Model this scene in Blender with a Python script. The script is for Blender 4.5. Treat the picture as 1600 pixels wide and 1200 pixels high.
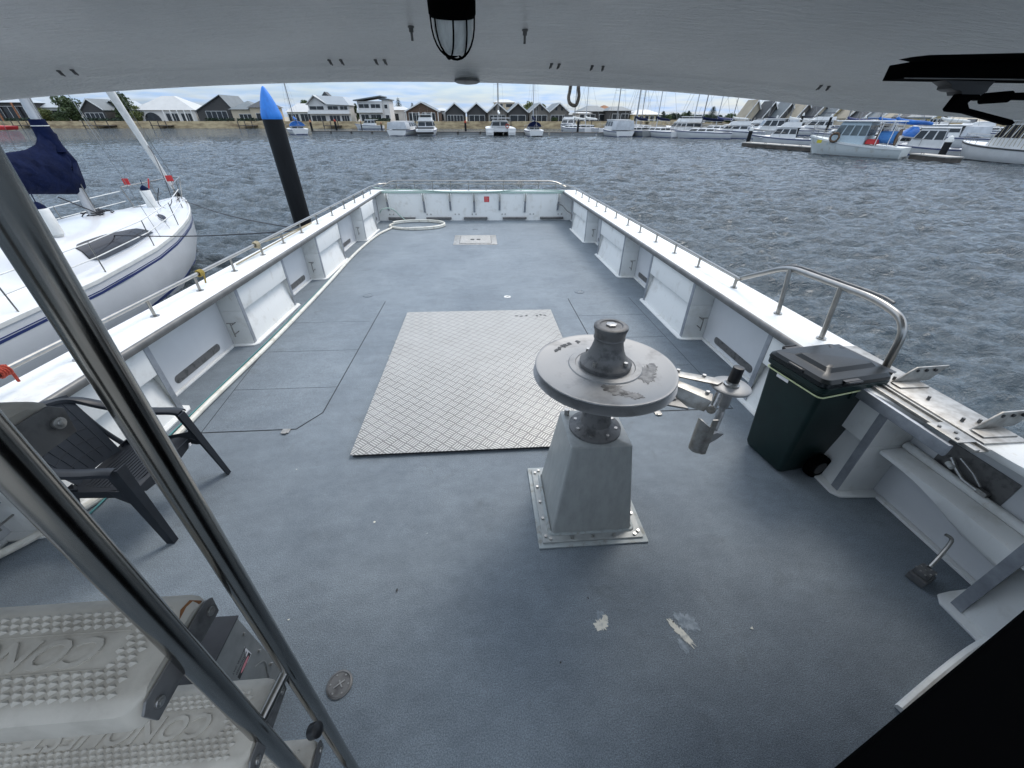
import bpy, bmesh, math, random
import numpy as np
from mathutils import Vector, Matrix
random.seed(7)
sc = bpy.context.scene
for o in list(bpy.data.objects): bpy.data.objects.remove(o)
R = math.radians
PI = math.pi

# ------------------------------------------------------------------ camera
F_PX = 590.458                      # focal length in pixels of the 1600 px wide photograph
PB, YAW, ROLLB = R(33.1606), R(4.6542), R(0.66035)      # camera against the boat's deck
PW = R(35.38)                       # camera against the true horizon
H = 2.3                             # camera above the deck
CH = 3.5                            # camera above the water
def basis(p, a, r):
    fw = np.array([math.sin(a)*math.cos(p), math.cos(a)*math.cos(p), -math.sin(p)])
    rt = np.array([math.cos(a), -math.sin(a), 0.0]); up = np.cross(rt, fw)
    return rt*math.cos(r)+up*math.sin(r), -rt*math.sin(r)+up*math.cos(r), fw
RB, UB, FB = basis(PB, YAW, ROLLB)
RW, UW, FW = basis(PW, YAW, 0.0)
# boat frame -> world frame
CB = np.column_stack([RB, UB, -FB]); CW = np.column_stack([RW, UW, -FW])
ROT = Matrix((CW @ CB.T).tolist()).to_4x4()
MBOAT = Matrix.Translation((0, 0, CH)) @ ROT @ Matrix.Translation((0, 0, -H))
def ray(u, v): return (u-800)*RB+(600-v)*UB+F_PX*FB
def rw(u, v): return (u-800)*RW+(600-v)*UW+F_PX*FW
def dk(u, v, z=0.0):
    d = ray(u, v); return Vector((np.array([0, 0, H])+(z-H)/d[2]*d).tolist())
def oy(u, v, y):
    d = ray(u, v); return Vector((np.array([0, 0, H])+y/d[1]*d).tolist())
def ox(u, v, x):
    d = ray(u, v); return Vector((np.array([0, 0, H])+x/d[0]*d).tolist())
def wz(u, v, z=0.0):
    d = rw(u, v); return Vector((np.array([0, 0, CH])+(z-CH)/d[2]*d).tolist())
def wy(u, v, y):
    d = rw(u, v); return Vector((np.array([0, 0, CH])+y/d[1]*d).tolist())

cd = bpy.data.cameras.new('camera'); cam = bpy.data.objects.new('camera', cd)
sc.collection.objects.link(cam); sc.camera = cam
cd.sensor_width = 36.0; cd.lens = 36.0*F_PX/1600.0; cd.clip_start = 0.02; cd.clip_end = 9000
cam.matrix_world = Matrix.Translation((0, 0, CH)) @ Matrix(CW.tolist()).to_4x4()

# ------------------------------------------------------------------ sky, sun, exposure
SUN_EL, SUN_AZ = R(52), R(38)       # azimuth clockwise from +Y
w = bpy.data.worlds.new('World'); sc.world = w; w.use_nodes = True
nt = w.node_tree; N = nt.nodes; L = nt.links
for n in list(N): N.remove(n)
out = N.new('ShaderNodeOutputWorld'); bg = N.new('ShaderNodeBackground')
sky = N.new('ShaderNodeTexSky'); sky.sky_type = 'NISHITA'; sky.sun_disc = False
sky.sun_elevation = SUN_EL; sky.sun_rotation = SUN_AZ; sky.air_density = 1.1; sky.dust_density = 1.2; sky.ozone_density = 1.5
tc = N.new('ShaderNodeTexCoord')
sep = N.new('ShaderNodeSeparateXYZ'); L.new(tc.outputs['Generated'], sep.inputs[0])
mx = N.new('ShaderNodeMath'); mx.operation = 'MAXIMUM'; mx.inputs[1].default_value = 0.0; L.new(sep.outputs[2], mx.inputs[0])
ad = N.new('ShaderNodeMath'); ad.operation = 'ADD'; ad.inputs[1].default_value = 0.10; L.new(mx.outputs[0], ad.inputs[0])
dx = N.new('ShaderNodeMath'); dx.operation = 'DIVIDE'; L.new(sep.outputs[0], dx.inputs[0]); L.new(ad.outputs[0], dx.inputs[1])
dy = N.new('ShaderNodeMath'); dy.operation = 'DIVIDE'; L.new(sep.outputs[1], dy.inputs[0]); L.new(ad.outputs[0], dy.inputs[1])
cb = N.new('ShaderNodeCombineXYZ'); L.new(dx.outputs[0], cb.inputs[0]); L.new(dy.outputs[0], cb.inputs[1])
nz = N.new('ShaderNodeTexNoise'); nz.inputs['Scale'].default_value = 0.75; nz.inputs['Detail'].default_value = 9
nz.inputs['Roughness'].default_value = 0.58; nz.inputs['Distortion'].default_value = 0.35; L.new(cb.outputs[0], nz.inputs['Vector'])
rp = N.new('ShaderNodeValToRGB'); rp.color_ramp.elements[0].position = 0.40; rp.color_ramp.elements[1].position = 0.66
L.new(nz.outputs['Fac'], rp.inputs[0])
nz2 = N.new('ShaderNodeTexNoise'); nz2.inputs['Scale'].default_value = 2.3; nz2.inputs['Detail'].default_value = 7; L.new(cb.outputs[0], nz2.inputs['Vector'])
cl = N.new('ShaderNodeValToRGB')
cl.color_ramp.elements[0].position = 0.35; cl.color_ramp.elements[0].color = (3.7, 5.0, 6.9, 1)
cl.color_ramp.elements[1].position = 0.62; cl.color_ramp.elements[1].color = (6.1, 6.4, 6.8, 1)
L.new(nz2.outputs['Fac'], cl.inputs[0])
cv = N.new('ShaderNodeMath'); cv.operation = 'MULTIPLY_ADD'; cv.inputs[1].default_value = 0.5; cv.inputs[2].default_value = 0.42
L.new(rp.outputs[0], cv.inputs[0])
mix = N.new('ShaderNodeMixRGB'); L.new(cv.outputs[0], mix.inputs[0]); L.new(sky.outputs[0], mix.inputs[1]); L.new(cl.outputs[0], mix.inputs[2])
zr_ = N.new('ShaderNodeValToRGB'); zr_.color_ramp.elements[0].position = 0.05; zr_.color_ramp.elements[0].color = (0.70, 0.80, 0.95, 1)
zr_.color_ramp.elements[1].position = 0.75; zr_.color_ramp.elements[1].color = (2.35, 2.2, 2.0, 1); L.new(mx.outputs[0], zr_.inputs[0])
zm = N.new('ShaderNodeMixRGB'); zm.blend_type = 'MULTIPLY'; zm.inputs[0].default_value = 1.0; L.new(mix.outputs[0], zm.inputs[1]); L.new(zr_.outputs[0], zm.inputs[2])
L.new(zm.outputs[0], bg.inputs[0]); bg.inputs[1].default_value = 0.10; L.new(bg.outputs[0], out.inputs[0])
sl = bpy.data.lights.new('sun', 'SUN'); sl.energy = 1.0; sl.angle = R(20); sl.color = (1, 0.96, 0.9)
so = bpy.data.objects.new('sun', sl); sc.collection.objects.link(so)
sd = Vector((math.sin(SUN_AZ)*math.cos(SUN_EL), math.cos(SUN_AZ)*math.cos(SUN_EL), math.sin(SUN_EL)))
so.rotation_euler = sd.to_track_quat('Z', 'Y').to_euler(); so.location = (20, 20, 40)
sc.view_settings.view_transform = 'Standard'; sc.view_settings.look = 'None'
sc.view_settings.exposure = 0.70; sc.view_settings.gamma = 1

# ------------------------------------------------------------------ materials
def mat(name, col, rough=0.6, metal=0.0, var=0.0, vscale=6.0, col2=None, bump=0.0, bscale=80.0, stretch=(1, 1, 1),
        spec=None, vdetail=6, vlo=0.35, vhi=0.7, bdist=0.002, coat=0.0, rvar=0.0, extra=None):
    m = bpy.data.materials.new(name); m.use_nodes = True
    t = m.node_tree; n = t.nodes; l = t.links; p = n['Principled BSDF']
    p.inputs['Base Color'].default_value = (*col, 1); p.inputs['Roughness'].default_value = rough
    p.inputs['Metallic'].default_value = metal
    if spec is not None: p.inputs['Specular IOR Level'].default_value = spec
    if coat: p.inputs['Coat Weight'].default_value = coat
    if var or col2 or bump or rvar:
        c = n.new('ShaderNodeTexCoord'); mp = n.new('ShaderNodeMapping'); mp.inputs['Scale'].default_value = stretch
        l.new(c.outputs['Object'], mp.inputs[0])
    if var or col2:
        z = n.new('ShaderNodeTexNoise'); z.inputs['Scale'].default_value = vscale; z.inputs['Detail'].default_value = vdetail
        z.inputs['Roughness'].default_value = 0.62
        l.new(mp.outputs[0], z.inputs['Vector'])
        r = n.new('ShaderNodeValToRGB'); r.color_ramp.elements[0].position = vlo; r.color_ramp.elements[1].position = vhi
        c2 = col2 if col2 else tuple(x*(1-var) for x in col)
        c1 = col if col2 else tuple(min(1, x*(1+var*0.5)) for x in col)
        r.color_ramp.elements[0].color = (*c2, 1); r.color_ramp.elements[1].color = (*c1, 1)
        l.new(z.outputs['Fac'], r.inputs[0]); l.new(r.outputs[0], p.inputs['Base Color'])
        if rvar:
            a = n.new('ShaderNodeMath'); a.operation = 'MULTIPLY_ADD'; a.inputs[1].default_value = rvar; a.inputs[2].default_value = rough-rvar/2
            l.new(z.outputs['Fac'], a.inputs[0]); l.new(a.outputs[0], p.inputs['Roughness'])
    if bump:
        z2 = n.new('ShaderNodeTexNoise'); z2.inputs['Scale'].default_value = bscale; z2.inputs['Detail'].default_value = 4
        l.new(mp.outputs[0], z2.inputs['Vector'])
        b = n.new('ShaderNodeBump'); b.inputs['Strength'].default_value = bump; b.inputs['Distance'].default_value = bdist
        l.new(z2.outputs['Fac'], b.inputs['Height']); l.new(b.outputs[0], p.inputs['Normal'])
    return m

def deck_material():
    m = bpy.data.materials.new('deck paint'); m.use_nodes = True
    t = m.node_tree; n = t.nodes; l = t.links; p = n['Principled BSDF']
    c = n.new('ShaderNodeTexCoord')
    def noise(scale, det, st=(1, 1, 1), rough=0.6, dist=0.0):
        mp = n.new('ShaderNodeMapping'); mp.inputs['Scale'].default_value = st; l.new(c.outputs['Object'], mp.inputs[0])
        z = n.new('ShaderNodeTexNoise'); z.inputs['Scale'].default_value = scale; z.inputs['Detail'].default_value = det
        z.inputs['Roughness'].default_value = rough; z.inputs['Distortion'].default_value = dist; l.new(mp.outputs[0], z.inputs['Vector']); return z
    def ramp(src, a, b, ca, cb_):
        r = n.new('ShaderNodeValToRGB'); r.color_ramp.elements[0].position = a; r.color_ramp.elements[1].position = b
        r.color_ramp.elements[0].color = (*ca, 1); r.color_ramp.elements[1].color = (*cb_, 1); l.new(src.outputs['Fac'], r.inputs[0]); return r
    def mixc(kind, f, a, b):
        x = n.new('ShaderNodeMixRGB'); x.blend_type = kind; x.inputs[0].default_value = f; l.new(a.outputs[0], x.inputs[1]); l.new(b.outputs[0], x.inputs[2]); return x
    base = ramp(noise(0.9, 8, (1, 1, 1), 0.65, 0.4), 0.32, 0.68, (0.136, 0.163, 0.190), (0.190, 0.222, 0.250))
    st1 = ramp(noise(2.2, 6, (1.0, 2.2, 1), 0.7), 0.3, 0.72, (0.90, 0.90, 0.90), (1.09, 1.09, 1.08))
    st2 = ramp(noise(9, 6, (1, 1.4, 1), 0.75), 0.36, 0.7, (0.90, 0.90, 0.90), (1.10, 1.10, 1.08))
    sp = ramp(noise(170, 3, (1, 1, 1), 0.8), 0.38, 0.62, (0.62, 0.62, 0.62), (1.35, 1.35, 1.35))
    scuff = ramp(noise(14, 9, (1, 1, 1), 0.8, 1.0), 0.70, 0.80, (1, 1, 1), (1.35, 1.32, 1.26))
    blot = ramp(noise(3.1, 7, (1, 1, 1), 0.75, 0.6), 0.26, 0.42, (0.78, 0.76, 0.74), (1, 1, 1))
    k = mixc('MULTIPLY', 1, base, st1); k = mixc('MULTIPLY', 1, k, st2); k = mixc('MULTIPLY', 1, k, sp); k = mixc('MULTIPLY', 1, k, scuff); k = mixc('MULTIPLY', 1, k, blot)
    l.new(k.outputs[0], p.inputs['Base Color']); p.inputs['Roughness'].default_value = 0.62
    p.inputs['Specular IOR Level'].default_value = 0.35
    mpz = n.new('ShaderNodeMapping'); mpz.inputs['Rotation'].default_value = (0, 0, R(62)); mpz.inputs['Scale'].default_value = (1.2, 16, 1); l.new(c.outputs['Object'], mpz.inputs[0])
    zz_ = n.new('ShaderNodeTexNoise'); zz_.inputs['Scale'].default_value = 2.4; zz_.inputs['Detail'].default_value = 9; zz_.inputs['Roughness'].default_value = 0.72; zz_.inputs['Distortion'].default_value = 0.6; l.new(mpz.outputs[0], zz_.inputs['Vector'])
    drag = ramp(zz_, 0.66, 0.78, (1, 1, 1), (1.32, 1.30, 1.26)); k = mixc('MULTIPLY', 1, k, drag)
    dirt = ramp(noise(5.5, 10, (1, 1, 1), 0.82, 0.8), 0.66, 0.78, (1, 1, 1), (0.70, 0.66, 0.60)); k = mixc('MULTIPLY', 1, k, dirt); l.new(k.outputs[0], p.inputs['Base Color'])
    g = noise(240, 2); b = n.new('ShaderNodeBump'); b.inputs['Strength'].default_value = 0.9; b.inputs['Distance'].default_value = 0.004
    l.new(g.outputs['Fac'], b.inputs['Height']); l.new(b.outputs[0], p.inputs['Normal'])
    return m

def checker_material():
    m = bpy.data.materials.new('tread plate aluminium'); m.use_nodes = True
    t = m.node_tree; n = t.nodes; l = t.links; p = n['Principled BSDF']
    c = n.new('ShaderNodeTexCoord')
    def mth(op, a, b=None, v=None):
        x = n.new('ShaderNodeMath'); x.operation = op
        l.new(a, x.inputs[0])
        if b is not None: l.new(b, x.inputs[1])
        if v is not None: x.inputs[1].default_value = v
        return x.outputs[0]
    rotm = n.new('ShaderNodeMapping'); rotm.inputs['Rotation'].default_value = (0, 0, R(38)); rotm.inputs['Scale'].default_value = (11, 11, 11)
    l.new(c.outputs['Object'], rotm.inputs[0])
    s = n.new('ShaderNodeSeparateXYZ'); l.new(rotm.outputs[0], s.inputs[0])
    X, Y = s.outputs[0], s.outputs[1]
    fx = mth('FLOOR', X); fy = mth('FLOOR', Y)
    par = mth('MODULO', mth('ABSOLUTE', mth('ADD', fx, fy)), v=2.0)      # 0/1 checker of bar groups
    ux = mth('FRACT', X); uy = mth('FRACT', Y)
    def bars(a, b):     # bars running along a, five across b -> here two per cell
        k = mth('SINE', mth('MULTIPLY', b, v=2*PI*2.0)); k = mth('ABSOLUTE', k)
        k = mth('SUBTRACT', k, v=0.45); k = mth('MULTIPLY', k, v=3.0)
        e = mth('SUBTRACT', mth('ABSOLUTE', mth('SUBTRACT', a, v=0.5)), v=0.45); e = mth('MULTIPLY', e, v=-14.0)
        h = mth('MINIMUM', k, e); h = mth('MAXIMUM', h, v=0.0); return mth('MINIMUM', h, v=1.0)
    bx_, by_ = bars(ux, uy), bars(uy, ux)
    mixn = n.new('ShaderNodeMix'); l.new(par, mixn.inputs[0]); l.new(bx_, mixn.inputs[2]); l.new(by_, mixn.inputs[3])
    hgt = mixn.outputs[0]
    z = n.new('ShaderNodeTexNoise'); z.inputs['Scale'].default_value = 2.6; z.inputs['Detail'].default_value = 8; z.inputs['Roughness'].default_value = 0.7; l.new(c.outputs['Object'], z.inputs['Vector'])
    r = n.new('ShaderNodeValToRGB'); r.color_ramp.elements[0].position = 0.3; r.color_ramp.elements[1].position = 0.66
    r.color_ramp.elements[0].color = (0.15, 0.145, 0.135, 1); r.color_ramp.elements[1].color = (0.25, 0.245, 0.235, 1); l.new(z.outputs['Fac'], r.inputs[0])
    hm = n.new('ShaderNodeMixRGB'); hm.blend_type = 'MIX'; hm.inputs[2].default_value = (0.53, 0.52, 0.485, 1)
    hf = mth('MULTIPLY', hgt, v=0.9); l.new(hf, hm.inputs[0]); l.new(r.outputs[0], hm.inputs[1])
    l.new(hm.outputs[0], p.inputs['Base Color']); p.inputs['Metallic'].default_value = 0.25; p.inputs['Roughness'].default_value = 0.5
    b = n.new('ShaderNodeBump'); b.inputs['Strength'].default_value = 1.0; b.inputs['Distance'].default_value = 0.003; l.new(hgt, b.inputs['Height']); l.new(b.outputs[0], p.inputs['Normal'])
    return m

def water_material():
    m = bpy.data.materials.new('harbour water'); m.use_nodes = True
    t = m.node_tree; n = t.nodes; l = t.links; p = n['Principled BSDF']
    p.inputs['Base Color'].default_value = (0.062, 0.082, 0.094, 1); p.inputs['Roughness'].default_value = 0.06; p.inputs['IOR'].default_value = 1.333
    c = n.new('ShaderNodeTexCoord')
    g = n.new('ShaderNodeNewGeometry'); vl = n.new('ShaderNodeVectorMath'); vl.operation = 'LENGTH'; l.new(g.outputs['Position'], vl.inputs[0])
    def noise(scale, det, rot, st, rough=0.6, dist=0.4):
        mp = n.new('ShaderNodeMapping'); mp.inputs['Rotation'].default_value = (0, 0, R(rot)); mp.inputs['Scale'].default_value = (*st, 1); l.new(c.outputs['Object'], mp.inputs[0])
        z = n.new('ShaderNodeTexNoise'); z.inputs['Scale'].default_value = scale; z.inputs['Detail'].default_value = det; z.inputs['Roughness'].default_value = rough; z.inputs['Distortion'].default_value = dist; l.new(mp.outputs[0], z.inputs['Vector']); return z
    z = noise(3.4, 7, 16, (0.55, 1.15), 0.66); zb = noise(0.8, 4, -12, (0.5, 1.1), 0.55)
    z3 = noise(0.03, 4, 10, (1, 2.2))
    mr = n.new('ShaderNodeMapRange'); mr.inputs[1].default_value = 6; mr.inputs[2].default_value = 60; mr.inputs[3].default_value = 0.14; mr.inputs[4].default_value = 0.62; l.new(vl.outputs['Value'], mr.inputs[0])
    a = n.new('ShaderNodeMath'); a.operation = 'MULTIPLY_ADD'; a.inputs[1].default_value = 0.7; a.inputs[2].default_value = 0.65; l.new(z3.outputs['Fac'], a.inputs[0])
    b = n.new('ShaderNodeBump'); l.new(mr.outputs[0], b.inputs['Distance']); l.new(a.outputs[0], b.inputs['Strength']); l.new(z.outputs['Fac'], b.inputs['Height'])
    b2 = n.new('ShaderNodeBump'); mr2 = n.new('ShaderNodeMapRange'); mr2.inputs[1].default_value = 15; mr2.inputs[2].default_value = 90; mr2.inputs[3].default_value = 0.0; mr2.inputs[4].default_value = 1.1; l.new(vl.outputs['Value'], mr2.inputs[0])
    l.new(mr2.outputs[0], b2.inputs['Distance']); l.new(zb.outputs['Fac'], b2.inputs['Height']); l.new(b.outputs[0], b2.inputs['Normal']); l.new(b2.outputs[0], p.inputs['Normal'])
    return m

def roof_material():
    m = mat('gloss ceiling paint', (0.88, 0.885, 0.875), 0.25, spec=0.9, var=0.10, vscale=1.5)
    t = m.node_tree; n = t.nodes; l = t.links; p = n['Principled BSDF']
    c = n.new('ShaderNodeTexCoord'); mp = n.new('ShaderNodeMapping'); mp.inputs['Scale'].default_value = (0.35, 1.6, 1); l.new(c.outputs['Object'], mp.inputs[0])
    z = n.new('ShaderNodeTexNoise'); z.inputs['Scale'].default_value = 34; z.inputs['Detail'].default_value = 7; z.inputs['Roughness'].default_value = 0.7; l.new(mp.outputs[0], z.inputs['Vector'])
    b = n.new('ShaderNodeBump'); b.inputs['Strength'].default_value = 1.0; b.inputs['Distance'].default_value = 0.022; l.new(z.outputs['Fac'], b.inputs['Height']); l.new(b.outputs[0], p.inputs['Normal'])
    return m

M = {}
M['deck'] = deck_material(); M['checker'] = checker_material(); M['water'] = water_material(); M['ceiling'] = roof_material()
M['gel'] = mat('white gelcoat', (0.72, 0.725, 0.705), 0.5, spec=0.3, col2=(0.56, 0.55, 0.51), vscale=4.5, vlo=0.24, vhi=0.46, bump=0.08, bscale=30, vdetail=9)
def grime(m):
    t = m.node_tree; n = t.nodes; l = t.links; p = n['Principled BSDF']; src = p.inputs['Base Color'].links[0].from_socket
    c = n.new('ShaderNodeTexCoord')
    mp = n.new('ShaderNodeMapping'); mp.inputs['Scale'].default_value = (5, 5, 0.7); l.new(c.outputs['Object'], mp.inputs[0])
    z = n.new('ShaderNodeTexNoise'); z.inputs['Scale'].default_value = 3.2; z.inputs['Detail'].default_value = 8; z.inputs['Roughness'].default_value = 0.7; l.new(mp.outputs[0], z.inputs['Vector'])
    r = n.new('ShaderNodeValToRGB'); r.color_ramp.elements[0].position = 0.60; r.color_ramp.elements[1].position = 0.80; r.color_ramp.elements[0].color = (1, 1, 1, 1); r.color_ramp.elements[1].color = (0.66, 0.58, 0.45, 1); l.new(z.outputs['Fac'], r.inputs[0])
    z2 = n.new('ShaderNodeTexNoise'); z2.inputs['Scale'].default_value = 28; z2.inputs['Detail'].default_value = 5; z2.inputs['Roughness'].default_value = 0.8; l.new(c.outputs['Object'], z2.inputs['Vector'])
    r2 = n.new('ShaderNodeValToRGB'); r2.color_ramp.elements[0].position = 0.72; r2.color_ramp.elements[1].position = 0.80; r2.color_ramp.elements[0].color = (1, 1, 1, 1); r2.color_ramp.elements[1].color = (0.45, 0.38, 0.28, 1); l.new(z2.outputs['Fac'], r2.inputs[0])
    a = n.new('ShaderNodeMixRGB'); a.blend_type = 'MULTIPLY'; a.inputs[0].default_value = 1; l.new(src, a.inputs[1]); l.new(r.outputs[0], a.inputs[2])
    b = n.new('ShaderNodeMixRGB'); b.blend_type = 'MULTIPLY'; b.inputs[0].default_value = 1; l.new(a.outputs[0], b.inputs[1]); l.new(r2.outputs[0], b.inputs[2]); l.new(b.outputs[0], p.inputs['Base Color'])
grime(M['gel'])
M['gelnew'] = mat('bright gelcoat', (0.60, 0.61, 0.62), 0.22, var=0.05, vscale=2)
M['gelfar'] = mat('far white gelcoat', (0.64, 0.64, 0.63), 0.4, var=0.10, vscale=1.2)
M['trim'] = mat('dull aluminium trim', (0.15, 0.148, 0.142), 0.42, 0.4, var=0.25, vscale=9, bump=0.1, bscale=60)
M['strip'] = mat('grey aluminium strip', (0.33, 0.35, 0.38), 0.5, 0.55, var=0.2, vscale=14)
M['steel'] = mat('polished stainless', (0.27, 0.265, 0.25), 0.19, 1.0, var=0.22, vscale=5, stretch=(6, 6, 0.6), rvar=0.22)  # base colour darkened to stand in for the reflection of a dark cabin
M['farmast'] = mat('weathered far mast', (0.20, 0.20, 0.20), 0.5, var=0.3, vscale=1)
M['rail'] = mat('stainless rail', (0.33, 0.32, 0.30), 0.28, 1.0, var=0.15, vscale=20)
M['seam'] = mat('dark seam', (0.02, 0.022, 0.025), 0.8)
M['black'] = mat('black plastic', (0.010, 0.010, 0.011), 0.45)
M['blackm'] = mat('matt black', (0.0018, 0.0018, 0.002), 0.9, spec=0.02)
M['cast'] = mat('weathered cast aluminium', (0.29, 0.29, 0.286), 0.45, 0.35, col2=(0.16, 0.158, 0.155), vscale=5.5, vlo=0.30, vhi=0.5, bump=0.25, bscale=90, vdetail=10)
M['castdark'] = mat('dark worn metal', (0.15, 0.148, 0.145), 0.5, 0.3, col2=(0.075, 0.074, 0.073), vscale=16, vlo=0.34, vhi=0.5, bump=0.3, bscale=60)
M['greypaint'] = mat('grey pedestal paint', (0.33, 0.345, 0.335), 0.45, 0.1, col2=(0.275, 0.287, 0.279), vscale=22, vlo=0.32, vhi=0.62, bump=0.3, bscale=45, vdetail=9, stretch=(1, 1, 0.35))
M['sealant'] = mat('old sealant', (0.33, 0.36, 0.36), 0.7, col2=(0.22, 0.21, 0.18), vscale=18, vlo=0.3, vhi=0.5, bump=0.5, bscale=60)
M['bolt'] = mat('bolt steel', (0.45, 0.44, 0.42), 0.35, 0.9, var=0.3, vscale=90)
M['alu'] = mat('raw aluminium', (0.40, 0.39, 0.365), 0.42, 0.6, col2=(0.24, 0.225, 0.20), vscale=14, vlo=0.34, vhi=0.58, vdetail=9, bump=0.2, bscale=70)
M['bin'] = mat('dark green bin plastic', (0.0065, 0.020, 0.019), 0.42, spec=0.3, var=0.25, vscale=6, bump=0.15, bscale=240)
M['binlid'] = mat('charcoal lid plastic', (0.005, 0.008, 0.009), 0.30, spec=0.25, var=0.3, vscale=9, bump=0.15, bscale=200)
M['chair'] = mat('charcoal chair plastic', (0.012, 0.015, 0.020), 0.42, spec=0.35, var=0.3, vscale=7, bump=0.1, bscale=260)
M['tread'] = mat('grey beige tread plastic', (0.42, 0.39, 0.335), 0.55, col2=(0.29, 0.265, 0.225), vscale=9, vlo=0.3, vhi=0.55, bump=0.12, bscale=160, vdetail=8)
M['rust'] = mat('rust', (0.30, 0.12, 0.035), 0.85, col2=(0.12, 0.05, 0.02), vscale=40)
M['boxmetal'] = mat('galvanised box', (0.30, 0.31, 0.30), 0.45, 0.5, col2=(0.21, 0.215, 0.21), vscale=7)
M['boxdark'] = mat('dark box top', (0.030, 0.031, 0.034), 0.6, var=0.3, vscale=8)
M['sign'] = mat('white sticker', (0.72, 0.70, 0.70), 0.4)
M['ink'] = mat('black ink', (0.02, 0.02, 0.02), 0.5)
M['red'] = mat('red', (0.52, 0.03, 0.03), 0.5, var=0.25, vscale=20)
M['redrope'] = mat('red rope', (0.42, 0.055, 0.030), 0.85, var=0.5, vscale=120)
M['tanrope'] = mat('tan rope', (0.42, 0.36, 0.24), 0.9, var=0.5, vscale=110)
M['yelrope'] = mat('yellow rope', (0.36, 0.26, 0.06), 0.9, var=0.5, vscale=110)
M['grnrope'] = mat('pale green rope', (0.40, 0.52, 0.46), 0.9, var=0.35, vscale=80)
M['limerope'] = mat('lime cord', (0.42, 0.50, 0.14), 0.85, col2=(0.62, 0.64, 0.48), vscale=160)
M['greyrope'] = mat('grey twisted rope', (0.36, 0.32, 0.27), 0.95, col2=(0.17, 0.15, 0.135), vscale=90, vlo=0.4, vhi=0.6, bump=0.8, bscale=120)
M['darkrope'] = mat('dark rope', (0.035, 0.035, 0.04), 0.9)
M['hose'] = mat('white hose', (0.66, 0.64, 0.57), 0.45, col2=(0.46, 0.43, 0.36), vscale=7, vlo=0.3, vhi=0.5)
M['hose2'] = mat('teal hose', (0.06, 0.22, 0.22), 0.5)
M['glass'] = mat('frosted lamp glass', (0.72, 0.75, 0.74), 0.28, var=0.25, vscale=8, stretch=(8, 8, 1))
M['pile'] = mat('black pile sleeve', (0.006, 0.0068, 0.008), 0.5, spec=0.25, var=0.4, vscale=2.5, stretch=(3, 3, 0.6))
M['cone'] = mat('blue cone cap', (0.016, 0.19, 0.62), 0.5, col2=(0.012, 0.13, 0.46), vscale=3, stretch=(3, 3, 0.5), vlo=0.3, vhi=0.55)
M['navy'] = mat('navy canvas', (0.005, 0.010, 0.038), 0.85, spec=0.1, var=0.35, vscale=4, bump=0.5, bscale=9, bdist=0.05)
M['stripe'] = mat('blue stripe', (0.020, 0.032, 0.12), 0.35)
M['antifoul'] = mat('blue antifoul', (0.010, 0.026, 0.12), 0.6)
M['smoke'] = mat('smoked window', (0.030, 0.030, 0.034), 0.12, var=0.2, vscale=2)
M['darkglass'] = mat('dark glass', (0.022, 0.026, 0.030), 0.12, var=0.5, vscale=1.2)
M['alumast'] = mat('mast aluminium', (0.50, 0.51, 0.52), 0.35, 0.35, var=0.1, vscale=3)
M['sail'] = mat('furled white sail', (0.70, 0.70, 0.67), 0.8, var=0.15, vscale=3, stretch=(6, 6, 1))
M['vinyl'] = mat('white fender vinyl', (0.66, 0.66, 0.63), 0.5, var=0.12, vscale=6)
M['timber'] = mat('wet dock timber', (0.10, 0.085, 0.07), 0.8, col2=(0.045, 0.04, 0.035), vscale=2, stretch=(1, 6, 1))
M['dockpale'] = mat('pale dock edge', (0.42, 0.40, 0.36), 0.8, var=0.25, vscale=2)
M['concrete'] = mat('grey pontoon concrete', (0.24, 0.25, 0.25), 0.85, var=0.25, vscale=1)
M['stone'] = mat('limestone wall', (0.56, 0.44, 0.26), 0.9, col2=(0.24, 0.17, 0.10), vscale=0.35, stretch=(1, 1, 3.5), vdetail=10, vlo=0.35, vhi=0.6)
M['grass'] = mat('lawn', (0.075, 0.115, 0.035), 0.95, var=0.4, vscale=0.4)
M['sand'] = mat('paved bank', (0.34, 0.30, 0.23), 0.9, var=0.25, vscale=0.3)
M['rooflight'] = mat('pale metal roof', (0.34, 0.37, 0.39), 0.5, var=0.08, vscale=0.4)
M['roofwhite'] = mat('white roof', (0.48, 0.48, 0.465), 0.5, var=0.08, vscale=0.4)
M['roofgrey'] = mat('grey roof', (0.13, 0.15, 0.16), 0.6, var=0.15, vscale=0.5)
M['roofdark'] = mat('dark tiled roof', (0.045, 0.05, 0.056), 0.7, var=0.3, vscale=1.5)
M['wallwhite'] = mat('white render', (0.62, 0.60, 0.57), 0.8, var=0.1, vscale=0.5)
M['wallcream'] = mat('cream render', (0.50, 0.43, 0.32), 0.8, var=0.12, vscale=0.5)
M['wallbrown'] = mat('brown timber wall', (0.12, 0.075, 0.05), 0.8, var=0.35, vscale=1.0, stretch=(1, 1, 6))
M['walldark'] = mat('dark weatherboard', (0.062, 0.060, 0.058), 0.8, var=0.3, vscale=1.0, stretch=(1, 1, 8))
M['wallgrey'] = mat('taupe weatherboard', (0.17, 0.155, 0.135), 0.8, var=0.25, vscale=0.8, stretch=(1, 1, 8))
M['wallyellow'] = mat('yellow render', (0.55, 0.44, 0.22), 0.8, var=0.12, vscale=0.5)
M['fascia'] = mat('white fascia', (0.68, 0.68, 0.66), 0.6)
M['pillar'] = mat('orange pillar', (0.34, 0.15, 0.075), 0.8, var=0.2)
M['tarp'] = mat('blue tarp', (0.010, 0.12, 0.42), 0.6, var=0.35, vscale=1.5, bump=0.4, bscale=3, bdist=0.05)
M['bluenet'] = mat('blue net', (0.05, 0.17, 0.50), 0.9, col2=(0.10, 0.30, 0.62), vscale=9, bump=0.8, bscale=14, bdist=0.03)
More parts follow.
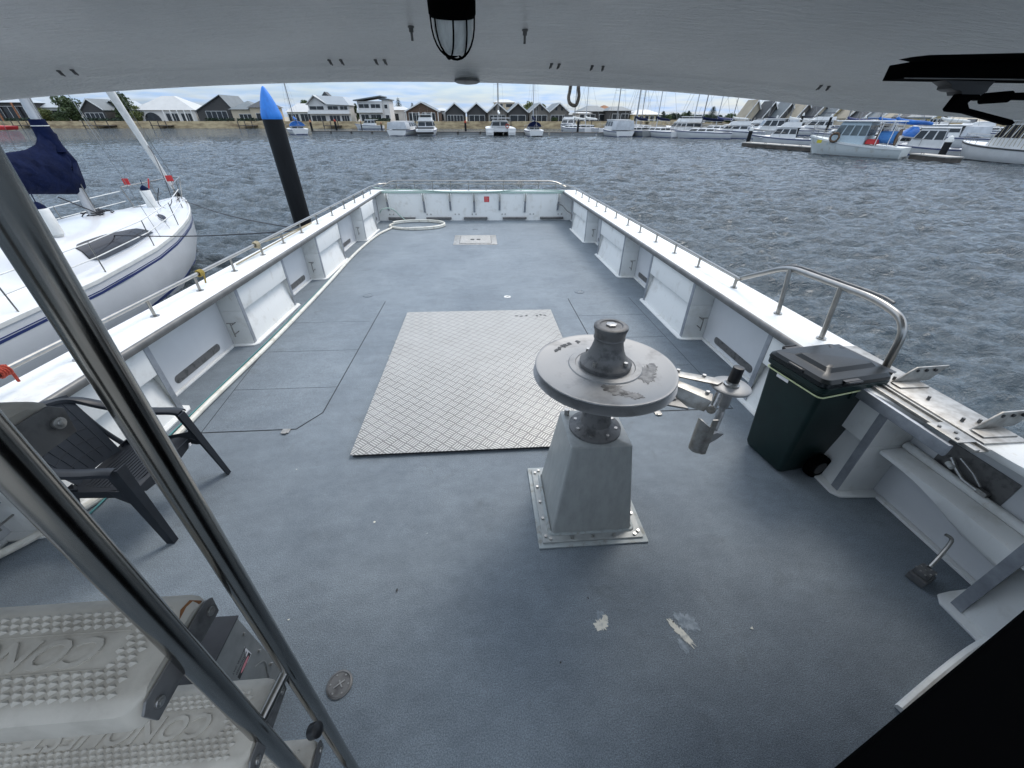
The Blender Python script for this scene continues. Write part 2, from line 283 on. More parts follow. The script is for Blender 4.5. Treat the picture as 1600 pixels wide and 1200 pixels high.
M['paleblue'] = mat('pale blue hull paint', (0.55, 0.58, 0.57), 0.5, col2=(0.38, 0.36, 0.30), vscale=1.6, vlo=0.28, vhi=0.45, vdetail=9)
M['bluetrim'] = mat('light blue cabin', (0.40, 0.48, 0.52), 0.5, var=0.1)
M['woodreel'] = mat('brown reel wood', (0.12, 0.075, 0.045), 0.8, var=0.4, vscale=6)
M['canvasw'] = mat('clear and white canvas', (0.48, 0.50, 0.52), 0.5, var=0.2, vscale=1.5)
M['greyglass'] = mat('pale reflecting window', (0.10, 0.125, 0.135), 0.15, var=0.5, vscale=1.5)
M['yellow'] = mat('yellow mark', (0.50, 0.42, 0.03), 0.6)
M['bark'] = mat('bark', (0.085, 0.065, 0.045), 0.9, var=0.3, vscale=5)
M['leaf'] = mat('foliage', (0.070, 0.105, 0.035), 0.75, col2=(0.026, 0.045, 0.018), vscale=0.9, vlo=0.35, vhi=0.65)
M['leafb'] = mat('yellow green foliage', (0.15, 0.16, 0.045), 0.75, col2=(0.06, 0.085, 0.025), vscale=1.2)
M['leafd'] = mat('pine foliage', (0.030, 0.055, 0.032), 0.8, col2=(0.014, 0.028, 0.018), vscale=0.8)
M['person'] = mat('dark cloth', (0.05, 0.06, 0.10), 0.9)

# ------------------------------------------------------------------ mesh collector
class MB:
    def __init__(s): s.v = []; s.f = []; s.m = []; s.cm = 0
    def add(s, vs, fs, T=None):
        o = len(s.v)
        for p in vs:
            p = Vector(p); s.v.append(tuple(T @ p) if T is not None else tuple(p))
        for f in fs: s.f.append([i+o for i in f]); s.m.append(s.cm)
        return s
    def box(s, c, d, T=None, rz=0.0, rot=None):
        x, y, z = d[0]/2, d[1]/2, d[2]/2
        vs = [Vector((i*x, j*y, k*z)) for k in (-1, 1) for j in (-1, 1) for i in (-1, 1)]
        if rot is not None: vs = [rot @ p for p in vs]
        elif rz: q = Matrix.Rotation(rz, 3, 'Z'); vs = [q @ p for p in vs]
        vs = [p+Vector(c) for p in vs]
        return s.add(vs, [(0, 2, 3, 1), (4, 5, 7, 6), (0, 1, 5, 4), (2, 6, 7, 3), (0, 4, 6, 2), (1, 3, 7, 5)], T)
    def span(s, a, b, T=None):
        return s.box(((a[0]+b[0])/2, (a[1]+b[1])/2, (a[2]+b[2])/2), (abs(b[0]-a[0]), abs(b[1]-a[1]), abs(b[2]-a[2])), T)
    def loft(s, secs, cap=True, closed=True, T=None):
        n = len(secs[0]); vs = [p for sec in secs for p in sec]; fs = []
        for i in range(len(secs)-1):
            for j in range(n if closed else n-1):
                k = (j+1) % n; fs.append((i*n+j, i*n+k, (i+1)*n+k, (i+1)*n+j))
        if cap:
            fs.append(tuple(range(n))[::-1]); fs.append(tuple((len(secs)-1)*n+j for j in range(n)))
        return s.add(vs, fs, T)
    def tube(s, path, r, n=8, closed=False, T=None, cap=True):
        P = [Vector(p) for p in path]; m = len(P); secs = []
        rs = r if isinstance(r, (list, tuple)) else [r]*m
        prev = None
        for i in range(m):
            if closed: t = (P[(i+1) % m]-P[i-1])
            else: t = P[min(i+1, m-1)]-P[max(i-1, 0)]
            if t.length < 1e-9: t = Vector((0, 0, 1))
            t.normalize()
            if prev is None:
                a = Vector((0, 0, 1)) if abs(t.z) < 0.9 else Vector((1, 0, 0))
                u = t.cross(a).normalized()
            else:
                u = (prev - t*prev.dot(t))
                u = u.normalized() if u.length > 1e-6 else prev
            prev = u; v2 = t.cross(u)
            secs.append([P[i]+(u*math.cos(2*PI*k/n)+v2*math.sin(2*PI*k/n))*rs[i] for k in range(n)])
        if closed: secs.append(secs[0]); cap = False
        return s.loft(secs, cap, True, T)
    def cyl(s, a, b, r, r2=None, n=16, T=None): return s.tube([a, b], [r, r if r2 is None else r2], n, T=T)
    def lathe(s, prof, c=(0, 0, 0), n=32, T=None, rot=None):
        secs = []
        for r, z in prof:
            sec = [Vector((r*math.cos(2*PI*k/n), r*math.sin(2*PI*k/n), z)) for k in range(n)]
            if rot is not None: sec = [rot @ p for p in sec]
            secs.append([p+Vector(c) for p in sec])
        return s.loft(secs, True, True, T)
    def prism(s, pts, off, T=None):
        off = Vector(off); a = [Vector(p) for p in pts]
        return s.loft([a, [p+off for p in a]], True, True, T)
    def ribbon(s, pts, wid, thick, T=None):
        # pts: centre path, wid: list of width vectors (full half vector), thick: thickness vector list
        secs = []
        for p, w_, t_ in zip(pts, wid, thick):
            p, w_, t_ = Vector(p), Vector(w_), Vector(t_)
            secs.append([p-w_-t_, p+w_-t_, p+w_+t_, p-w_+t_])
        return s.loft(secs, True, True, T)
    def build(s, name, m, parent=None, smooth=False, bevel=0.0, angle=35, seg=2):
        me = bpy.data.meshes.new(name); me.from_pydata([tuple(p) for p in s.v], [], s.f)
        ms = m if isinstance(m, (list, tuple)) else [m]
        for x in ms: me.materials.append(x)
        if len(ms) > 1: me.polygons.foreach_set('material_index', s.m)
        bm = bmesh.new(); bm.from_mesh(me)
        bmesh.ops.recalc_face_normals(bm, faces=bm.faces)
        if bevel:
            es = [e for e in bm.edges if len(e.link_faces) == 2 and e.calc_face_angle(0) > R(30)]
            bmesh.ops.bevel(bm, geom=es, offset=bevel, segments=seg, affect='EDGES', profile=0.6, clamp_overlap=True)
        bm.to_mesh(me); bm.free()
        if smooth or bevel:
            me.polygons.foreach_set('use_smooth', [True]*len(me.polygons))
            me.set_sharp_from_angle(angle=R(angle))
        o = bpy.data.objects.new(name, me); sc.collection.objects.link(o)
        if parent is not None: o.parent = parent
        return o
def tag(o, label=None, cat=None, group=None, kind=None):
    if label: o['label'] = label
    if cat: o['category'] = cat
    if group: o['group'] = group
    if kind: o['kind'] = kind
    return o
def thing(name, label, cat, loc=(0, 0, 0), rz=0.0, group=None, boat=False):
    o = bpy.data.objects.new(name, None); sc.collection.objects.link(o); o.empty_display_size = 0.1
    T = Matrix.Translation(Vector(loc)) @ Matrix.Rotation(rz, 4, 'Z')
    o.matrix_world = (MBOAT @ T) if boat else T
    return tag(o, label, cat, group)
def onboat(o, loc=(0, 0, 0), rz=0.0):
    o.matrix_world = MBOAT @ Matrix.Translation(Vector(loc)) @ Matrix.Rotation(rz, 4, 'Z'); return o
def copy_tree(o, parent=None):
    c = o.copy(); sc.collection.objects.link(c); c.parent = parent
    for ch in list(o.children): copy_tree(ch, c)
    return c
def text_mesh(s, size, depth=0.0, bold=0.0, shear=0.0):
    cu = bpy.data.curves.new('t', 'FONT'); cu.body = s; cu.size = size; cu.extrude = depth; cu.offset = bold; cu.shear = shear
    cu.align_x = 'CENTER'; cu.align_y = 'CENTER'; cu.resolution_u = 3
    o = bpy.data.objects.new('t', cu); sc.collection.objects.link(o)
    dg = bpy.context.evaluated_depsgraph_get(); me = o.evaluated_get(dg).to_mesh()
    vs = [tuple(v.co) for v in me.vertices]; fs = [tuple(p.vertices) for p in me.polygons]
    o.evaluated_get(dg).to_mesh_clear(); bpy.data.objects.remove(o); bpy.data.curves.remove(cu)
    return vs, fs
def arc(pts, n=6, rad=0.05, closed=False):
    # round the corners of a polyline
    P = [Vector(p) for p in pts]; outp = []
    m = len(P)
    for i in range(m):
        if not closed and i in (0, m-1): outp.append(P[i]); continue
        a, b, c = P[i-1], P[i], P[(i+1) % m]
        d1, d2 = (a-b), (c-b); r1 = min(rad, d1.length*.45); r2 = min(rad, d2.length*.45)
        s_, e_ = b+d1.normalized()*r1, b+d2.normalized()*r2
        for k in range(n+1):
            t = k/n; outp.append(s_*(1-t)**2+b*2*t*(1-t)+e_*t*t)
    return outp
def smooth_path(pts, n=8):
    P = [Vector(p) for p in pts]; o = []
    for i in range(len(P)-1):
        p0, p1, p2, p3 = P[max(i-1, 0)], P[i], P[i+1], P[min(i+2, len(P)-1)]
        for k in range(n):
            t = k/n
            o.append(0.5*((2*p1)+(-p0+p2)*t+(2*p0-5*p1+4*p2-p3)*t*t+(-p0+3*p1-3*p2+p3)*t**3))
    o.append(P[-1]); return o

# ------------------------------------------------------------------ water, shore ground
def build_water():
    rs = [1.6]
    while rs[-1] < 150: rs.append(rs[-1]*1.0062)
    while rs[-1] < 5000: rs.append(rs[-1]*1.03)
    rs = np.array(rs)
    th = np.concatenate([np.arange(-66, 68, 0.2), np.arange(68, 294, 4.0)]); th = np.radians(th)
    nr, na = len(rs), len(th)
    RR, TT = np.meshgrid(rs, th, indexing='ij')
    X = RR*np.sin(TT); Y = RR*np.cos(TT); Z = np.zeros_like(X)
    rng = np.random.RandomState(3)
    cell = np.maximum(RR*0.0064, 0.02)
    for k in range(72):
        lam = 0.12*(2.2/0.12)**(k/71.0); a = 0.0160*lam**0.86
        ang = R(192)+rng.normal(0, 0.55); ph = rng.rand()*6.28
        kk = 2*PI/lam; q = (X*math.sin(ang)+Y*math.cos(ang))*kk+ph
        fade = np.clip((lam/cell-2.6)/2, 0, 1)
        s_ = np.sin(q+0.45*np.sin(q*0.37+ph*3)); Z += a*fade*(1.0-2.0*np.abs(s_)**0.9+0.30)*0.62 if k % 2 else a*fade*s_
    v = np.stack([X, Y, Z], -1).reshape(-1, 3).astype('f')
    idx = np.arange(nr*na).reshape(nr, na); nx = np.roll(idx, -1, axis=1)
    f = np.stack([idx[:-1], idx[1:], nx[1:], nx[:-1]], -1).reshape(-1, 4)
    me = bpy.data.meshes.new('water'); me.vertices.add(len(v)); me.vertices.foreach_set('co', v.ravel())
    me.loops.add(f.size); me.loops.foreach_set('vertex_index', f.ravel().astype('i'))
    me.polygons.add(len(f)); me.polygons.foreach_set('loop_start', np.arange(0, f.size, 4).astype('i')); me.polygons.foreach_set('loop_total', np.full(len(f), 4, 'i'))
    me.polygons.foreach_set('use_smooth', np.ones(len(f), bool)); me.update(); me.validate()
    me.materials.append(M['water']); o = bpy.data.objects.new('water', me); sc.collection.objects.link(o)
    c0 = MB().build('water_tmp', M['water']); bpy.data.objects.remove(c0)
    return tag(o, 'dark blue grey rippled harbour water', kind='structure')
build_water()

# ------------------------------------------------------------------ the work boat we stand on
boat = thing('work_boat', 'open aft deck of a white work boat with blue grey painted floor and overhanging roof', 'boat', boat=True)
mb = MB(); mb.span((-3.36, -3.0, -0.05), (3.06, 13.5, 0.0)); mb.build('deck', M['deck'], boat)
XR, XL = 3.0, -3.26         # inner skins
FRX, FLX = 2.70, -3.0       # panel faces
def capz(side, y): return (0.845+0.002*(y-3)) if side > 0 else (0.80+0.006*(y-3))
# hull outside
for side in (1, -1):
    xs = XR if side > 0 else XL
    mb = MB()
    ys = [-7, -4, 0, 4, 8, 12, 13.55]
    secs = []
    for y in ys:
        k = 1.0 if y > -2 else max(0.0, 1-((-2-y)/6.0)**2*0.6)
        o_ = xs*k if y < 0 else xs
        z = capz(side, y)-0.03
        secs.append([(o_, y, z), (o_+side*0.10, y, z), (o_+side*0.14, y, 0.15), (o_+side*0.02, y, -1.5), (o_-side*0.2, y, -1.5), (o_, y, -0.06)])
    mb.loft(secs); mb.build('hull_side', M['gelnew'], boat, smooth=True)
ST = 13.36
mb = MB(); mb.span((XL+0.01, ST, -1.4), (XR-0.01, ST+0.14, 0.83)); mb.build('transom', M['gel'], boat)
# side panels
Rp = [(10.17, 11.9), (7.24, 8.94), (4.51, 5.97), (1.81, 3.08), (0.42, 0.97)]
Lp = [(10.56, 11.94), (7.37, 8.77), (4.66, 6.03), (1.85, 3.24), (-0.9, 0.55)]
def panel(side, y0, y1):
    xf = FRX if side > 0 else FLX; xr = (XR if side > 0 else XL)-side*0.002
    zt = capz(side, y0)-0.05; zl = zt*0.60; d = side*0.085; p = 0.035
    mb = MB()
    mb.span((xf, y0, zl), (xr, y1, zt)); mb.span((xf, y0, 0.012), (xr, y0+p, zl)); mb.span((xf, y1-p, 0.012), (xr, y1, zl))
    pr = [(xf+side*0.004, y0+p, 0.012), (xf+side*0.004, y0+p, 0.05), (xf+d, y0+p, zl), (xr, y0+p, zl), (xr, y0+p, 0.012)]
    mb.prism(pr, (0, y1-y0-2*p, 0))
    mb.build('bulwark_panel', M['gel'], boat, bevel=0.006)
    for ya in (y0+0.004, y1-0.062):
        s_ = MB(); s_.span((xf-side*0.005, ya, 0.02), (xf+side*0.001, ya+0.058, zt-0.01))
        s_.build('edge_strip', M['strip'], boat)
    fl = MB(); e = 0.055
    pts = []
    for (cx, cy, a0) in ((xf-side*e+side*0.05, y0-0.05+0.05, 180 if side > 0 else 0), (xf-side*e+side*0.05, y1, 0)):
        pass
    x0 = xf-side*0.06
    poly = [(xr, y0-0.07), (xf+side*0.06, y0-0.06), (xf-side*0.02, y0-0.05), (x0, y0-0.0), (x0, y0+0.08), (x0, y1-0.08), (x0, y1), (xf-side*0.02, y1+0.05), (xf+side*0.06, y1+0.06), (xr, y1+0.07)]
    fl.prism([(a, b, 0.0005) for a, b in poly], (0, 0, 0.016)); fl.build('panel_flange', M['gel'], boat, bevel=0.004)
for a, b in Rp: panel(1, a, b)
for a, b in Lp: panel(-1, a, b)
# coaming strip at the foot of the open bays, scupper slots, cleats
def bays(P, y_end): 
    P = sorted(P); return [(P[i][1], P[i+1][0]) for i in range(len(P)-1)]+[(P[-1][1], y_end)]
for side, P in ((1, Rp), (-1, Lp)):
    xr = XR if side > 0 else XL
    for (a, b) in bays(P, ST):
        m_ = MB(); m_.span((xr-side*0.045, a+0.07, 0.0005), (xr-side*0.001, b-0.07, 0.022)); m_.build('bay_coaming', M['gel'], boat, bevel=0.005)
        if b-a < 0.9 and side > 0: continue
        m_ = MB(); L_ = min(0.72, (b-a)-0.35); c = (a+b)/2 + (0.05 if side < 0 else 0.05)
        pts = []
        for k in range(9): t = PI/2+PI*k/8; pts.append((xr-side*0.004, c-L_/2+0.045*math.cos(t), 0.115+0.045*math.sin(t)))
        for k in range(9): t = -PI/2+PI*k/8; pts.append((xr-side*0.004, c+L_/2+0.045*math.cos(t), 0.115+0.045*math.sin(t)))
        m_.prism(pts, (side*0.003, 0, 0)); m_.build('scupper', M['castdark'], boat)  # slot drawn as a dark panel, shade of the opening put into its colour
        # horn cleat standing on the side of the far panel
        if a < 11:
            cy = b-0.10; cxm = xr-side*0.13
            m_ = MB(); m_.tube([(cxm, cy, 0.16), (cxm, cy, 0.34)], 0.008, 8); m_.tube([(cxm, cy, 0.19), (cxm, b, 0.19)], 0.007, 8); m_.tube([(cxm, cy, 0.31), (cxm, b, 0.31)], 0.007, 8)
            m_.tube([(cxm-0.04, cy, 0.34), (cxm+0.05, cy-0.01, 0.345)], 0.007, 8)
            m_.build('cleat', M['rail'], boat, smooth=True)
# cap rail
def cap_poly(side):
    if side < 0: return [(-2.95, -3), (-2.95, 5), (-3.0, 9), (-3.06, 13.36), (-3.40, 13.36), (-3.40, -3)]
    inner = [(2.66, 13.36), (2.66, 1.95), (2.69, 1.86)]
    for k in range(9): t = k/8; inner.append((2.69+0.16*math.sin(t*PI/2), 1.86-0.55*t))
    inner += [(2.86, 1.22), (2.80, 1.08), (2.66, 1.0), (2.62, -3)]
    return inner+[(3.14, -3), (3.14, 13.36)]
for side in (1, -1):
    mb = MB(); pl = cap_poly(side)
    lo = [(x, y, capz(side, y)-0.045) for x, y in pl]; hi = [(x, y, capz(side, y)) for x, y in pl]
    mb.loft([lo, hi]); mb.build('cap_rail', M['gel'], boat, bevel=0.008)
mb = MB(); mb.span((-3.40, 13.361, 0.82), (3.14, 13.66, 0.865)); mb.build('cap_rail', M['gel'], boat, bevel=0.008)
# metal rubbing trim on the inner edge
def trimline(side, y0, y1):
    m_ = MB(); xf = 2.66 if side > 0 else None; secs = []
    n = 14
    for k in range(n+1):
        y = y0+(y1-y0)*k/n
        x = 2.66 if side > 0 else (-2.95 if y < 5 else (-2.95-0.05*(y-5)/4 if y < 9 else -3.0-0.06*(y-9)/4.36))
        z = capz(side, y); s = -side
        secs.append([(x+s*0.002, y, z+0.003), (x+s*0.018, y, z-0.008), (x+s*0.022, y, z-0.035), (x+s*0.014, y, z-0.062), (x+s*0.002, y, z-0.066), (x-s*0.012, y, z-0.05), (x-s*0.012, y, z+0.003)])
    m_.loft(secs); return m_.build('rubbing_trim', M['trim'], boat, smooth=True, angle=50)
trimline(1, 2.02, 13.3); trimline(-1, -1, 13.3)
mb = MB(); mb.span((-3.05, 13.335, 0.80), (2.65, 13.358, 0.855)); mb.build('rubbing_trim', M['grnrope'], boat)
# stern brackets, scuppers, bolts
for i, x in enumerate((-2.91, -1.78, -0.96, -0.2, 0.61, 1.43, 2.51)):
    deep = 0.15 if i % 2 else 0.12
    zb = 0.27 if i in (1, 3, 5) else 0.33
    m_ = MB(); m_.prism([(x-0.035, ST-0.001, 0.80), (x-0.035, ST-0.20, 0.80), (x-0.035, ST-0.05, zb), (x-0.035, ST-0.001, zb)], (0.008, 0, 0))
    m_.prism([(x+0.035, ST-0.001, 0.80), (x+0.035, ST-0.20, 0.80), (x+0.035, ST-0.05, zb), (x+0.035, ST-0.001, zb)], (0.008, 0, 0))
    b_ = m_.build('stern_bracket', M['gel'], boat)
    m_ = MB(); m_.prism([(x-0.026, ST-0.115, 0.56), (x-0.026, ST-0.03, zb-0.02), (x-0.026, ST-0.002, zb-0.02), (x-0.026, ST-0.002, 0.56)], (0.06, 0, 0)); m_.build('bracket_plate', M['strip'], b_)
for x0, x1 in ((-2.95, -2.1), (-1.75, -0.95), (-0.55, 0.22), (0.72, 1.5), (1.95, 2.72)):
    m_ = MB(); m_.cyl((x0, ST-0.035, 0.075), (x1, ST-0.035, 0.075), 0.038, n=12); m_.build('stern_scupper', M['castdark'], boat, smooth=True)  # port opening drawn as a solid dark bar, its shade put into the colour
for x in (-2.9, -2.78, -1.72, -1.6, -0.82, -0.7, -0.27, -0.15, 0.7, 0.8, 1.62, 1.73, 2.55, 2.66):
    m_ = MB(); m_.cyl((x, ST, 0.19), (x, ST-0.012, 0.19), 0.022, n=10); m_.build('bolt', M['bolt'], boat)
m_ = MB(); m_.span((0.115, ST-0.006, 0.54), (0.295, ST-0.001, 0.72)); sg = m_.build('safety_sticker', M['sign'], boat)
tag(sg, 'small red square sticker on the stern bulwark')
m_ = MB(); m_.span((0.125, ST-0.009, 0.55), (0.285, ST-0.0065, 0.71)); m_.build('red_field', M['red'], sg)
m_ = MB(); m_.cm = 0
for k in range(4): m_.span((0.15, ST-0.011, 0.578+0.032*k), (0.262-0.015*(k % 2), ST-0.0095, 0.588+0.032*k))
m_.build('lettering', mat('faint pink print', (0.6, 0.25, 0.25), 0.5), sg)
# rails
def rail(path, name='hand_rail', r=0.019):
    m_ = MB(); m_.tube(path, r, 10); return m_.build(name, M['rail'], boat, smooth=True)
lr = [(-3.2, -0.6, 0.96), (-3.2, 1, 0.965), (-3.2, 3.3, 0.97), (-3.2, 6, 0.99), (-3.21, 9, 1.01), (-3.21, 12.6, 1.04), (-3.12, 13.35, 1.05), (-2.9, 13.5, 1.05)]
rl = rail(arc(lr, 5, 0.15))
rr = [(2.93, 4.05, 0.965), (2.92, 6, 0.985), (2.9, 9, 1.0), (2.88, 12.6, 1.03), (2.78, 13.3, 1.04), (2.6, 13.5, 1.05)]
rR = rail(arc(rr, 5, 0.15), r=0.016)
def stanch(x, y, z0, z1, par, lean=0.0, r=0.014):
    m_ = MB(); m_.tube([(x, y, z0), (x, y+lean, z1)], r, 8); m_.cyl((x, y, z0-0.001), (x, y, z0+0.006), 0.038, n=12); m_.build('stanchion', M['rail'], par, smooth=True)
for y in (0.4, 1.6, 2.85, 3.7, 4.42, 5.15, 5.93, 6.64, 7.4, 8.2, 9.1, 10.0, 10.9, 11.8, 12.6): stanch(-3.2, y, capz(-1, y), 0.96+0.006*y, rl)
for y in (4.95, 5.68, 6.40, 7.15, 7.82, 8.6, 9.4, 10.2, 11.0, 11.8, 12.6): stanch(2.91, y, capz(1, y), 0.955+0.006*y, rR)
m_ = MB(); m_.tube(arc([(-3.0, 13.42, 0.98), (-2.75, 13.56, 1.13), (2.4, 13.56, 1.13), (2.75, 13.42, 0.98)], 5, 0.25), 0.018, 8)
r3 = m_.build('stern_rail', M['rail'], boat, smooth=True)
m_ = MB(); m_.tube([(-2.9, 13.5, 1.05), (2.6, 13.5, 1.05)], 0.013, 8); m_.build('lower_bar', M['rail'], r3, smooth=True)
for k in range(10): stanch(-2.6+k*0.56, 13.53, 0.862, 1.12, r3, r=0.012)
gp = [(2.95, 4.16, 0.86), (2.95, 4.12, 0.95), (2.95, 3.46, 1.275), (2.95, 2.50, 1.305), (2.95, 2.22, 1.24), (2.96, 2.20, 0.88)]
m_ = MB(); m_.tube(arc(gp[1:], 8, 0.16), 0.026, 12); gr = m_.build('gate_rail', M['rail'], boat, smooth=True)
m_ = MB(); m_.tube(arc([(2.975, 4.10, 0.985), (2.975, 3.46, 1.305), (2.972, 2.50, 1.334), (2.97, 2.40, 1.318)], 8, 0.16), 0.010, 8); m_.build('rail_edging', M['castdark'], gr, smooth=True)
stanch(2.93, 4.12, 0.852, 0.97, gr, r=0.018); stanch(2.93, 3.34, 0.852, 1.27, gr, lean=0.07, r=0.02); stanch(2.94, 2.78, 0.852, 1.29, gr, lean=0.05, r=0.02)
# flush deck hatches
def hatch(polys, outer, ring):
    m_ = MB(); m_.prism([(x, y, 0.0008) for x, y in outer], (0, 0, 0.0012)); s_ = m_.build('hatch_rebate', M['seam'], boat)
    for pl in polys:
        c = np.mean(np.array(pl), axis=0); q = [(x+(c[0]-x)/abs(c[0]-x)*0.0035, y+(c[1]-y)/abs(c[1]-y)*0.0035) for x, y in pl]
        m_ = MB(); m_.prism([(x, y, 0.0022) for x, y in q], (0, 0, 0.0022)); m_.build('deck_hatch', M['deck'], boat)
    m_ = MB(); m_.span((ring[0]-0.035, ring[1]-0.03, 0.004), (ring[0]+0.035, ring[1]+0.03, 0.012)); m_.span((ring[0]-0.02, ring[1]-0.045, 0.012), (ring[0]+0.02, ring[1]-0.012, 0.018)); m_.build('hatch_latch', M['alu'], boat, bevel=0.002)
ly = [2.86, 3.56, 4.42, 5.32, 6.12]
lx = lambda y: -2.62-0.105*(y-2.86)
lp = [[(lx(a), a), (-1.62, a), (-1.62, b), (lx(b), b)] for a, b in zip(ly[:-1], ly[1:])]
lp[0] = [(lx(2.86), 2.86), (-1.78, 2.86), (-1.62, 3.1), (-1.62, 3.56), (lx(3.56), 3.56)]
hatch(lp, [(lx(2.86)-0.006, 2.855), (-1.778, 2.855), (-1.615, 3.1), (-1.615, 6.124), (lx(6.12)-0.006, 6.124)], (-1.86, 2.83))
ry = [2.92, 3.8, 4.58, 5.36, 6.1]
rp_ = [[(1.44, a), (2.5, a), (2.5, b), (1.44, b)] for a, b in zip(ry[:-1], ry[1:])]
hatch(rp_, [(1.434, 2.914), (2.506, 2.914), (2.506, 6.106), (1.434, 6.106)], (1.70, 2.885))
# small deck fittings: deck plates, flakes where paint came off, drips
def ring_cap(x, y, r, m, dark=True):
    m_ = MB(); m_.lathe([(r, 0.0), (r, 0.006), (r*0.86, 0.010), (r*0.8, 0.006), (0.001, 0.006)], (x, y, 0.0005), 28); o = m_.build('deck_cap', m, boat, smooth=True)
    m_ = MB()
    m_.box((x, y, 0.0085), (r*0.9, 0.006, 0.004), rz=0.6); m_.box((x+r*.1, y, 0.0087), (0.006, r*0.6, 0.004), rz=0.6)
    for k in range(6): t = k*PI/3; m_.cyl((x+r*.7*math.cos(t), y+r*.7*math.sin(t), 0.005), (x+r*.7*math.cos(t), y+r*.7*math.sin(t), 0.009), r*0.07, n=8)
    m_.build('cap_detail', M['castdark'] if not dark else M['bolt'], o)
    return o
tag(ring_cap(-0.78, 0.82, 0.062, M['castdark']), 'dark round deck cap beside the ladder foot')
for x, y in ((-1.97, 6.42), (1.71, 6.43), (-0.17, 11.96)): ring_cap(x, y, 0.085, M['deck'])
ring_cap(0.41, 6.24, 0.06, M['vinyl'], False)
def flake(x, y, sx, sy, seed, m='paint_scar'):
    rnd = random.Random(seed); m_ = MB(); n = 46
    pts = []
    for k in range(n):
        t = 2*PI*k/n; q = 0.55+0.45*rnd.random()+0.25*math.sin(2*t+seed); pts.append((x+sx*q*math.cos(t), y+sy*q*math.sin(t), 0.0012))
    m_.prism(pts, (0, 0, 0.0010)); return m_
mt_flake = mat('bare white undercoat', (0.62, 0.60, 0.52), 0.8, col2=(0.36, 0.37, 0.35), vscale=26, vlo=0.33, vhi=0.5)
mk = flake(0.60, 1.0, 0.040, 0.050, 1); mk.build('paint_scar', mt_flake, boat)
mk = flake(0.635, 1.035, 0.014, 0.03, 8); mk.build('paint_scar', mt_flake, boat)
mk = flake(1.05, 0.93, 0.034, 0.085, 3); mk.v = [(x*0.92+0.38*(y-0.9)*-1+0.08, y, z) for x, y, z in mk.v]; mk.build('paint_scar', mt_flake, boat)
smear = mat('pale scuffed paint', (0.26, 0.30, 0.33), 0.7, col2=(0.15, 0.185, 0.215), vscale=34, vlo=0.4, vhi=0.6, vdetail=9)
for (x, y, sx, sy, sd) in ((1.09, 0.98, 0.055, 0.085, 21), (1.02, 0.86, 0.03, 0.04, 22), (0.62, 1.03, 0.045, 0.05, 23)):
    mk = flake(x, y, sx, sy, sd); mk.v = [(a, b, c-0.0006) for a, b, c in mk.v]; mk.build('scuffed_patch', smear, boat)
rnd = random.Random(5)
m_ = MB()
for k in range(26):
    x, y = rnd.uniform(-2.3, 2.3), rnd.uniform(0.7, 11); r = rnd.uniform(0.004, 0.010)
    m_.prism([(x+r*math.cos(t*PI/3)*rnd.uniform(.6, 1.5), y+r*math.sin(t*PI/3)*rnd.uniform(.6, 1.6), 0.0046) for t in range(6)], (0, 0, 0.001))
m_.build('dark_spots', M['ink'], boat)
m_ = MB()
for k in range(14):
    x, y = rnd.uniform(-2.3, 2.4), rnd.uniform(0.6, 11.5); r = rnd.uniform(0.003, 0.011)
    m_.prism([(x+r*math.cos(t*PI/3)*rnd.uniform(.4, 1.6), y+r*math.sin(t*PI/3)*rnd.uniform(.4, 1.6), 0.0046) for t in range(6)], (0, 0, 0.001))
m_.build('white_flecks', mt_flake, boat)
# small plate hatch near the stern
m_ = MB(); m_.span((-0.72, 10.0, 0.001), (0.40, 11.1, 0.010)); m_.build('stern_hatch_frame', M['alu'], boat, bevel=0.003)
hp = MB(); hp.span((-0.56, 10.12, 0.012), (0.25, 11.0, 0.020)); hh = hp.build('stern_hatch_cover', M['checker'], boat, bevel=0.003)
m_ = MB(); m_.span((-0.57, 10.11, 0.0102), (0.26, 11.01, 0.0125)); m_.build('hatch_gap', M['seam'], hh)
m_ = MB(); m_.box((-0.24, 10.52, 0.021), (0.10, 0.12, 0.003)); m_.box((-0.08, 10.52, 0.021), (0.10, 0.12, 0.003)); m_.build('finger_hole', M['seam'], hh)

# roof overhang, unseen near end cut short so sky light reaches the foreground
def drop(x):
    a = abs(x)
    if x > 1.9: return 0.0225*1.9**2+0.030*(x-1.9)
    return 0.0225*a*a
prof = [(-0.12, 2.636), (0.2, 2.634), (0.8, 2.622), (1.3, 2.604), (1.7, 2.584), (1.95, 2.572), (2.08, 2.563), (2.13, 2.552), (2.165, 2.530), (2.19, 2.512), (2.21, 2.507), (2.24, 2.515), (2.26, 2.54), (2.24, 2.68), (2.0, 2.70), (-0.12, 2.74)]
mb = MB(); secs = []
for k in range(45):
    x = -3.5+7.0*k/44; secs.append([(x, y, z-drop(x)) for y, z in prof])
mb.loft(secs); mb.build('roof', M['ceiling'], boat, smooth=True, angle=60)
def ceil_z(x, y):
    ys = [p[0] for p in prof[:11]]; zs = [p[1] for p in prof[:11]]; return float(np.interp(y, ys, zs))-drop(x)
def roof_bolt(x, y, Ls, r, lean=0.0):
    z = ceil_z(x, y); m_ = MB()
    m_.lathe([(r*1.3, 0.002), (r*1.3, -0.004), (r*0.5, -0.005)], (x, y, z), 10); m_.cyl((x, y, z-0.002), (x+lean, y+0.002, z-0.014), r, n=6); m_.cyl((x+lean, y+0.002, z-0.012), (x+lean*1.8, y+0.004, z-Ls), r*0.5, n=8)
    m_.build('roof_bolt', M['castdark'], boat)
for u, v in ((643, 52), (820, 58)): p = oy(u, v, 1.62); roof_bolt(p.x, 1.62, 0.034, 0.0075)
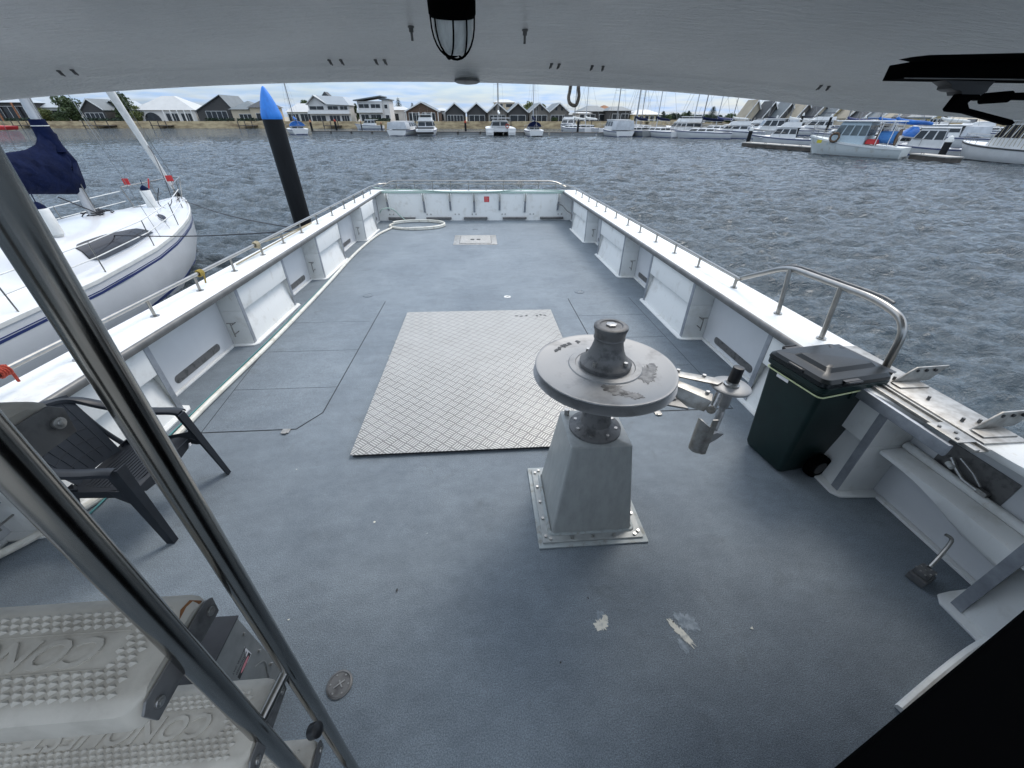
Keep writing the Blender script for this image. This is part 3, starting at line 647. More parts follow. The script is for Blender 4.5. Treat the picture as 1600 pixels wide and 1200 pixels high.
for u, ln in ((515, -.008), (533, -.008), (587, -.007), (601, -.007), (862, .007), (874, .007), (926, .006), (943, .002), (1296, .012), (1309, .004), (85, -.01), (107, -.01)):
    p = oy(u, 98, 2.06); roof_bolt(p.x, 2.06, 0.017, 0.0055, -ln*.7)
m_ = MB(); m_.lathe([(0.058, 0.0), (0.058, -0.004), (0.045, -0.009), (0.02, -0.012), (0.001, -0.013)], (oy(730, 131, 2.21).x, 2.205, 2.512), 24); m_.build('roof_dome', M['castdark'], boat, smooth=True)
# near right gateway: door track, brackets, shelf, latch
zc = capz(1, 2)
m_ = MB()
m_.span((2.70, 1.36, zc+0.001), (2.735, 2.62, zc+0.022)); m_.span((2.785, 1.36, zc+0.001), (2.80, 2.62, zc+0.022)); m_.span((2.736, 1.36, zc+0.001), (2.784, 2.62, zc+0.008))
m_.span((2.84, 1.42, zc+0.001), (3.12, 2.62, zc+0.012)); m_.build('door_track', M['alu'], boat, bevel=0.002)
m_ = MB(); m_.span((2.66, 1.42, zc+0.0225), (2.78, 1.60, zc+0.029)); m_.build('latch_plate', M['alu'], boat, bevel=0.003)
m_ = MB()
for (x, y) in ((2.69, 1.45), (2.74, 1.50), (2.70, 1.56), (2.95, 1.85), (2.95, 2.1), (2.93, 1.62), (3.02, 1.60)): m_.cyl((x, y, zc+0.01), (x, y, zc+0.036), 0.010, n=6)
m_.build('track_bolt', M['castdark'], boat)
m_ = MB(); m_.span((2.628, 1.42, zc-0.075), (2.656, 2.6, zc+0.004)); m_.build('rubbing_trim', M['strip'], boat, bevel=0.006)
for y0 in (2.05, 1.53):
    m_ = MB(); m_.prism([(2.88, y0, zc+0.013), (3.0, y0+0.015, zc+0.10), (3.04, y0+0.02, zc+0.125), (3.30, y0+0.035, zc+0.125), (3.20, y0+0.025, zc+0.013)], (0, 0.010, 0))
    m_.span((2.88, y0-0.07, zc+0.0125), (3.10, y0, zc+0.022))
    fb = m_.build('door_bracket', M['alu'], boat, bevel=0.002)
    m_ = MB()
    for k in range(3): m_.cyl((3.05+0.07*k, y0+0.014, zc+0.10), (3.05+0.07*k, y0+0.040, zc+0.10), 0.011, n=10)
    m_.build('bracket_hole', M['seam'], fb)
# curved shelf in the near bay
m_ = MB(); secs = []
for k in range(15):
    t = k/14; y = 1.80-0.86*t; dropz = 0.02+0.14*(1/(1+math.exp(-10*(t-0.45)))); zf = 0.435-0.0*t
    xf = 2.80+0.02*math.sin(t*PI)
    secs.append([(xf, y, zf+0.012), (xf+0.02, y, zf+0.02), (XR-0.003, y, zf+0.03), (XR-0.003, y, zf-dropz-0.05), (xf+0.05, y, zf-dropz), (xf, y, zf-dropz*0.6)])
m_.loft(secs); m_.build('bay_shelf', M['gel'], boat, smooth=True, angle=50)
m_ = MB(); m_.tube([(2.97, 1.80, 0.49), (2.97, 1.0, 0.49)], 0.028, 12); m_.build('shelf_rim', M['gel'], boat, smooth=True)
m_ = MB(); m_.span((XR-0.006, 1.25, 0.50), (XR-0.001, 1.64, 0.68)); lp_ = m_.build('latch_recess', M['castdark'], boat, bevel=0.004)
tag(lp_, 'dark recess holding a metal door latch in the near bay')
m_ = MB(); m_.tube([(2.975, 1.56, 0.60), (2.965, 1.50, 0.56), (2.96, 1.44, 0.53), (2.965, 1.32, 0.52)], 0.011, 8); m_.tube([(2.97, 1.52, 0.63), (2.96, 1.42, 0.60), (2.97, 1.36, 0.55)], 0.007, 8); m_.box((2.965, 1.33, 0.53), (0.03, 0.05, 0.03)); m_.build('latch', M['bolt'], lp_, smooth=True)
m_ = MB(); m_.cyl((2.96, 1.55, 0.565), (2.95, 1.51, 0.56), 0.017, n=12); m_.build('white_roller', M['vinyl'], lp_, smooth=True)
# hinge foot
m_ = MB(); m_.box((2.66, 1.12, 0.03), (0.11, 0.09, 0.05), rz=0.3); m_.box((2.665, 1.125, 0.075), (0.09, 0.075, 0.035), rz=0.3); hf = m_.build('hinge_foot', M['castdark'], boat, bevel=0.004)
m_ = MB(); m_.tube(smooth_path([(2.70, 1.14, 0.10), (2.76, 1.17, 0.16), (2.82, 1.21, 0.25), (2.80, 1.24, 0.27)], 5), 0.010, 8); m_.build('hinge_lever', M['rail'], hf, smooth=True)
m_ = MB()
for k in range(9): m_.cyl((2.625+0.035*(k % 3), 1.095+0.028*(k//3), 0.09), (2.625+0.035*(k % 3), 1.095+0.028*(k//3), 0.096), 0.005, n=6)
m_.build('rivet', M['alu'], hf)
c0_, c1_, c2_, c3_ = dk(1400, 1105), dk(1462, 1052), dk(1515, 1012), dk(1560, 988)
m_ = MB(); m_.tube(smooth_path([(c.x, c.y-0.012, 0.012) for c in (c0_, c1_, c2_, c3_)], 5), 0.020, 8); m_.build('cabin_coaming', M['gel'], boat, smooth=True)
# black console beside the doorway
A = dk(1290, 1200, 1.50); A.z = 0; B_e = dk(1600, 945, 1.50); B_e.z = 0; dv = (B_e-A).normalized(); nv = Vector((dv.y, -dv.x, 0))
m_ = MB(); p0 = A-dv*0.22+nv*0.012; pb0 = p0+nv*0.09; m_.prism([pb0, pb0+dv*2.1, pb0+dv*2.1+nv*0.7, pb0+nv*0.7], (0, 0, 1.47)); cn = m_.build('console', M['blackm'], boat, bevel=0.01)
m_ = MB(); q0 = p0-nv*0.006+Vector((0, 0, 1.471)); m_.prism([q0-dv*0.01, q0+dv*2.12, q0+dv*2.12+nv*0.82, q0-dv*0.01+nv*0.82], (0, 0, 0.03)); m_.build('console_top', M['blackm'], cn, bevel=0.008)
tag(cn, 'black console beside the doorway at lower right')
# unseen cabin wall behind the camera, kept low to let light in
m_ = MB(); m_.span((-3.2, -2.55, 0.01), (2.9, -2.45, 1.1)); m_.build('cabin_front', M['gel'], boat)
# scuff marks sticker on left trim
m_ = MB(); m_.span((-2.997, 4.60, capz(-1, 4.6)-0.085), (-2.992, 4.66, capz(-1, 4.6)-0.062)); m_.build('red_mark', M['red'], boat)
# near left pipe work
m_ = MB(); m_.tube([(-3.24, 1.35, 0.34), (-3.10, 1.48, 0.20)], 0.012, 8); m_.lathe([(0.03, 0), (0.03, 0.02), (0.012, 0.024)], (-3.1, 1.48, 0.18), 12); m_.build('cleat', M['rail'], boat, smooth=True)
# ------------------------------------------------------------------ things on deck
# bin height factor and big tread plate
pt = thing('deck_plate', 'large silver tread plate lying over the middle of the blue grey deck', 'metal plate', (-0.06, 4.0, 0.0), boat=True)
m_ = MB(); m_.span((-1.11, -1.56, 0.030), (1.11, 1.56, 0.036)); m_.build('plate_sheet', M['checker'], pt, bevel=0.002)
m_ = MB(); m_.span((-1.095, -1.545, 0.002), (1.095, 1.545, 0.0298)); m_.build('plate_shadow_gap', M['seam'], pt)  # inset block under the sheet, coloured dark for the shadow line round it
m_ = MB()
for k, (x, y) in enumerate(((0.55, 1.33), (0.62, 1.31), (0.70, 1.33), (0.86, 1.32), (0.92, 1.35), (0.98, 1.33))): m_.box((x, y, 0.0368), (0.05, 0.03, 0.001), rz=0.5*k)
m_.build('dark_mark', M['ink'], pt)

# pot hauler
hb = (0.69, 1.85)
ph = thing('pot_hauler', 'grey cast metal pot hauler with wide grooved sheave on a tapered pedestal', 'winch', (*hb, 0.0), boat=True)
m_ = MB(); m_.span((-0.375, -0.365, 0.001), (0.375, 0.365, 0.014)); m_.build('sealant_bed', M['sealant'], ph, bevel=0.006)
m_ = MB(); m_.span((-0.345, -0.335, 0.0145), (0.345, 0.335, 0.028)); bf = m_.build('base_flange', M['greypaint'], ph, bevel=0.004)
m_ = MB()
for k in range(5):
    t = -0.29+0.145*k
    for (x, y) in ((t, -0.312), (t, 0.312), (-0.322, t), (0.322, t)): m_ = MB(); m_.cyl((x, y, 0.028), (x, y, 0.040), 0.011, n=6); m_.build('flange_bolt', M['bolt'], bf)
m_ = MB(); m_.tube(arc([(-0.290, -0.275, 0.03), (0.290, -0.275, 0.03), (0.290, 0.275, 0.03), (-0.290, 0.275, 0.03)], 4, 0.03, True), 0.013, 6, closed=True); m_.build('weld_bead', M['sealant'], bf, smooth=True)
m_ = MB(); bs = 0.285; ts = 0.19
def rsq(h, z, r=0.016, n=4):
    o = []
    for cx, cy, a in ((1, 1, 0), (-1, 1, 90), (-1, -1, 180), (1, -1, 270)):
        for k in range(n+1): t = R(a+90*k/n); o.append((cx*(h-r)+r*math.cos(t), cy*(h-r)+r*math.sin(t), z))
    return o
m_.loft([rsq(bs-0.01, 0.0285), rsq(bs-0.012, 0.05), rsq(ts+0.003, 0.715), rsq(ts+0.001, 0.726), rsq(ts-0.006, 0.731)]); m_.build('pedestal', M['greypaint'], ph, smooth=True, angle=40)
m_ = MB(); m_.lathe([(0.165, 0.732), (0.165, 0.748), (0.158, 0.753), (0.125, 0.765), (0.098, 0.79), (0.09, 0.83), (0.09, 1.0), (0.12, 1.06), (0.14, 1.105)], n=36); nk = m_.build('neck', M['castdark'], ph, smooth=True)
m_ = MB()
for k in range(8): t = k*PI/4+0.35; m_.cyl((0.13*math.cos(t), 0.13*math.sin(t), 0.75), (0.13*math.cos(t), 0.13*math.sin(t), 0.768), 0.013, n=6)
m_.cyl((-0.155, 0.145, 0.731), (-0.155, 0.145, 0.775), 0.018, n=6); m_.build('neck_bolt', M['bolt'], nk)
m_ = MB(); Rr = 0.405
m_.lathe([(0.10, 1.112), (0.30, 1.116), (Rr-0.006, 1.133), (Rr+0.005, 1.136), (Rr+0.008, 1.140), (Rr+0.002, 1.143), (Rr-0.070, 1.149), (Rr-0.085, 1.158), (Rr-0.080, 1.174), (Rr-0.012, 1.189), (Rr, 1.194), (Rr-0.002, 1.200), (Rr-0.010, 1.202), (Rr-0.018, 1.199), (0.212, 1.199), (0.206, 1.205), (0.172, 1.206), (0.168, 1.2015), (0.10, 1.2015)], n=96)
m_.build('sheave', M['cast'], ph, smooth=True, angle=40)
m_ = MB(); m_.lathe([(0.146, 1.202), (0.148, 1.226), (0.140, 1.234), (0.126, 1.242), (0.108, 1.268), (0.092, 1.305), (0.082, 1.345), (0.080, 1.368), (0.086, 1.372), (0.087, 1.378), (0.083, 1.384), (0.087, 1.415), (0.094, 1.434), (0.092, 1.446), (0.083, 1.452), (0.064, 1.452), (0.058, 1.446), (0.05, 1.447), (0.001, 1.447)], n=48)
cp = m_.build('capstan', M['castdark'], ph, smooth=True, angle=40)
m_ = MB()
for k in range(4): t = k*PI/2+0.75; m_.cyl((0.124*math.cos(t), 0.124*math.sin(t), 1.24), (0.124*math.cos(t), 0.124*math.sin(t), 1.262), 0.012, n=6)
m_.lathe([(0.03, 1.4475), (0.03, 1.456), (0.012, 1.458)], n=6); m_.build('capstan_bolt', M['bolt'], cp)
for k, a in enumerate((142, 136, 129, 125.5, 119, 107)):
    m_ = MB(); t = R(a); m_.box((0.315*math.cos(t), 0.315*math.sin(t), 1.2005), (0.022, 0.030, 0.0012), rz=t+0.4*k); m_.box((0.312*math.cos(t+.02), 0.312*math.sin(t+.02), 1.2003), (0.010, 0.040, 0.0012), rz=t+0.9*k); m_.build('worn_mark', M['ink'], ph)
stain = mat('damp grease stain', (0.075, 0.074, 0.072), 0.35, 0.3, col2=(0.20, 0.198, 0.19), vscale=30, vlo=0.35, vhi=0.6, vdetail=9)
for (x, y, sx, sy, sd) in ((-0.02, -0.26, 0.085, 0.05, 4), (0.05, -0.31, 0.06, 0.045, 9), (0.20, -0.12, 0.07, 0.09, 6), (0.26, -0.05, 0.05, 0.05, 12)):
    m_ = flake(x, y, sx, sy, sd); m_.v = [(a, b, c+1.1985) for a, b, c in m_.v]; m_.build('grease_stain', stain, ph)
# arm assembly to the right
sp = Vector((1.47-hb[0], 1.795-hb[1], 1.06))   # small pulley centre, local
def lo(x, y, z): return (x-hb[0], y-hb[1], z)
m_ = MB()
m_.prism([lo(1.07, 1.935, 1.085), lo(1.10, 1.985, 1.085), lo(1.40, 1.87, 1.075), lo(1.43, 1.82, 1.075), lo(1.38, 1.79, 1.075)], (0, 0, -0.010))
m_.build('arm_plate', M['alu'], ph, bevel=0.002)
m_ = MB(); m_.prism([lo(1.08, 1.875, 1.065), lo(1.115, 1.915, 1.070), lo(1.33, 1.735, 1.045), lo(1.295, 1.68, 1.035)], (0, 0, -0.010))
m_.prism([lo(1.08, 1.875, 1.063), lo(1.295, 1.68, 1.035), lo(1.27, 1.68, 0.96), lo(1.16, 1.76, 0.96), lo(1.06, 1.86, 1.01)], (0.008, 0.006, 0)); m_.build('guide_plate', M['alu'], ph, bevel=0.002)
m_ = MB()
for (x, y, z) in ((1.11, 1.925, 1.07), (1.145, 1.90, 1.068), (1.20, 1.94, 1.087), (1.34, 1.88, 1.08), (1.30, 1.745, 1.05)): m_.cyl(lo(x, y, z-0.006), lo(x, y, z+0.010), 0.012, n=6)
m_.build('arm_bolt', M['bolt'], ph)
m_ = MB(); m_.span(lo(0.98, 1.76, 0.99), lo(1.13, 1.84, 1.005)); m_.prism([lo(1.04, 1.74, 0.985), lo(1.17, 1.68, 0.99), lo(1.14, 1.78, 0.995)], (0, 0, -0.012)); m_.build('lower_arm', M['cast'], ph, bevel=0.002)
m_ = MB(); m_.cyl(lo(1.33, 1.70, 0.98), lo(1.36, 1.73, 1.055), 0.019, n=14); m_.cyl(lo(1.31, 1.68, 0.97), lo(1.35, 1.74, 0.965), 0.026, n=14); m_.build('pivot_pin', M['bolt'], ph, smooth=True)
m_ = MB(); secs = []     # curved stripper blade
for k in range(11):
    a = R(120+150*k/10); rr_ = 0.045; cx, cy = 1.245-hb[0], 1.60-hb[1]
    x_, y_ = cx+rr_*math.cos(a), cy+rr_*math.sin(a); xi, yi = cx+(rr_-0.007)*math.cos(a), cy+(rr_-0.007)*math.sin(a)
    zt = 0.945+0.03*math.sin(k/10*PI); secs.append([(x_, y_, 0.745), (x_, y_, zt), (xi, yi, zt), (xi, yi, 0.745)])
m_.loft(secs); m_.span(lo(1.245, 1.548, 0.745), lo(1.275, 1.556, 1.0)); m_.build('stripper_blade', M['alu'], ph, smooth=True, angle=40)
m_ = MB(); m_.lathe([(0.03, -0.02), (0.10, -0.02), (0.112, -0.012), (0.112, -0.002), (0.104, 0.004), (0.04, 0.004)], sp, 40); pu = m_.build('guide_pulley', M['cast'], ph, smooth=True, angle=40)
m_ = MB(); m_.lathe([(0.044, 0.004), (0.044, 0.014), (0.036, 0.020), (0.034, 0.032)], sp, 24); m_.build('pulley_collar', M['bolt'], pu, smooth=True)
m_ = MB(); q = sp+Vector((0.002, 0.0, 0.030)); m_.cyl(q, q+Vector((0.004, 0.0, 0.098)), 0.033, 0.031, 24); m_.build('rubber_grip', M['black'], pu, smooth=True, bevel=0.003)
m_ = MB(); s2 = sp+Vector((0, 0, -0.022)); m_.cyl(s2, s2+Vector((-0.012, -0.015, -0.12)), 0.030, n=20); e1 = s2+Vector((-0.012, -0.015, -0.12)); m_.cyl(e1, e1+Vector((-0.008, -0.01, -0.04)), 0.019, n=14)
e2 = e1+Vector((-0.008, -0.01, -0.04)); m_.cyl(e2, e2+Vector((-0.06, -0.07, -0.08)), 0.022, n=16); m_.box(e2+Vector((-0.085, -0.09, -0.10)), (0.06, 0.03, 0.06), rz=0.5); m_.prism([lo(1.275, 1.60, 0.78), lo(1.36, 1.63, 0.80), lo(1.40, 1.64, 0.83), lo(1.34, 1.62, 0.86), lo(1.275, 1.60, 0.86)], (0, -0.02, 0)); m_.build('pulley_arm', M['cast'], ph, smooth=True, angle=40)

# wheelie bin
bn = thing('wheelie_bin', 'dark green wheeled rubbish bin with charcoal lid and lime cord round its rim', 'rubbish bin', (2.54, 2.24, 0.0), R(9), boat=True)
m_ = MB()
def rrect(x0, x1, y0, y1, z, r, n=4):
    o = []
    for cx, cy, a in ((x1-r, y1-r, 0), (x0+r, y1-r, 90), (x0+r, y0+r, 180), (x1-r, y0+r, 270)):
        for k in range(n+1): t = R(a+90*k/n); o.append((cx+r*math.cos(t), cy+r*math.sin(t), z))
    return o
m_.loft([rrect(-0.20, 0.17, -0.185, 0.185, 0.02, 0.03), rrect(-0.215, 0.19, -0.195, 0.195, 0.06, 0.03), rrect(-0.282, 0.272, -0.228, 0.228, 0.77, 0.035), rrect(-0.286, 0.276, -0.230, 0.230, 0.80, 0.035)]); m_.build('body', M['bin'], bn, smooth=True, angle=40)
m_ = MB(); m_.loft([rrect(-0.290, 0.280, -0.235, 0.235, 0.801, 0.04), rrect(-0.305, 0.290, -0.248, 0.248, 0.812, 0.045), rrect(-0.307, 0.292, -0.250, 0.250, 0.848, 0.045), rrect(-0.300, 0.285, -0.244, 0.244, 0.853, 0.045)]); m_.build('rim', M['bin'], bn, smooth=True, angle=40)
m_ = MB(); m_.loft([rrect(-0.312, 0.285, -0.246, 0.246, 0.8535, 0.05), rrect(-0.318, 0.288, -0.252, 0.252, 0.862, 0.05), rrect(-0.314, 0.285, -0.248, 0.248, 0.885, 0.055), rrect(-0.295, 0.27, -0.225, 0.225, 0.905, 0.05), rrect(-0.20, 0.24, -0.150, 0.150, 0.909, 0.03), rrect(-0.175, 0.22, -0.125, 0.125, 0.930, 0.03), rrect(-0.12, 0.20, -0.09, 0.09, 0.934, 0.03)])
ld = m_.build('lid', M['binlid'], bn, smooth=True, angle=30)
for (x, y, rz_) in ((-0.10, -0.252, 0), (-0.10, 0.252, 0), (-0.30, 0.0, PI/2)):
    m_ = MB(); T = Matrix.Translation((x, y, 0.885)) @ Matrix.Rotation(rz_, 4, 'Z')
    sg_ = 1 if y > 0 or rz_ else -1
    m_.tube(arc([(-0.06, 0, -0.012), (-0.06, 0.018*sg_, 0.012), (0.06, 0.018*sg_, 0.012), (0.06, 0, -0.012)], 4, 0.012), 0.009, 8, T=T); m_.box((0, -0.012*sg_, 0.012), (0.13, 0.03, 0.006), T=T); m_.build('lid_handle', M['black'], ld, smooth=True)
m_ = MB(); m_.tube(rrect(-0.291, 0.281, -0.236, 0.236, 0.792, 0.036, 6), 0.0055, 8, closed=True); m_.v = [(x, y, z-0.02*max(0, -x)*2+0.012*math.sin(x*9)) for x, y, z in m_.v]; m_.build('cord', M['limerope'], bn, smooth=True)
m_ = MB(); m_.cyl((0.325, -0.20, 0.865), (0.325, 0.20, 0.865), 0.016, n=12); m_.box((0.30, -0.17, 0.86), (0.05, 0.02, 0.03)); m_.box((0.30, 0.17, 0.86), (0.05, 0.02, 0.03)); m_.build('handle_bar', M['black'], bn, smooth=True)
m_ = MB(); m_.prism([(0.03, -0.10, 0.906), (0.29, -0.235, 0.90), (0.33, -0.22, 0.895), (0.33, 0.22, 0.895), (0.20, 0.2, 0.91)], (0, 0, 0.004)); m_.v = [(x, y, z-0.004) for x, y, z in m_.v]; m_.build('hinge_flap', M['black'], ld)
for y in (-0.250, 0.250):
    m_ = MB(); m_.cyl((0.06, y-0.03, 0.10), (0.06, y+0.03, 0.10), 0.10, n=28); wv = m_.build('wheel', M['blackm'], bn, smooth=True, bevel=0.008)
    m_ = MB(); s_ = -1 if y < 0 else 1; m_.cyl((0.06, y+s_*0.03, 0.10), (0.06, y+s_*0.036, 0.10), 0.055, n=20); m_.build('hub', M['black'], wv)
m_ = MB(); m_.prism([(-0.2868, 0.125, 0.765), (-0.2868, 0.02, 0.765), (-0.2845, 0.02, 0.740), (-0.2845, 0.125, 0.740)], (-0.0015, 0, 0)); m_.build('label', M['sign'], bn)
m_ = MB(); m_.box((0.0, -0.229, 0.755), (0.02, 0.02, 0.05)); m_.box((0.17, -0.226, 0.755), (0.02, 0.02, 0.05)); m_.build('rib', M['bin'], bn)

for o_ in [bn]+list(bn.children_recursive):
    if o_.type == 'MESH':
        for v_ in o_.data.vertices: v_.co.z *= 1.045
# plastic armchair (faces +x)
ch = thing('plastic_chair', 'charcoal moulded plastic armchair standing against the left bulwark', 'chair', (-2.44, 2.03, 0.0), R(-2), boat=True)
# local: x forward, y left(+). front feet x=.31, back feet x=-.27
m_ = MB(); secs = []; nx = 16
for k in range(nx+1):
    t = k/nx; x = 0.24-0.46*t; z = 0.432-0.035*t+0.012*math.cos(t*PI*2)*(1 if t < .3 else .4) - (0.03*(1-t*6)**2 if t < 1/6 else 0)
    hw = 0.245-0.02*t; 
    secs.append([(x, -hw, z+0.012), (x, -hw*0.5, z-0.006), (x, 0, z-0.010), (x, hw*0.5, z-0.006), (x, hw, z+0.012), (x, hw, z+0.006), (x, 0, z-0.017), (x, -hw, z+0.006)])
m_.loft(secs); seat = m_.build('seat', M['chair'], ch, smooth=True, angle=40)
m_ = MB()
for k in range(13):
    x = 0.19-0.028*k; z = 0.437-0.035*(0.24-x)/0.46
    m_.box((x, 0, z-0.0045), (0.019, 0.42-0.004*k, 0.007))
m_.build('seat_slats', M['chair'], seat, bevel=0.002)
m_ = MB(); m_.prism([(0.245, -0.245, 0.43), (0.255, -0.20, 0.38), (0.262, 0.0, 0.355), (0.255, 0.20, 0.38), (0.245, 0.245, 0.43)], (-0.006, 0, 0)); m_.build('seat_front', M['chair'], seat)
# back: fan shaped panel with curved top
m_ = MB(); nu, nv2 = 12, 12
def bk(u, v):    # u -1..1 across, v 0..1 up
    hw = 0.165+0.065*v; z = 0.40+0.44*v+0.03*(1-u*u)*v
    x = -0.215-0.165*v-0.0*v*v+0.035*u*u
    return Vector((x, u*hw, z))
fr = [[bk(-1+2*i/nu, j/nv2) for i in range(nu+1)] for j in range(nv2+1)]
vs = [p for row in fr for p in row]+[p+Vector((-0.006, 0, 0)) for row in fr for p in row]; W_ = nu+1; o2 = W_*(nv2+1); fs = []
for j in range(nv2):
    for i in range(nu): a = j*W_+i; fs.append((a, a+1, a+W_+1, a+W_)); fs.append((o2+a, o2+a+W_, o2+a+W_+1, o2+a+1))
for i in range(nu): fs.append((i, o2+i, o2+i+1, i+1)); a = nv2*W_+i; fs.append((a, a+1, o2+a+1, o2+a))
for j in range(nv2): a = j*W_; fs.append((a, a+W_, o2+a+W_, o2+a)); a = j*W_+nu; fs.append((a, o2+a, o2+a+W_, a+W_))
m_.add(vs, fs); back = m_.build('backrest', M['chair'], ch, smooth=True, angle=50)
m_ = MB()
for i in range(6):
    u = -0.78+0.312*i; P = [bk(u*(1), 0.06+0.84*k/8)+Vector((0.001, 0, 0)) for k in range(9)]
    m_.tube(P, [0.0028]*9, 6)
for j in range(5):
    P = [bk(-0.8+1.6*k/8, 0.18+0.155*j+0.03*(1-(-1+2*k/8)**2))+Vector((0.0025, 0, 0)) for k in range(9)]
    m_.tube(P, 0.002, 6)
m_.build('back_slats', M['chair'], back, smooth=True)
m_ = MB()       # wide arched top rail flowing into both arms
top = [(0.265, -0.290, 0.645), (0.20, -0.297, 0.655), (0.05, -0.302, 0.655), (-0.10, -0.300, 0.672), (-0.24, -0.285, 0.73), (-0.33, -0.245, 0.80), (-0.37, -0.16, 0.845), (-0.385, 0, 0.868), (-0.37, 0.16, 0.845), (-0.33, 0.245, 0.80), (-0.24, 0.285, 0.73), (-0.10, 0.300, 0.672), (0.05, 0.302, 0.655), (0.20, 0.297, 0.655), (0.265, 0.290, 0.645)]
tp = smooth_path(top, 4); secs = []
for i, p in enumerate(tp):
    a = tp[max(i-1, 0)]; b = tp[min(i+1, len(tp)-1)]; t = (b-a).normalized(); side_ = Vector((t.y, -t.x, 0)).normalized()
    up_ = side_.cross(t); up_ = up_ if up_.z > 0 else -up_
    wv_ = 0.034; th_ = 0.008
    secs.append([p-side_*wv_-up_*0.020, p-side_*(wv_-0.004), p-side_*wv_*0.4+up_*th_, p+side_*wv_*0.4+up_*th_, p+side_*(wv_-0.004), p+side_*wv_-up_*0.020, p+side_*(wv_-0.006)-up_*0.018, p+side_*wv_*.4-up_*0.0, p-side_*wv_*.4, p-side_*(wv_-0.006)-up_*0.018])
m_.loft(secs); m_.build('arm_rail', M['chair'], ch, smooth=True, angle=50)
for s in (-1, 1):
    # front leg: broad tapering channel from arm to foot
    m_ = MB(); secs = []
    for k in range(9):
        t = k/8; x = 0.285+0.055*t; y = s*(0.290+0.035*t); z = 0.645*(1-t)+0.004
        wx = 0.085-0.035*t; wy_ = 0.060-0.022*t; th_ = 0.006
        secs.append([(x, y, z), (x-wx, y, z), (x-wx, y-s*th_, z), (x-th_, y-s*th_, z), (x-th_, y-s*wy_, z), (x, y-s*wy_, z)])
    m_.loft(secs); m_.build('leg', M['chair'], ch, smooth=False)
    m_ = MB(); secs = []
    for k in range(9):
        t = k/8; x = -0.18-0.13*t; y = s*(0.235+0.03*t); z = 0.44*(1-t)+0.004; wx = 0.075-0.035*t; wy_ = 0.05-0.018*t; th_ = 0.006
        secs.append([(x, y, z), (x+wx, y, z), (x+wx, y-s*th_, z), (x+th_, y-s*th_, z), (x+th_, y-s*wy_, z), (x, y-s*wy_, z)])
    m_.loft(secs); m_.build('leg', M['chair'], ch)
    # side skirt joining seat to legs, and back upright
    m_ = MB(); m_.prism([(0.27, s*0.288, 0.47), (0.10, s*0.262, 0.448), (-0.20, s*0.24, 0.425), (-0.23, s*0.24, 0.34), (-0.10, s*0.252, 0.385), (0.12, s*0.265, 0.395), (0.24, s*0.288, 0.34), (0.29, s*0.30, 0.33)], (0, -s*0.006, 0)); m_.build('side_skirt', M['chair'], ch)
    m_ = MB(); m_.prism([(0.262, s*0.24, 0.44), (0.285, s*0.29, 0.62), (0.29, s*0.295, 0.42), (0.28, s*0.26, 0.40)], (-0.006, 0, 0)); m_.build('arm_gusset', M['chair'], ch)
    m_ = MB(); P = smooth_path([(-0.19, s*0.215, 0.41), (-0.27, s*0.215, 0.55), (-0.325, s*0.222, 0.68), (-0.36, s*0.225, 0.80)], 4)
    m_.tube(P, [0.016]*len(P), 8); m_.build('back_frame', M['chair'], ch, smooth=True)
m_ = MB(); m_.box((0.281, 0.20, 0.415), (0.002, 0.016, 0.022)); m_.build('sticker', M['sign'], ch)

# ladder with stainless rails
D = Vector((ray(735, 1500)/np.linalg.norm(ray(735, 1500))).tolist())
P2, P1 = Vector((-0.4702, 0.4403, 2.0775)), Vector((-0.5091, 0.3270, 1.8662))
ldr = thing('boarding_ladder', 'stainless steel ladder with grey beige moulded treads at lower left', 'ladder', (-0.75, 0.38, 0.0), boat=True)
off = Vector((-0.75, 0.38, 0.0))
def onl(P, z): t = (z-P.z)/D.z; return P+D*t-off
for P in (P2, P1):
    m_ = MB(); m_.tube([onl(P, 2.50), onl(P, 0.02)], 0.0195, 40); m_.build('ladder_rail', M['steel'], ldr, smooth=True)
    m_ = MB(); a = onl(P, 2.50)-Vector((0.62, 0, 0)); b = onl(P, 0.02)-Vector((0.62, 0, 0)); m_.tube([a, b], 0.0195, 24); m_.build('ladder_rail', M['steel'], ldr, smooth=True)
m_ = MB(); a = onl(P2, 1.19); b = onl(P1, 1.17); m_.tube([a, b], 0.011, 12); m_.build('cross_tube', M['rail'], ldr, smooth=True)
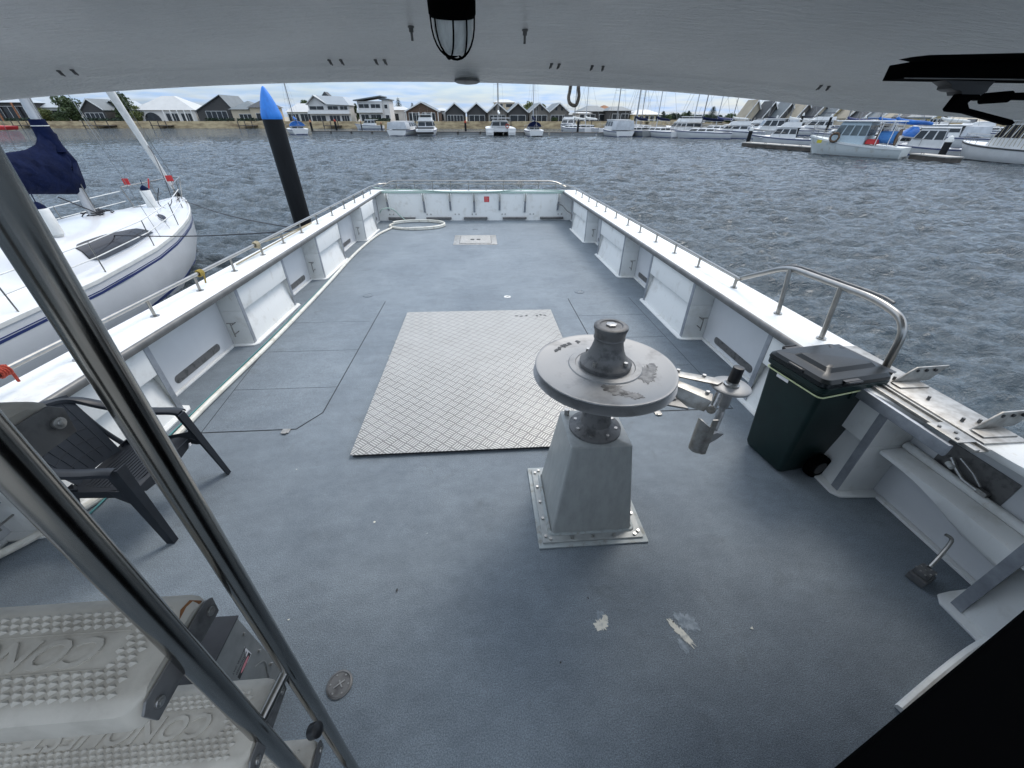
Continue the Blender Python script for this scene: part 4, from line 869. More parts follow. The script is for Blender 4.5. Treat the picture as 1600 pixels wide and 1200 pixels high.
def tread(zc, y0, y1, text=None, xr=-0.545, rust=False):
    x1 = xr; x0 = xr-0.60; ym = (y0+y1)/2
    m_ = MB(); z1 = zc; th = 0.056
    def sec(x, e): return [(x, y0+e, z1-th), (x, y0+0.004+e, z1-0.012), (x, y0+0.018+e, z1-0.002), (x, y0+0.03+e, z1), (x, y1-0.03-e, z1), (x, y1-0.018-e, z1-0.002), (x, y1-0.004-e, z1-0.012), (x, y1-e, z1-th)]
    ss = [sec(x0, 0.012), sec(x0+0.012, 0.002), sec(x0+0.02, 0), sec(x1-0.03, 0), sec(x1-0.012, 0.004), sec(x1, 0.02)]
    m_.loft([[Vector(p)-off for p in s_] for s_ in ss]); tr = m_.build('tread', M['tread'], ldr, smooth=True, angle=45)
    # pyramid grip pattern
    m_ = MB(); pit = 0.0170; r0 = y0+0.024; nrow = int((y1-y0-0.048)/(pit*0.62)); ncol = int(0.54/pit)
    for j in range(nrow):
        for i in range(ncol):
            cx = x1-0.045-i*pit-(pit/2 if j % 2 else 0); cy = r0+(j+0.5)*pit*0.62
            if text and abs(cy-ym) < 0.0290 and cx < x1-0.085 and cx > x1-0.505: continue
            h = 0.0052; a_ = pit*0.46; b_ = pit*0.31
            P_ = [Vector((cx-a_, cy-b_*0.1, z1+0.0004)), Vector((cx-a_*0.1, cy-b_, z1+0.0004)), Vector((cx+a_, cy+b_*0.1, z1+0.0004)), Vector((cx+a_*0.1, cy+b_, z1+0.0004)), Vector((cx-0.001, cy+0.001, z1+h))]
            m_.add([p-off for p in P_], [(0, 1, 4), (1, 2, 4), (2, 3, 4), (3, 0, 4), (3, 2, 1, 0)])
    m_.build('grip_pattern', M['tread'], tr)
    if text:
        vs, fs = text_mesh(text, 0.062, 0.0030, shear=0.25, bold=0.0010)
        xs = [p[0] for p in vs]; wdt = max(xs)-min(xs); sx = 0.385/wdt
        T = Matrix.Translation(Vector((x1-0.295, ym, z1+0.0002))-off) @ Matrix.Rotation(PI, 4, 'Z') @ Matrix.Scale(sx, 4, (1, 0, 0))
        m_ = MB(); m_.add(vs, fs, T); m_.build('moulded_lettering', M['tread'], tr, bevel=0.0012, seg=1)
        m_ = MB(); 
        for yy in (ym-0.0290, ym+0.0290): m_.span(Vector((x1-0.50, yy-0.0007, z1+0.0002))-off, Vector((x1-0.085, yy+0.0007, z1+0.0012))-off)
        m_.build('panel_line', M['tread'], tr)
    # end bracket with two bolts
    for (xx, sgn) in ((x1+0.002, 1), (x0-0.002, -1)):
        m_ = MB(); m_.prism([Vector((xx, y0+0.012, z1-0.060))-off, Vector((xx, y1-0.012, z1-0.060))-off, Vector((xx, y1-0.006, z1-0.022))-off, Vector((xx, y1-0.02, z1-0.009))-off, Vector((xx, y0+0.02, z1-0.009))-off, Vector((xx, y0+0.006, z1-0.022))-off], (sgn*0.005, 0, 0))
        bk_ = m_.build('tread_bracket', M['castdark'], tr, bevel=0.002)
        for yy in (y0+0.028, y1-0.026):
            m_ = MB(); c_ = Vector((xx+sgn*0.005, yy, z1-0.034))-off; m_.cyl(c_, c_+Vector((sgn*0.005, 0, 0)), 0.0085, n=14); m_.cyl(c_+Vector((sgn*0.005, 0, 0)), c_+Vector((sgn*0.007, 0, 0)), 0.005, n=6); m_.build('bolt', M['bolt'], bk_, bevel=0.001)
    if rust:
        m_ = MB(); m_.prism([Vector((x1-0.002, y1-0.058, z1-0.010))-off, Vector((x1-0.002, y1-0.018, z1-0.012))-off, Vector((x1-0.016, y1-0.022, z1-0.001))-off, Vector((x1-0.020, y1-0.040, z1+0.001))-off, Vector((x1-0.014, y1-0.055, z1-0.002))-off], (0, 0, 0.0025)); m_.build('rust_stain', M['rust'], tr)
    return tr
tag(tread(2.00, 0.31, 0.475, xr=-0.595), 'topmost tread, close and partly behind the rail')
tread(1.575, 0.240, 0.432, 'CONQUEST', rust=True); tread(1.165, 0.260, 0.44, 'CONQUEST'); tread(0.775, 0.272, 0.42); tread(0.39, 0.272, 0.42)
m_ = MB(); b0 = Vector((-0.52, 0.30, 1.10))-off; m_.lathe([(0.018, 0.0), (0.018, 0.02), (0.008, 0.026)], Vector((-0.475, 0.36, 1.02))-off, 14, rot=Matrix.Rotation(R(60), 3, 'Y')); m_.build('rubber_stop', M['black'], ldr, smooth=True)

# metal box behind the ladder
bx = thing('switch_box', 'grey metal box with dark top and warning sticker on the deck beneath the ladder', 'metal box', (-1.29, 0.74, 0.0), 0, boat=True)
m_ = MB(); m_.loft([[(-0.215, -0.14, 0.001), (0.245, -0.16, 0.001), (0.235, 0.14, 0.001), (-0.215, 0.14, 0.001)], [(-0.215, -0.14, 0.592), (0.21, -0.14, 0.592), (0.21, 0.14, 0.592), (-0.215, 0.14, 0.592)]])
m_.build('body', M['boxmetal'], bx, bevel=0.006)
m_ = MB(); m_.span((-0.22, -0.145, 0.5925), (0.215, 0.145, 0.600)); bl = m_.build('lid', M['boxdark'], bx, bevel=0.003)
m_ = MB(); m_.box((0.06, 0.10, 0.608), (0.05, 0.03, 0.016)); m_.cyl((0.05, 0.10, 0.61), (0.085, 0.10, 0.61), 0.009, n=10); m_.build('latch', M['castdark'], bl)
m_ = MB()
for (y, z) in ((0.115, 0.34), (0.115, 0.20), (0.115, 0.50), (-0.11, 0.50)): m_.cyl((0.21+0.035*(0.592-z)/0.59-0.006, y, z), (0.21+0.035*(0.592-z)/0.59+0.006, y, z), 0.007, n=8)
m_.tube(smooth_path([(0.222, 0.06, 0.32), (0.225, 0.10, 0.27), (0.229, 0.09, 0.22), (0.236, 0.02, 0.08)], 4), 0.004, 6); m_.build('rivet', M['bolt'], bl.parent)
# sticker on the side that faces the middle of the boat
stk = MB(); xs_ = 0.2125; ty, tz = 0.035, 0.43      # centre
TS = Matrix.Translation((0.2165, ty, tz)) @ Matrix.Rotation(-math.atan(0.035/0.59), 4, 'Y') @ Matrix.Rotation(PI/2, 4, 'Z') @ Matrix.Rotation(PI/2, 4, 'X')
TS = TS @ Matrix.Rotation(R(180), 4, 'Z')
stk.box((0, 0, 0.002), (0.10, 0.085, 0.001), T=TS); so_ = stk.build('warning_sticker', M['sign'], bx)
m_ = MB(); m_.box((0, 0.028, 0.003), (0.092, 0.022, 0.0006), T=TS); m_.build('sticker_header', M['ink'], so_)
m_ = MB(); m_.prism([TS @ Vector((0.032*math.cos(k*PI/10)-0.004, 0.028+0.008*math.sin(k*PI/10), 0.0034)) for k in range(20)], TS.to_3x3() @ Vector((0, 0, 0.0005))); m_.build('sticker_oval', mat('faded red', (0.55, 0.22, 0.24), 0.6), so_)
for i, t_ in enumerate(('AUTHORISED', 'PERSONNEL ONLY')):
    vs, fs = text_mesh(t_, 0.0145 if i else 0.017, 0.0002, bold=0.0002); T = TS @ Matrix.Translation((0, 0.002-0.022*i, 0.0030)) @ Matrix.Scale(0.82, 4, (1, 0, 0)); m_ = MB(); m_.add(vs, fs, T); m_.build('sticker_text', M['ink'], so_)

# bulkhead lamp on the ceiling
lx_ = oy(709, 60, 1.2).x
lm = thing('caged_lamp', 'round black caged lamp with frosted glass under the ceiling', 'lamp', (lx_, 1.2, 2.455), boat=True)
tilt = Matrix.Rotation(R(12), 3, 'X')
m_ = MB(); m_.lathe([(0.072, 0.165), (0.074, 0.10), (0.073, 0.080), (0.066, 0.074)], n=40, rot=tilt); m_.box(tilt @ Vector((0, 0, 0.14)), (0.10, 0.10, 0.05)); hs = m_.build('housing', M['blackm'], lm, smooth=True, angle=40)
m_ = MB(); m_.lathe([(0.062, 0.075), (0.061, 0.055), (0.055, 0.034), (0.042, 0.018), (0.022, 0.010), (0.001, 0.008)], n=40, rot=tilt); m_.build('glass', M['glass'], lm, smooth=True)
for k in range(2):
    m_ = MB(); a = k*PI/2+R(22)
    for o_ in ((-0.022, 0.022)):
        pts = []
        for i in range(15):
            t = PI*i/14; rr_ = math.sqrt(max(0.0686**2-o_**2, 0)); p = Vector((rr_*math.cos(t), o_, 0.078-0.075*math.sin(t)**0.8 if math.sin(t) > 0 else 0.078))
            pts.append(tilt @ (Matrix.Rotation(a, 3, 'Z') @ p))
        m_.tube(pts, 0.0026, 8)
    m_.build('guard_wire', M['blackm'], lm, smooth=True)

for o_ in lm.children:
    for v_ in o_.data.vertices: v_.co.x *= 0.73; v_.co.y *= 0.73
# black frame and lever at top right
bk2 = thing('roof_bracket', 'black panel with clamp and angled lever arm under the ceiling at right', 'bracket', tuple(oy(1500, 110, 0.9)), boat=True)
O2 = oy(1500, 110, 0.9)
def q(u, v, y=0.9): return oy(u, v, y)-O2
m_ = MB(); m_.prism([q(1403, 93), q(1430, 90), q(1700, 84), q(1700, 92), q(1440, 98), q(1420, 97)], (0, -0.03, 0.0)); m_.build('panel', M['blackm'], bk2, bevel=0.001)
m_ = MB(); m_.prism([q(1426, 96), q(1700, 90), q(1700, 127), q(1413, 122)], (0, 0.05, 0.0)); m_.build('side_frame', M['blackm'], bk2, bevel=0.001)
m_ = MB(); m_.prism([q(1412, 121.5), q(1700, 125), q(1700, 127), q(1413, 123)], (0, -0.004, 0)); m_.build('edge', M['castdark'], bk2)
m_ = MB(); m_.prism([q(1478, 125), q(1488, 133), q(1486, 138), q(1492, 141), q(1502, 142), q(1503, 148), q(1535, 148), q(1543, 143), q(1546, 137), q(1556, 127)], (0, 0.03, 0)); m_.build('clamp', M['black'], bk2, bevel=0.001)
m_ = MB(); m_.prism([q(1503, 146), q(1484, 170), q(1486, 174), q(1513, 177), q(1580, 196), q(1587, 192), q(1583, 187), q(1515, 169), q(1513, 161), q(1520, 155), q(1534, 157), q(1538, 151), q(1530, 147)], (0, 0.016, 0)); m_.build('lever', M['blackm'], bk2, bevel=0.0015)
m_ = MB(); a = q(1577, 151); m_.cyl(a, a+Vector((0.0, 0.05, 0)), 0.010, n=20); m_.prism([q(1577, 145), q(1700, 141), q(1700, 158), q(1577, 155)], (0, 0.02, 0)); m_.build('catch', M['blackm'], bk2)

# hoses and ropes
def rope(name, pts, r, m, label, cat, n=6, loc=None, group=None, sm=6):
    P = smooth_path(pts, sm) if sm else [Vector(p) for p in pts]; o = MB(); c = P[0].copy(); o.tube([p-c for p in P], r, n); ob = o.build(name, m, smooth=True); onboat(ob, tuple(c)); tag(ob, label, cat, group); return ob
hz = [(-3.15, 1.62, 0.05), (-3.02, 1.85, 0.03), (-2.80, 2.4, 0.028), (-2.80, 3.3, 0.028), (-2.78, 4.6, 0.028), (-2.80, 6.0, 0.028), (-2.84, 7.4, 0.028), (-2.90, 9.0, 0.028), (-2.88, 10.3, 0.028), (-2.80, 11.3, 0.03), (-2.62, 12.1, 0.03)]
cx, cy = -1.93, 12.45
for k in range(34):
    a = R(195)-R(1)*0+R(360*1.9)*k/33; hz.append((cx+0.82*math.cos(a), cy+0.62*math.sin(a), 0.03+0.018*(k > 17)+0.02*(k > 20)))
rope('deck_hose', hz, 0.027, M['hose'], 'thick white hose running along the left bulwark and coiled near the stern', 'hose', 10)
rope('water_hose', [(-2.86, 1.9, 0.016), (-2.87, 3.2, 0.014), (-2.86, 4.6, 0.014), (-2.87, 6.1, 0.014), (-2.90, 7.6, 0.014)], 0.007, M['hose2'], 'thin teal hose lying between the white hose and the left bulwark', 'hose', 8)
m_ = MB(); d_ = Vector((-0.13, -0.23, 0.02)).normalized(); a = Vector((0, 0, 0))
for (l0, l1, r_) in ((0, 0.09, 0.034), (0.09, 0.14, 0.042), (0.14, 0.17, 0.030), (0.17, 0.28, 0.040), (0.28, 0.40, 0.034)): m_.cyl(a+d_*l0, a+d_*l1, r_, n=16)
cpl = m_.build('hose_coupling', M['castdark'], smooth=True, angle=40); onboat(cpl, (-3.14, 1.63, 0.05)); tag(cpl, 'dark metal hose coupling at the left end of the white hose', 'coupling')
rope('green_rope', [(-3.08, 12.7, 1.02), (-3.05, 13.3, 0.93), (-2.9, 13.40, 0.885), (-2.2, 13.36, 0.90), (-1.0, 13.31, 0.845), (-0.2, 13.30, 0.835), (0.6, 13.32, 0.86), (1.3, 13.38, 0.90), (2.3, 13.38, 0.885), (2.7, 13.3, 0.88)], 0.016, M['grnrope'], 'pale green rope strung along the inside of the stern rail', 'rope', 8)
def coil(name, c, r, m, label, n=5, ax=(0, 1, 0), tail=0.12, th=0.008):
    A_ = Vector(ax).normalized(); U_ = Vector((0, 0, 1)); V_ = A_.cross(U_).normalized(); U_ = V_.cross(A_); P = []
    for k in range(n*12+1):
        a = 2*PI*k/12; P.append(Vector(c)+U_*r*math.cos(a)*(1+0.12*math.sin(a*0.37))+V_*r*math.sin(a)+A_*(k/12.0*th*1.8))
    e = P[-1]; P += [e+Vector((0.01, 0, -tail*.5)), e+Vector((-0.02, 0.02, -tail))]
    return rope(name, P, th, m, label, 'rope', 7, sm=0)
coil('rope_lashing', (-3.2, 4.5, 0.975), 0.030, M['yelrope'], 'yellow rope lashing knotted round the left hand rail', 4, th=0.009, tail=0.16)
coil('rope_lashing', (-3.2, 5.80, 0.985), 0.033, M['tanrope'], 'tan rope lashing wrapped round the left hand rail', 4, th=0.012, tail=0.10)
pr_ = oy(14, 592, 2.62)
coil('rope_lashing', (-3.2, 2.36, 0.965), 0.030, M['redrope'], 'red rope lashing wound round the left rail near the chair', 4, th=0.009, tail=0.14)
rope('tan_rope', [(-3.2, 5.9, 0.99), (-3.22, 6.6, 0.93), (-3.24, 7.2, 0.9), (-3.2, 7.9, 0.9), (-3.3, 5.4, 0.83)], 0.010, M['tanrope'], 'loose tan rope lying under the left hand rail', 'rope', 6)
for (u, s) in ((598, -1), (872, 1)):
    xb = -3.1 if s < 0 else 2.85
    rope('mooring_line', [(xb, 12.9, 0.30), (xb-s*0.12, 12.8, 0.42), (xb-s*0.30, 12.9, 0.44), (xb-s*0.45, 13.0, 0.35), (xb-s*0.55, 13.1, 0.20), (xb-s*0.72, 13.1, 0.06)] if s < 0 else [(2.45, 13.15, 0.50), (2.6, 13.1, 0.49), (2.75, 12.9, 0.35), (2.84, 12.7, 0.30), (2.85, 12.5, 0.20), (2.9, 12.3, 0.55), (2.86, 12.2, 0.78)], 0.016, M['grnrope'] if s < 0 else M['castdark'], 'pale rope hanging in the stern corner on the left' if s < 0 else 'dark rope hanging in the stern corner on the right', 'rope', 8)
# hanging rope loop under the roof edge
a0, a1, a2 = oy(892, 130, 2.27), oy(904, 130, 2.27), oy(898, 160, 2.27)
zr = 2.52
P = [Vector((a0.x, 2.27, zr+0.02)), Vector((a0.x-0.002, 2.27, zr-0.03)), Vector((a0.x-0.006, 2.27, zr-0.055)), Vector((a0.x+0.002, 2.27, zr-0.078)), Vector((a2.x, 2.27, zr-0.088)), Vector((a1.x+0.001, 2.27, zr-0.078)), Vector((a1.x+0.007, 2.27, zr-0.05)), Vector((a1.x+0.002, 2.27, zr-0.02)), Vector((a1.x, 2.27, zr+0.02))]
rope('rope_loop', P, 0.0080, M['greyrope'], 'short loop of grey twisted rope hanging from the roof edge', 'rope loop', 8)
# ------------------------------------------------------------------ near mooring pile
pb = wz(474, 352)
pl = thing('mooring_pile', 'tall black mooring pile with bright blue cone cap just beyond the left bulwark', 'pile', (pb.x, pb.y, 0))
m_ = MB(); tx = -0.0
m_.tube([(0.0, 0, -1.5), (0.02, 0, 1.0), (0.04, 0, 3.46)], 0.315, 40); m_.build('sleeve', M['pile'], pl, smooth=True, angle=50)
m_ = MB(); m_.lathe([(0.315, 3.40), (0.322, 3.43), (0.318, 3.52), (0.300, 3.60), (0.225, 3.86), (0.14, 4.08), (0.06, 4.24), (0.025, 4.285), (0.001, 4.29)], (0.04, 0, 0), 40); m_.build('cone_cap', M['cone'], pl, smooth=True, angle=60)

# ------------------------------------------------------------------ white sailing yacht on the left
yc = thing('sailing_yacht', 'white sloop moored close on the left with navy sail cover and blue hull stripes', 'sailing boat', (-9.25, 13.9, 0), R(7.3))
# local: bow at origin, +Y forward, boat extends to -Y
def hb_(t): return float(np.interp(t, [0, .25, .8, 1.6, 2.6, 3.8, 5.2, 7.0, 9.5], [0.03, .16, .45, .80, 1.12, 1.38, 1.52, 1.50, 1.15]))
def hs_(t): return float(np.interp(t, [0, 2, 5, 9.5], [1.34, 1.24, 1.12, 1.06]))
def ysec(t):
    b = hb_(t); s = hs_(t); tw = max(t-0.75, 0)
    bw = float(np.interp(t, [0, .7, 1.4, 2.6, 4.2, 6, 9.5], [0.0, 0.01, .33, .80, 1.18, 1.30, .85]))
    zk = float(np.interp(t, [0, .3, .7, 1.4, 3], [1.0, .55, -.05, -.5, -.8])) if t < 3 else -0.8
    zc_ = max(0.0, zk); bm = b*0.55+bw*0.45+0.10*min(1, t/2)
    bm = min(bm, b*1.0)
    R_ = [(b, s), (b*0.995+0.0, s-0.10), (bm, 0.5*(s+max(zc_, 0.0))), (bw+0.0, max(0.02, zc_+0.0)), (bw*0.55, min(-.3, zk) if t > .7 else zk), (0, zk)]
    pts = [(x, -t, z) for x, z in R_]+[(-x, -t, z) for x, z in R_[::-1][1:]]
    return pts
ts = [0, .12, .3, .55, .9, 1.3, 1.8, 2.4, 3.1, 4, 5, 6, 7, 8, 9, 9.5]
m_ = MB(); m_.loft([ysec(t) for t in ts]); hl = m_.build('hull', M['gelnew'], yc, smooth=True, angle=50)
def band(z0f, z1f, off, name, m):
    for s in (1, -1):
        mm = MB(); secs = []
        for t in (ts[1:] if z0f(1) > .3 else ts[4:]):
            sec = ysec(t); P = [(p[0], p[2]) for p in sec[:6]]; zs = [q_[1] for q_ in P][::-1]; xs = [q_[0] for q_ in P][::-1]
            za, zb = z0f(t), z1f(t); secs.append([(s*(float(np.interp(z, zs, xs))+off), -t, z) for z in (za, (za+zb)/2, zb)]+[(s*(float(np.interp(z, zs, xs))-0.02), -t, z) for z in (zb, za)])
        mm.loft(secs); mm.build(name, m, hl, smooth=True)
band(lambda t: hs_(t)-0.235, lambda t: hs_(t)-0.195, 0.006, 'hull_stripe', M['stripe'])
band(lambda t: hs_(t)-0.180, lambda t: hs_(t)-0.165, 0.006, 'hull_stripe', M['stripe'])
band(lambda t: 0.06, lambda t: 0.14, 0.006, 'boot_stripe', M['antifoul'])
band(lambda t: hs_(t)-0.05, lambda t: hs_(t)+0.012, 0.018, 'rubbing_strake', M['vinyl'])
# deck and coach roof in one smooth moulding
m_ = MB(); secs = []
for t in np.linspace(0.15, 9.4, 38):
    b = hb_(t)-0.03; s = hs_(t)+0.006
    rise = float(np.interp(t, [0, 1.4, 2.6, 3.6, 6.6, 7.0, 7.4], [0.03, 0.07, 0.20, 0.36, 0.46, 0.44, 0.10]))
    cw_ = b*float(np.interp(t, [0, 2, 3, 6], [0.8, 0.76, 0.74, 0.74]))
    prf = [(b, 0), (b*0.97, 0.035), (cw_+0.05, 0.06), (cw_-0.04, 0.12+rise*0.45), (cw_-0.16, rise*0.92+0.04), (cw_*0.5, rise+0.09), (0, rise+0.12)]
    secs.append([(x, -t, s+z) for x, z in prf]+[(-x, -t, s+z) for x, z in prf[::-1][1:]])
m_.loft(secs); dkk = m_.build('deck', M['gelnew'], yc, smooth=True, angle=60)
def cab_pt(t, f):    # point on cabin side, f 0 (bottom) .. 1 (top)
    b = hb_(t)-0.03; s = hs_(t)+0.006
    rise = float(np.interp(t, [0, 1.4, 2.6, 3.6, 6.6, 7.0, 7.4], [0.03, 0.07, 0.20, 0.36, 0.46, 0.44, 0.10])); cw_ = b*float(np.interp(t, [0, 2, 3, 6], [0.8, 0.76, 0.74, 0.74]))
    A_ = Vector((cw_+0.05, -t, s+0.06)); B_ = Vector((cw_-0.04, -t, s+0.12+rise*0.45)); C_ = Vector((cw_-0.16, -t, s+rise*.92+.04))
    return (A_.lerp(B_, f*2) if f < .5 else B_.lerp(C_, (f-.5)*2))
for sx in (1, -1):
    mm = MB(); lo_, hi_ = [], []
    n = 16
    for k in range(n+1):
        t = 4.1+2.2*k/n; e = k/n
        f0 = 0.06+(max(0, e-.9)*1.6); f1 = 0.06+0.86*min(1, (math.sin(min(1, e*1.3)*PI/2))**0.75+0.02) if e < .88 else 0.94-(e-.88)*(e-.88)*14
        a = (t, f0); b = (t, f1); lo_.append(a); hi_.append(b)
    secs = []
    for a, b in zip(lo_, hi_):
        sec = []
        for k in range(5):
            p = cab_pt(a[0], a[1]+(b[1]-a[1])*k/4)
            sec.append(Vector((p.x*sx+sx*0.024, p.y, p.z+0.012)))
        secs.append(sec+[Vector((p_.x-sx*0.05, p_.y, p_.z-0.01)) for p_ in (sec[-1], sec[0])])
    mm.loft(secs); mm.build('cabin_window', M['smoke'], yc, smooth=True, angle=50)
    pc = cab_pt(3.2, 0.35); mm = MB(); 
    T_ = Matrix.Translation((sx*(pc.x+0.02), pc.y, pc.z+0.03)) @ Matrix.Rotation(R(-52 if sx > 0 else 52)*-1, 4, 'Y') @ Matrix.Rotation(R(-12*sx), 4, 'Z')
    mm.lathe([(0.15, -0.05), (0.15, 0.0), (0.13, 0.012), (0.12, 0.004), (0.001, 0.004)], n=24, T=T_ @ Matrix.Scale(0.62, 4, (1, 0, 0)))
    pf = mm.build('porthole', M['alumast'], yc, smooth=True, angle=50)
    mm = MB(); mm.lathe([(0.115, 0.0), (0.115, 0.010), (0.001, 0.010)], n=24, T=T_ @ Matrix.Scale(0.62, 4, (1, 0, 0))); mm.build('porthole_glass', M['smoke'], pf)
mm = MB(); mm.box((0, -2.2, hs_(2.2)+0.245), (0.5, 0.5, 0.04)); mm.build('fore_hatch', M['smoke'], yc, bevel=0.01)
# mast, boom, sail cover
ms = Vector((0.0, -3.95, hs_(3.95)+0.42))
mm = MB(); secs = []
for z in (0, 5, 11.5): secs.append([ms+Vector((0.065*math.cos(a)*1.0, 0.10*math.sin(a), z)) for a in np.linspace(0, 2*PI, 17)[:-1]])
mm.loft(secs); mst = mm.build('mast', M['alumast'], yc, smooth=True)
mm = MB(); mm.cyl(ms+Vector((0.09, 0.02, 0.2)), ms+Vector((0.09, 0.02, 11)), 0.012, n=6); mm.cyl(ms+Vector((-0.085, 0.03, 0.2)), ms+Vector((-0.085, 0.03, 11)), 0.009, n=6); mm.build('halyard', M['rail'], mst)
mm = MB(); mm.tube([ms+Vector((0, -0.1, 0.62)), ms+Vector((0.05, -3.9, 1.16))], 0.06, 12); mm.build('boom', M['alumast'], yc, smooth=True)
mm = MB(); secs = []; rnd = random.Random(4)
zt_ = lambda d: float(np.interp(d, [0, .12, .35, .7, 1.2, 2.2, 4.0], [1.72, 1.68, 1.46, 1.38, 1.36, 1.38, 1.40])+0.0*d)
for k in range(46):
    d = -0.14+4.0*k/45; zz = zt_(max(d, 0)); zb_ = 0.50+0.15*max(d, 0)
    sec = []
    hgt = zz-zb_
    for j in range(20):
        a = 2*PI*j/20; ca, sa = math.cos(a), math.sin(a)
        wdt = float(np.interp((sa+1)/2, [0, .2, .55, .85, 1], [.13, .17, .17, .11, .05]))*(1.0 if d > .1 else 0.75)
        wob = 0.034*math.sin(11*(sa*0.9+d*1.5))+0.026*math.sin(27*d+6*sa)+0.018*rnd.random()
        fwd = (0.13*math.sin(9*sa+1)+0.04*math.sin(23*sa))*(1 if d < 0.02 else 0)
        sec.append(ms+Vector(((wdt+wob)*ca, -d+fwd, zb_+hgt*(sa+1)/2)))
    secs.append(sec)
mm.loft(secs); mm.build('sail_cover', M['navy'], yc, smooth=True, angle=80)
mm = MB(); mm.tube([ms+Vector((0, 0, 1.3)), ms+Vector((0, 0, 1.86))], [0.18, 0.125], 16); mm.build('cover_collar', M['navy'], yc, smooth=True)
mm = MB(); mm.tube([ms+Vector((0, 0, 1.745)), ms+Vector((0, 0, 1.76))], 0.139, 16); mm.build('collar_tie', M['vinyl'], yc, smooth=True)
fs0 = Vector((0, -0.25, hs_(0)+0.12)); ft = ms+Vector((0, 0, 10.8))
d_ = (ft-fs0).normalized()
mm = MB(); mm.tube([fs0+d_*0.25, fs0+d_*0.6, fs0+d_*3, fs0+d_*8, ft], [0.038, 0.055, 0.10, 0.09, 0.03], 12); jb = mm.build('furled_jib', M['sail'], yc, smooth=True)
mm = MB(); mm.tube([fs0+Vector((0, 0.05, 0)), fs0+d_*0.12], 0.07, 16); mm.tube([fs0+Vector((0, 0, -.05)), fs0+d_*0.28], 0.02, 8); mm.build('furling_drum', M['black'], jb, smooth=True)
mm = MB(); mm.tube([fs0+Vector((0, 0.22, 0.45)), ft+Vector((0, 0, 0.5))], 0.006, 6)
for sx in (1, -1): mm.tube([Vector((sx*1.30, -4.3, hs_(4.3))), ms+Vector((0, 0, 9))], 0.005, 6); mm.tube([Vector((sx*1.2, -3.6, hs_(4))), ms+Vector((0, 0, 5.5))], 0.004, 6)
mm.build('stay', M['rail'], yc)
# pulpit, stanchions, lifelines
mm = MB()
zp = hs_(0)+0.60
mm.tube(arc([(0.62, -1.55, zp-.02), (0.34, -0.7, zp), (0.10, 0.10, zp+0.02), (-0.10, 0.10, zp+0.02), (-0.34, -0.7, zp), (-0.62, -1.55, zp-.02)], 5, 0.2), 0.014, 8)
for sx in (1, -1):
    mm.tube([(sx*0.10, 0.09, zp+0.02), (sx*0.10, -0.35, hs_(0.3))], 0.013, 8); mm.tube([(sx*0.62, -1.55, zp-0.02), (sx*0.58, -1.45, hs_(1.4))], 0.013, 8); mm.tube([(sx*0.34, -0.7, zp), (sx*0.30, -0.75, hs_(.8))], 0.013, 8)
mm.build('pulpit', M['rail'], yc, smooth=True)
for sx in (1, -1):
    for t in (3.2, 4.9, 6.6, 8.3):
        mm = MB(); b = hb_(t)-0.06; mm.tube([(sx*b, -t, hs_(t)), (sx*(b+.01), -t, hs_(t)+0.56)], 0.011, 8); mm.build('stanchion', M['rail'], yc)
    for dz in (0.55, 0.30):
        mm = MB(); P = [Vector((sx*(hb_(t)-0.05), -t, hs_(t)+dz)) for t in (1.5, 3.2, 4.9, 6.6, 8.3)]; mm.tube(P, 0.010, 6); mm.build('lifeline', M['vinyl'], yc)
mm = MB()
for (p, a) in (((0.36, -1.0, zp+0.10), 0.3), ((-0.45, -1.5, zp+0.10), -0.2)): mm.box(p, (0.16, 0.012, 0.15), rz=a)
mm.box((-0.05, -1.3, zp+0.02), (0.03, 0.012, 0.26), rot=Matrix.Rotation(0.4, 3, 'Y')); mm.build('red_flag', M['red'], yc)
def fender(x, t, z, Lf=0.50, r=0.115, lab=None):
    o = MB(); T_ = Matrix.Translation((x, -t, z)); o.lathe([(0.03, -0.05), (r*.6, -0.02), (r, 0.04), (r, Lf-.04), (r*.7, Lf+0.01), (0.03, Lf+0.05)], n=20, T=T_)
    f_ = o.build('fender', M['vinyl'], smooth=True); f_.matrix_world = yc.matrix_world @ Matrix.Identity(4)
    o = MB(); o.lathe([(r*.98, Lf-.06), (r*.75, Lf+0.025), (0.03, Lf+0.09)], n=20, T=T_); o.tube([(x, -t, z+Lf+.05), (x+0.02, -t, z+Lf+0.22)], 0.008, 6); o.build('fender_top', M['navy'], f_, smooth=True)
    return f_
tag(fender(0.22, 2.1, hs_(1.7)+0.16), 'white fender with navy top standing on the foredeck of the near sloop', 'fender')
tag(fender(0.55, 5.9, hs_(5)+0.52), 'white fender hanging by the mast foot of the near sloop, beside the ladder rail', 'fender')
mm = MB(); rnd = random.Random(2)
for k in range(7):
    P = [ms+Vector((rnd.uniform(-.2, .25), rnd.uniform(-.15, .35), rnd.uniform(0.0, .16))) for _ in range(7)]; mm.tube(smooth_path(P, 4), 0.011, 6)
mm.build('line_tangle', M['darkrope'], yc)
mm = MB(); mm.tube(smooth_path([(0.35, -1.7, hs_(2)+.65), (0.25, -1.85, hs_(2)+.3), (0.5, -2.1, hs_(2)+.18), (0.7, -2.6, hs_(3)+.2), (0.85, -3.6, hs_(3)+.22), (1.05, -5.5, hs_(3)+.22)], 5), 0.010, 6)
mm.tube(smooth_path([fs0+d_*1.6, fs0+d_*1.55+Vector((.12, 0, -.3)), Vector((0.30, -1.2, hs_(1)+.35)), Vector((0.42, -1.7, hs_(2)+.2))], 5), 0.010, 6)
mm.tube([ms+Vector((.05, -.7, .55)), ms+Vector((.1, .1, .05))], 0.012, 6); mm.build('running_line', M['darkrope'], yc)
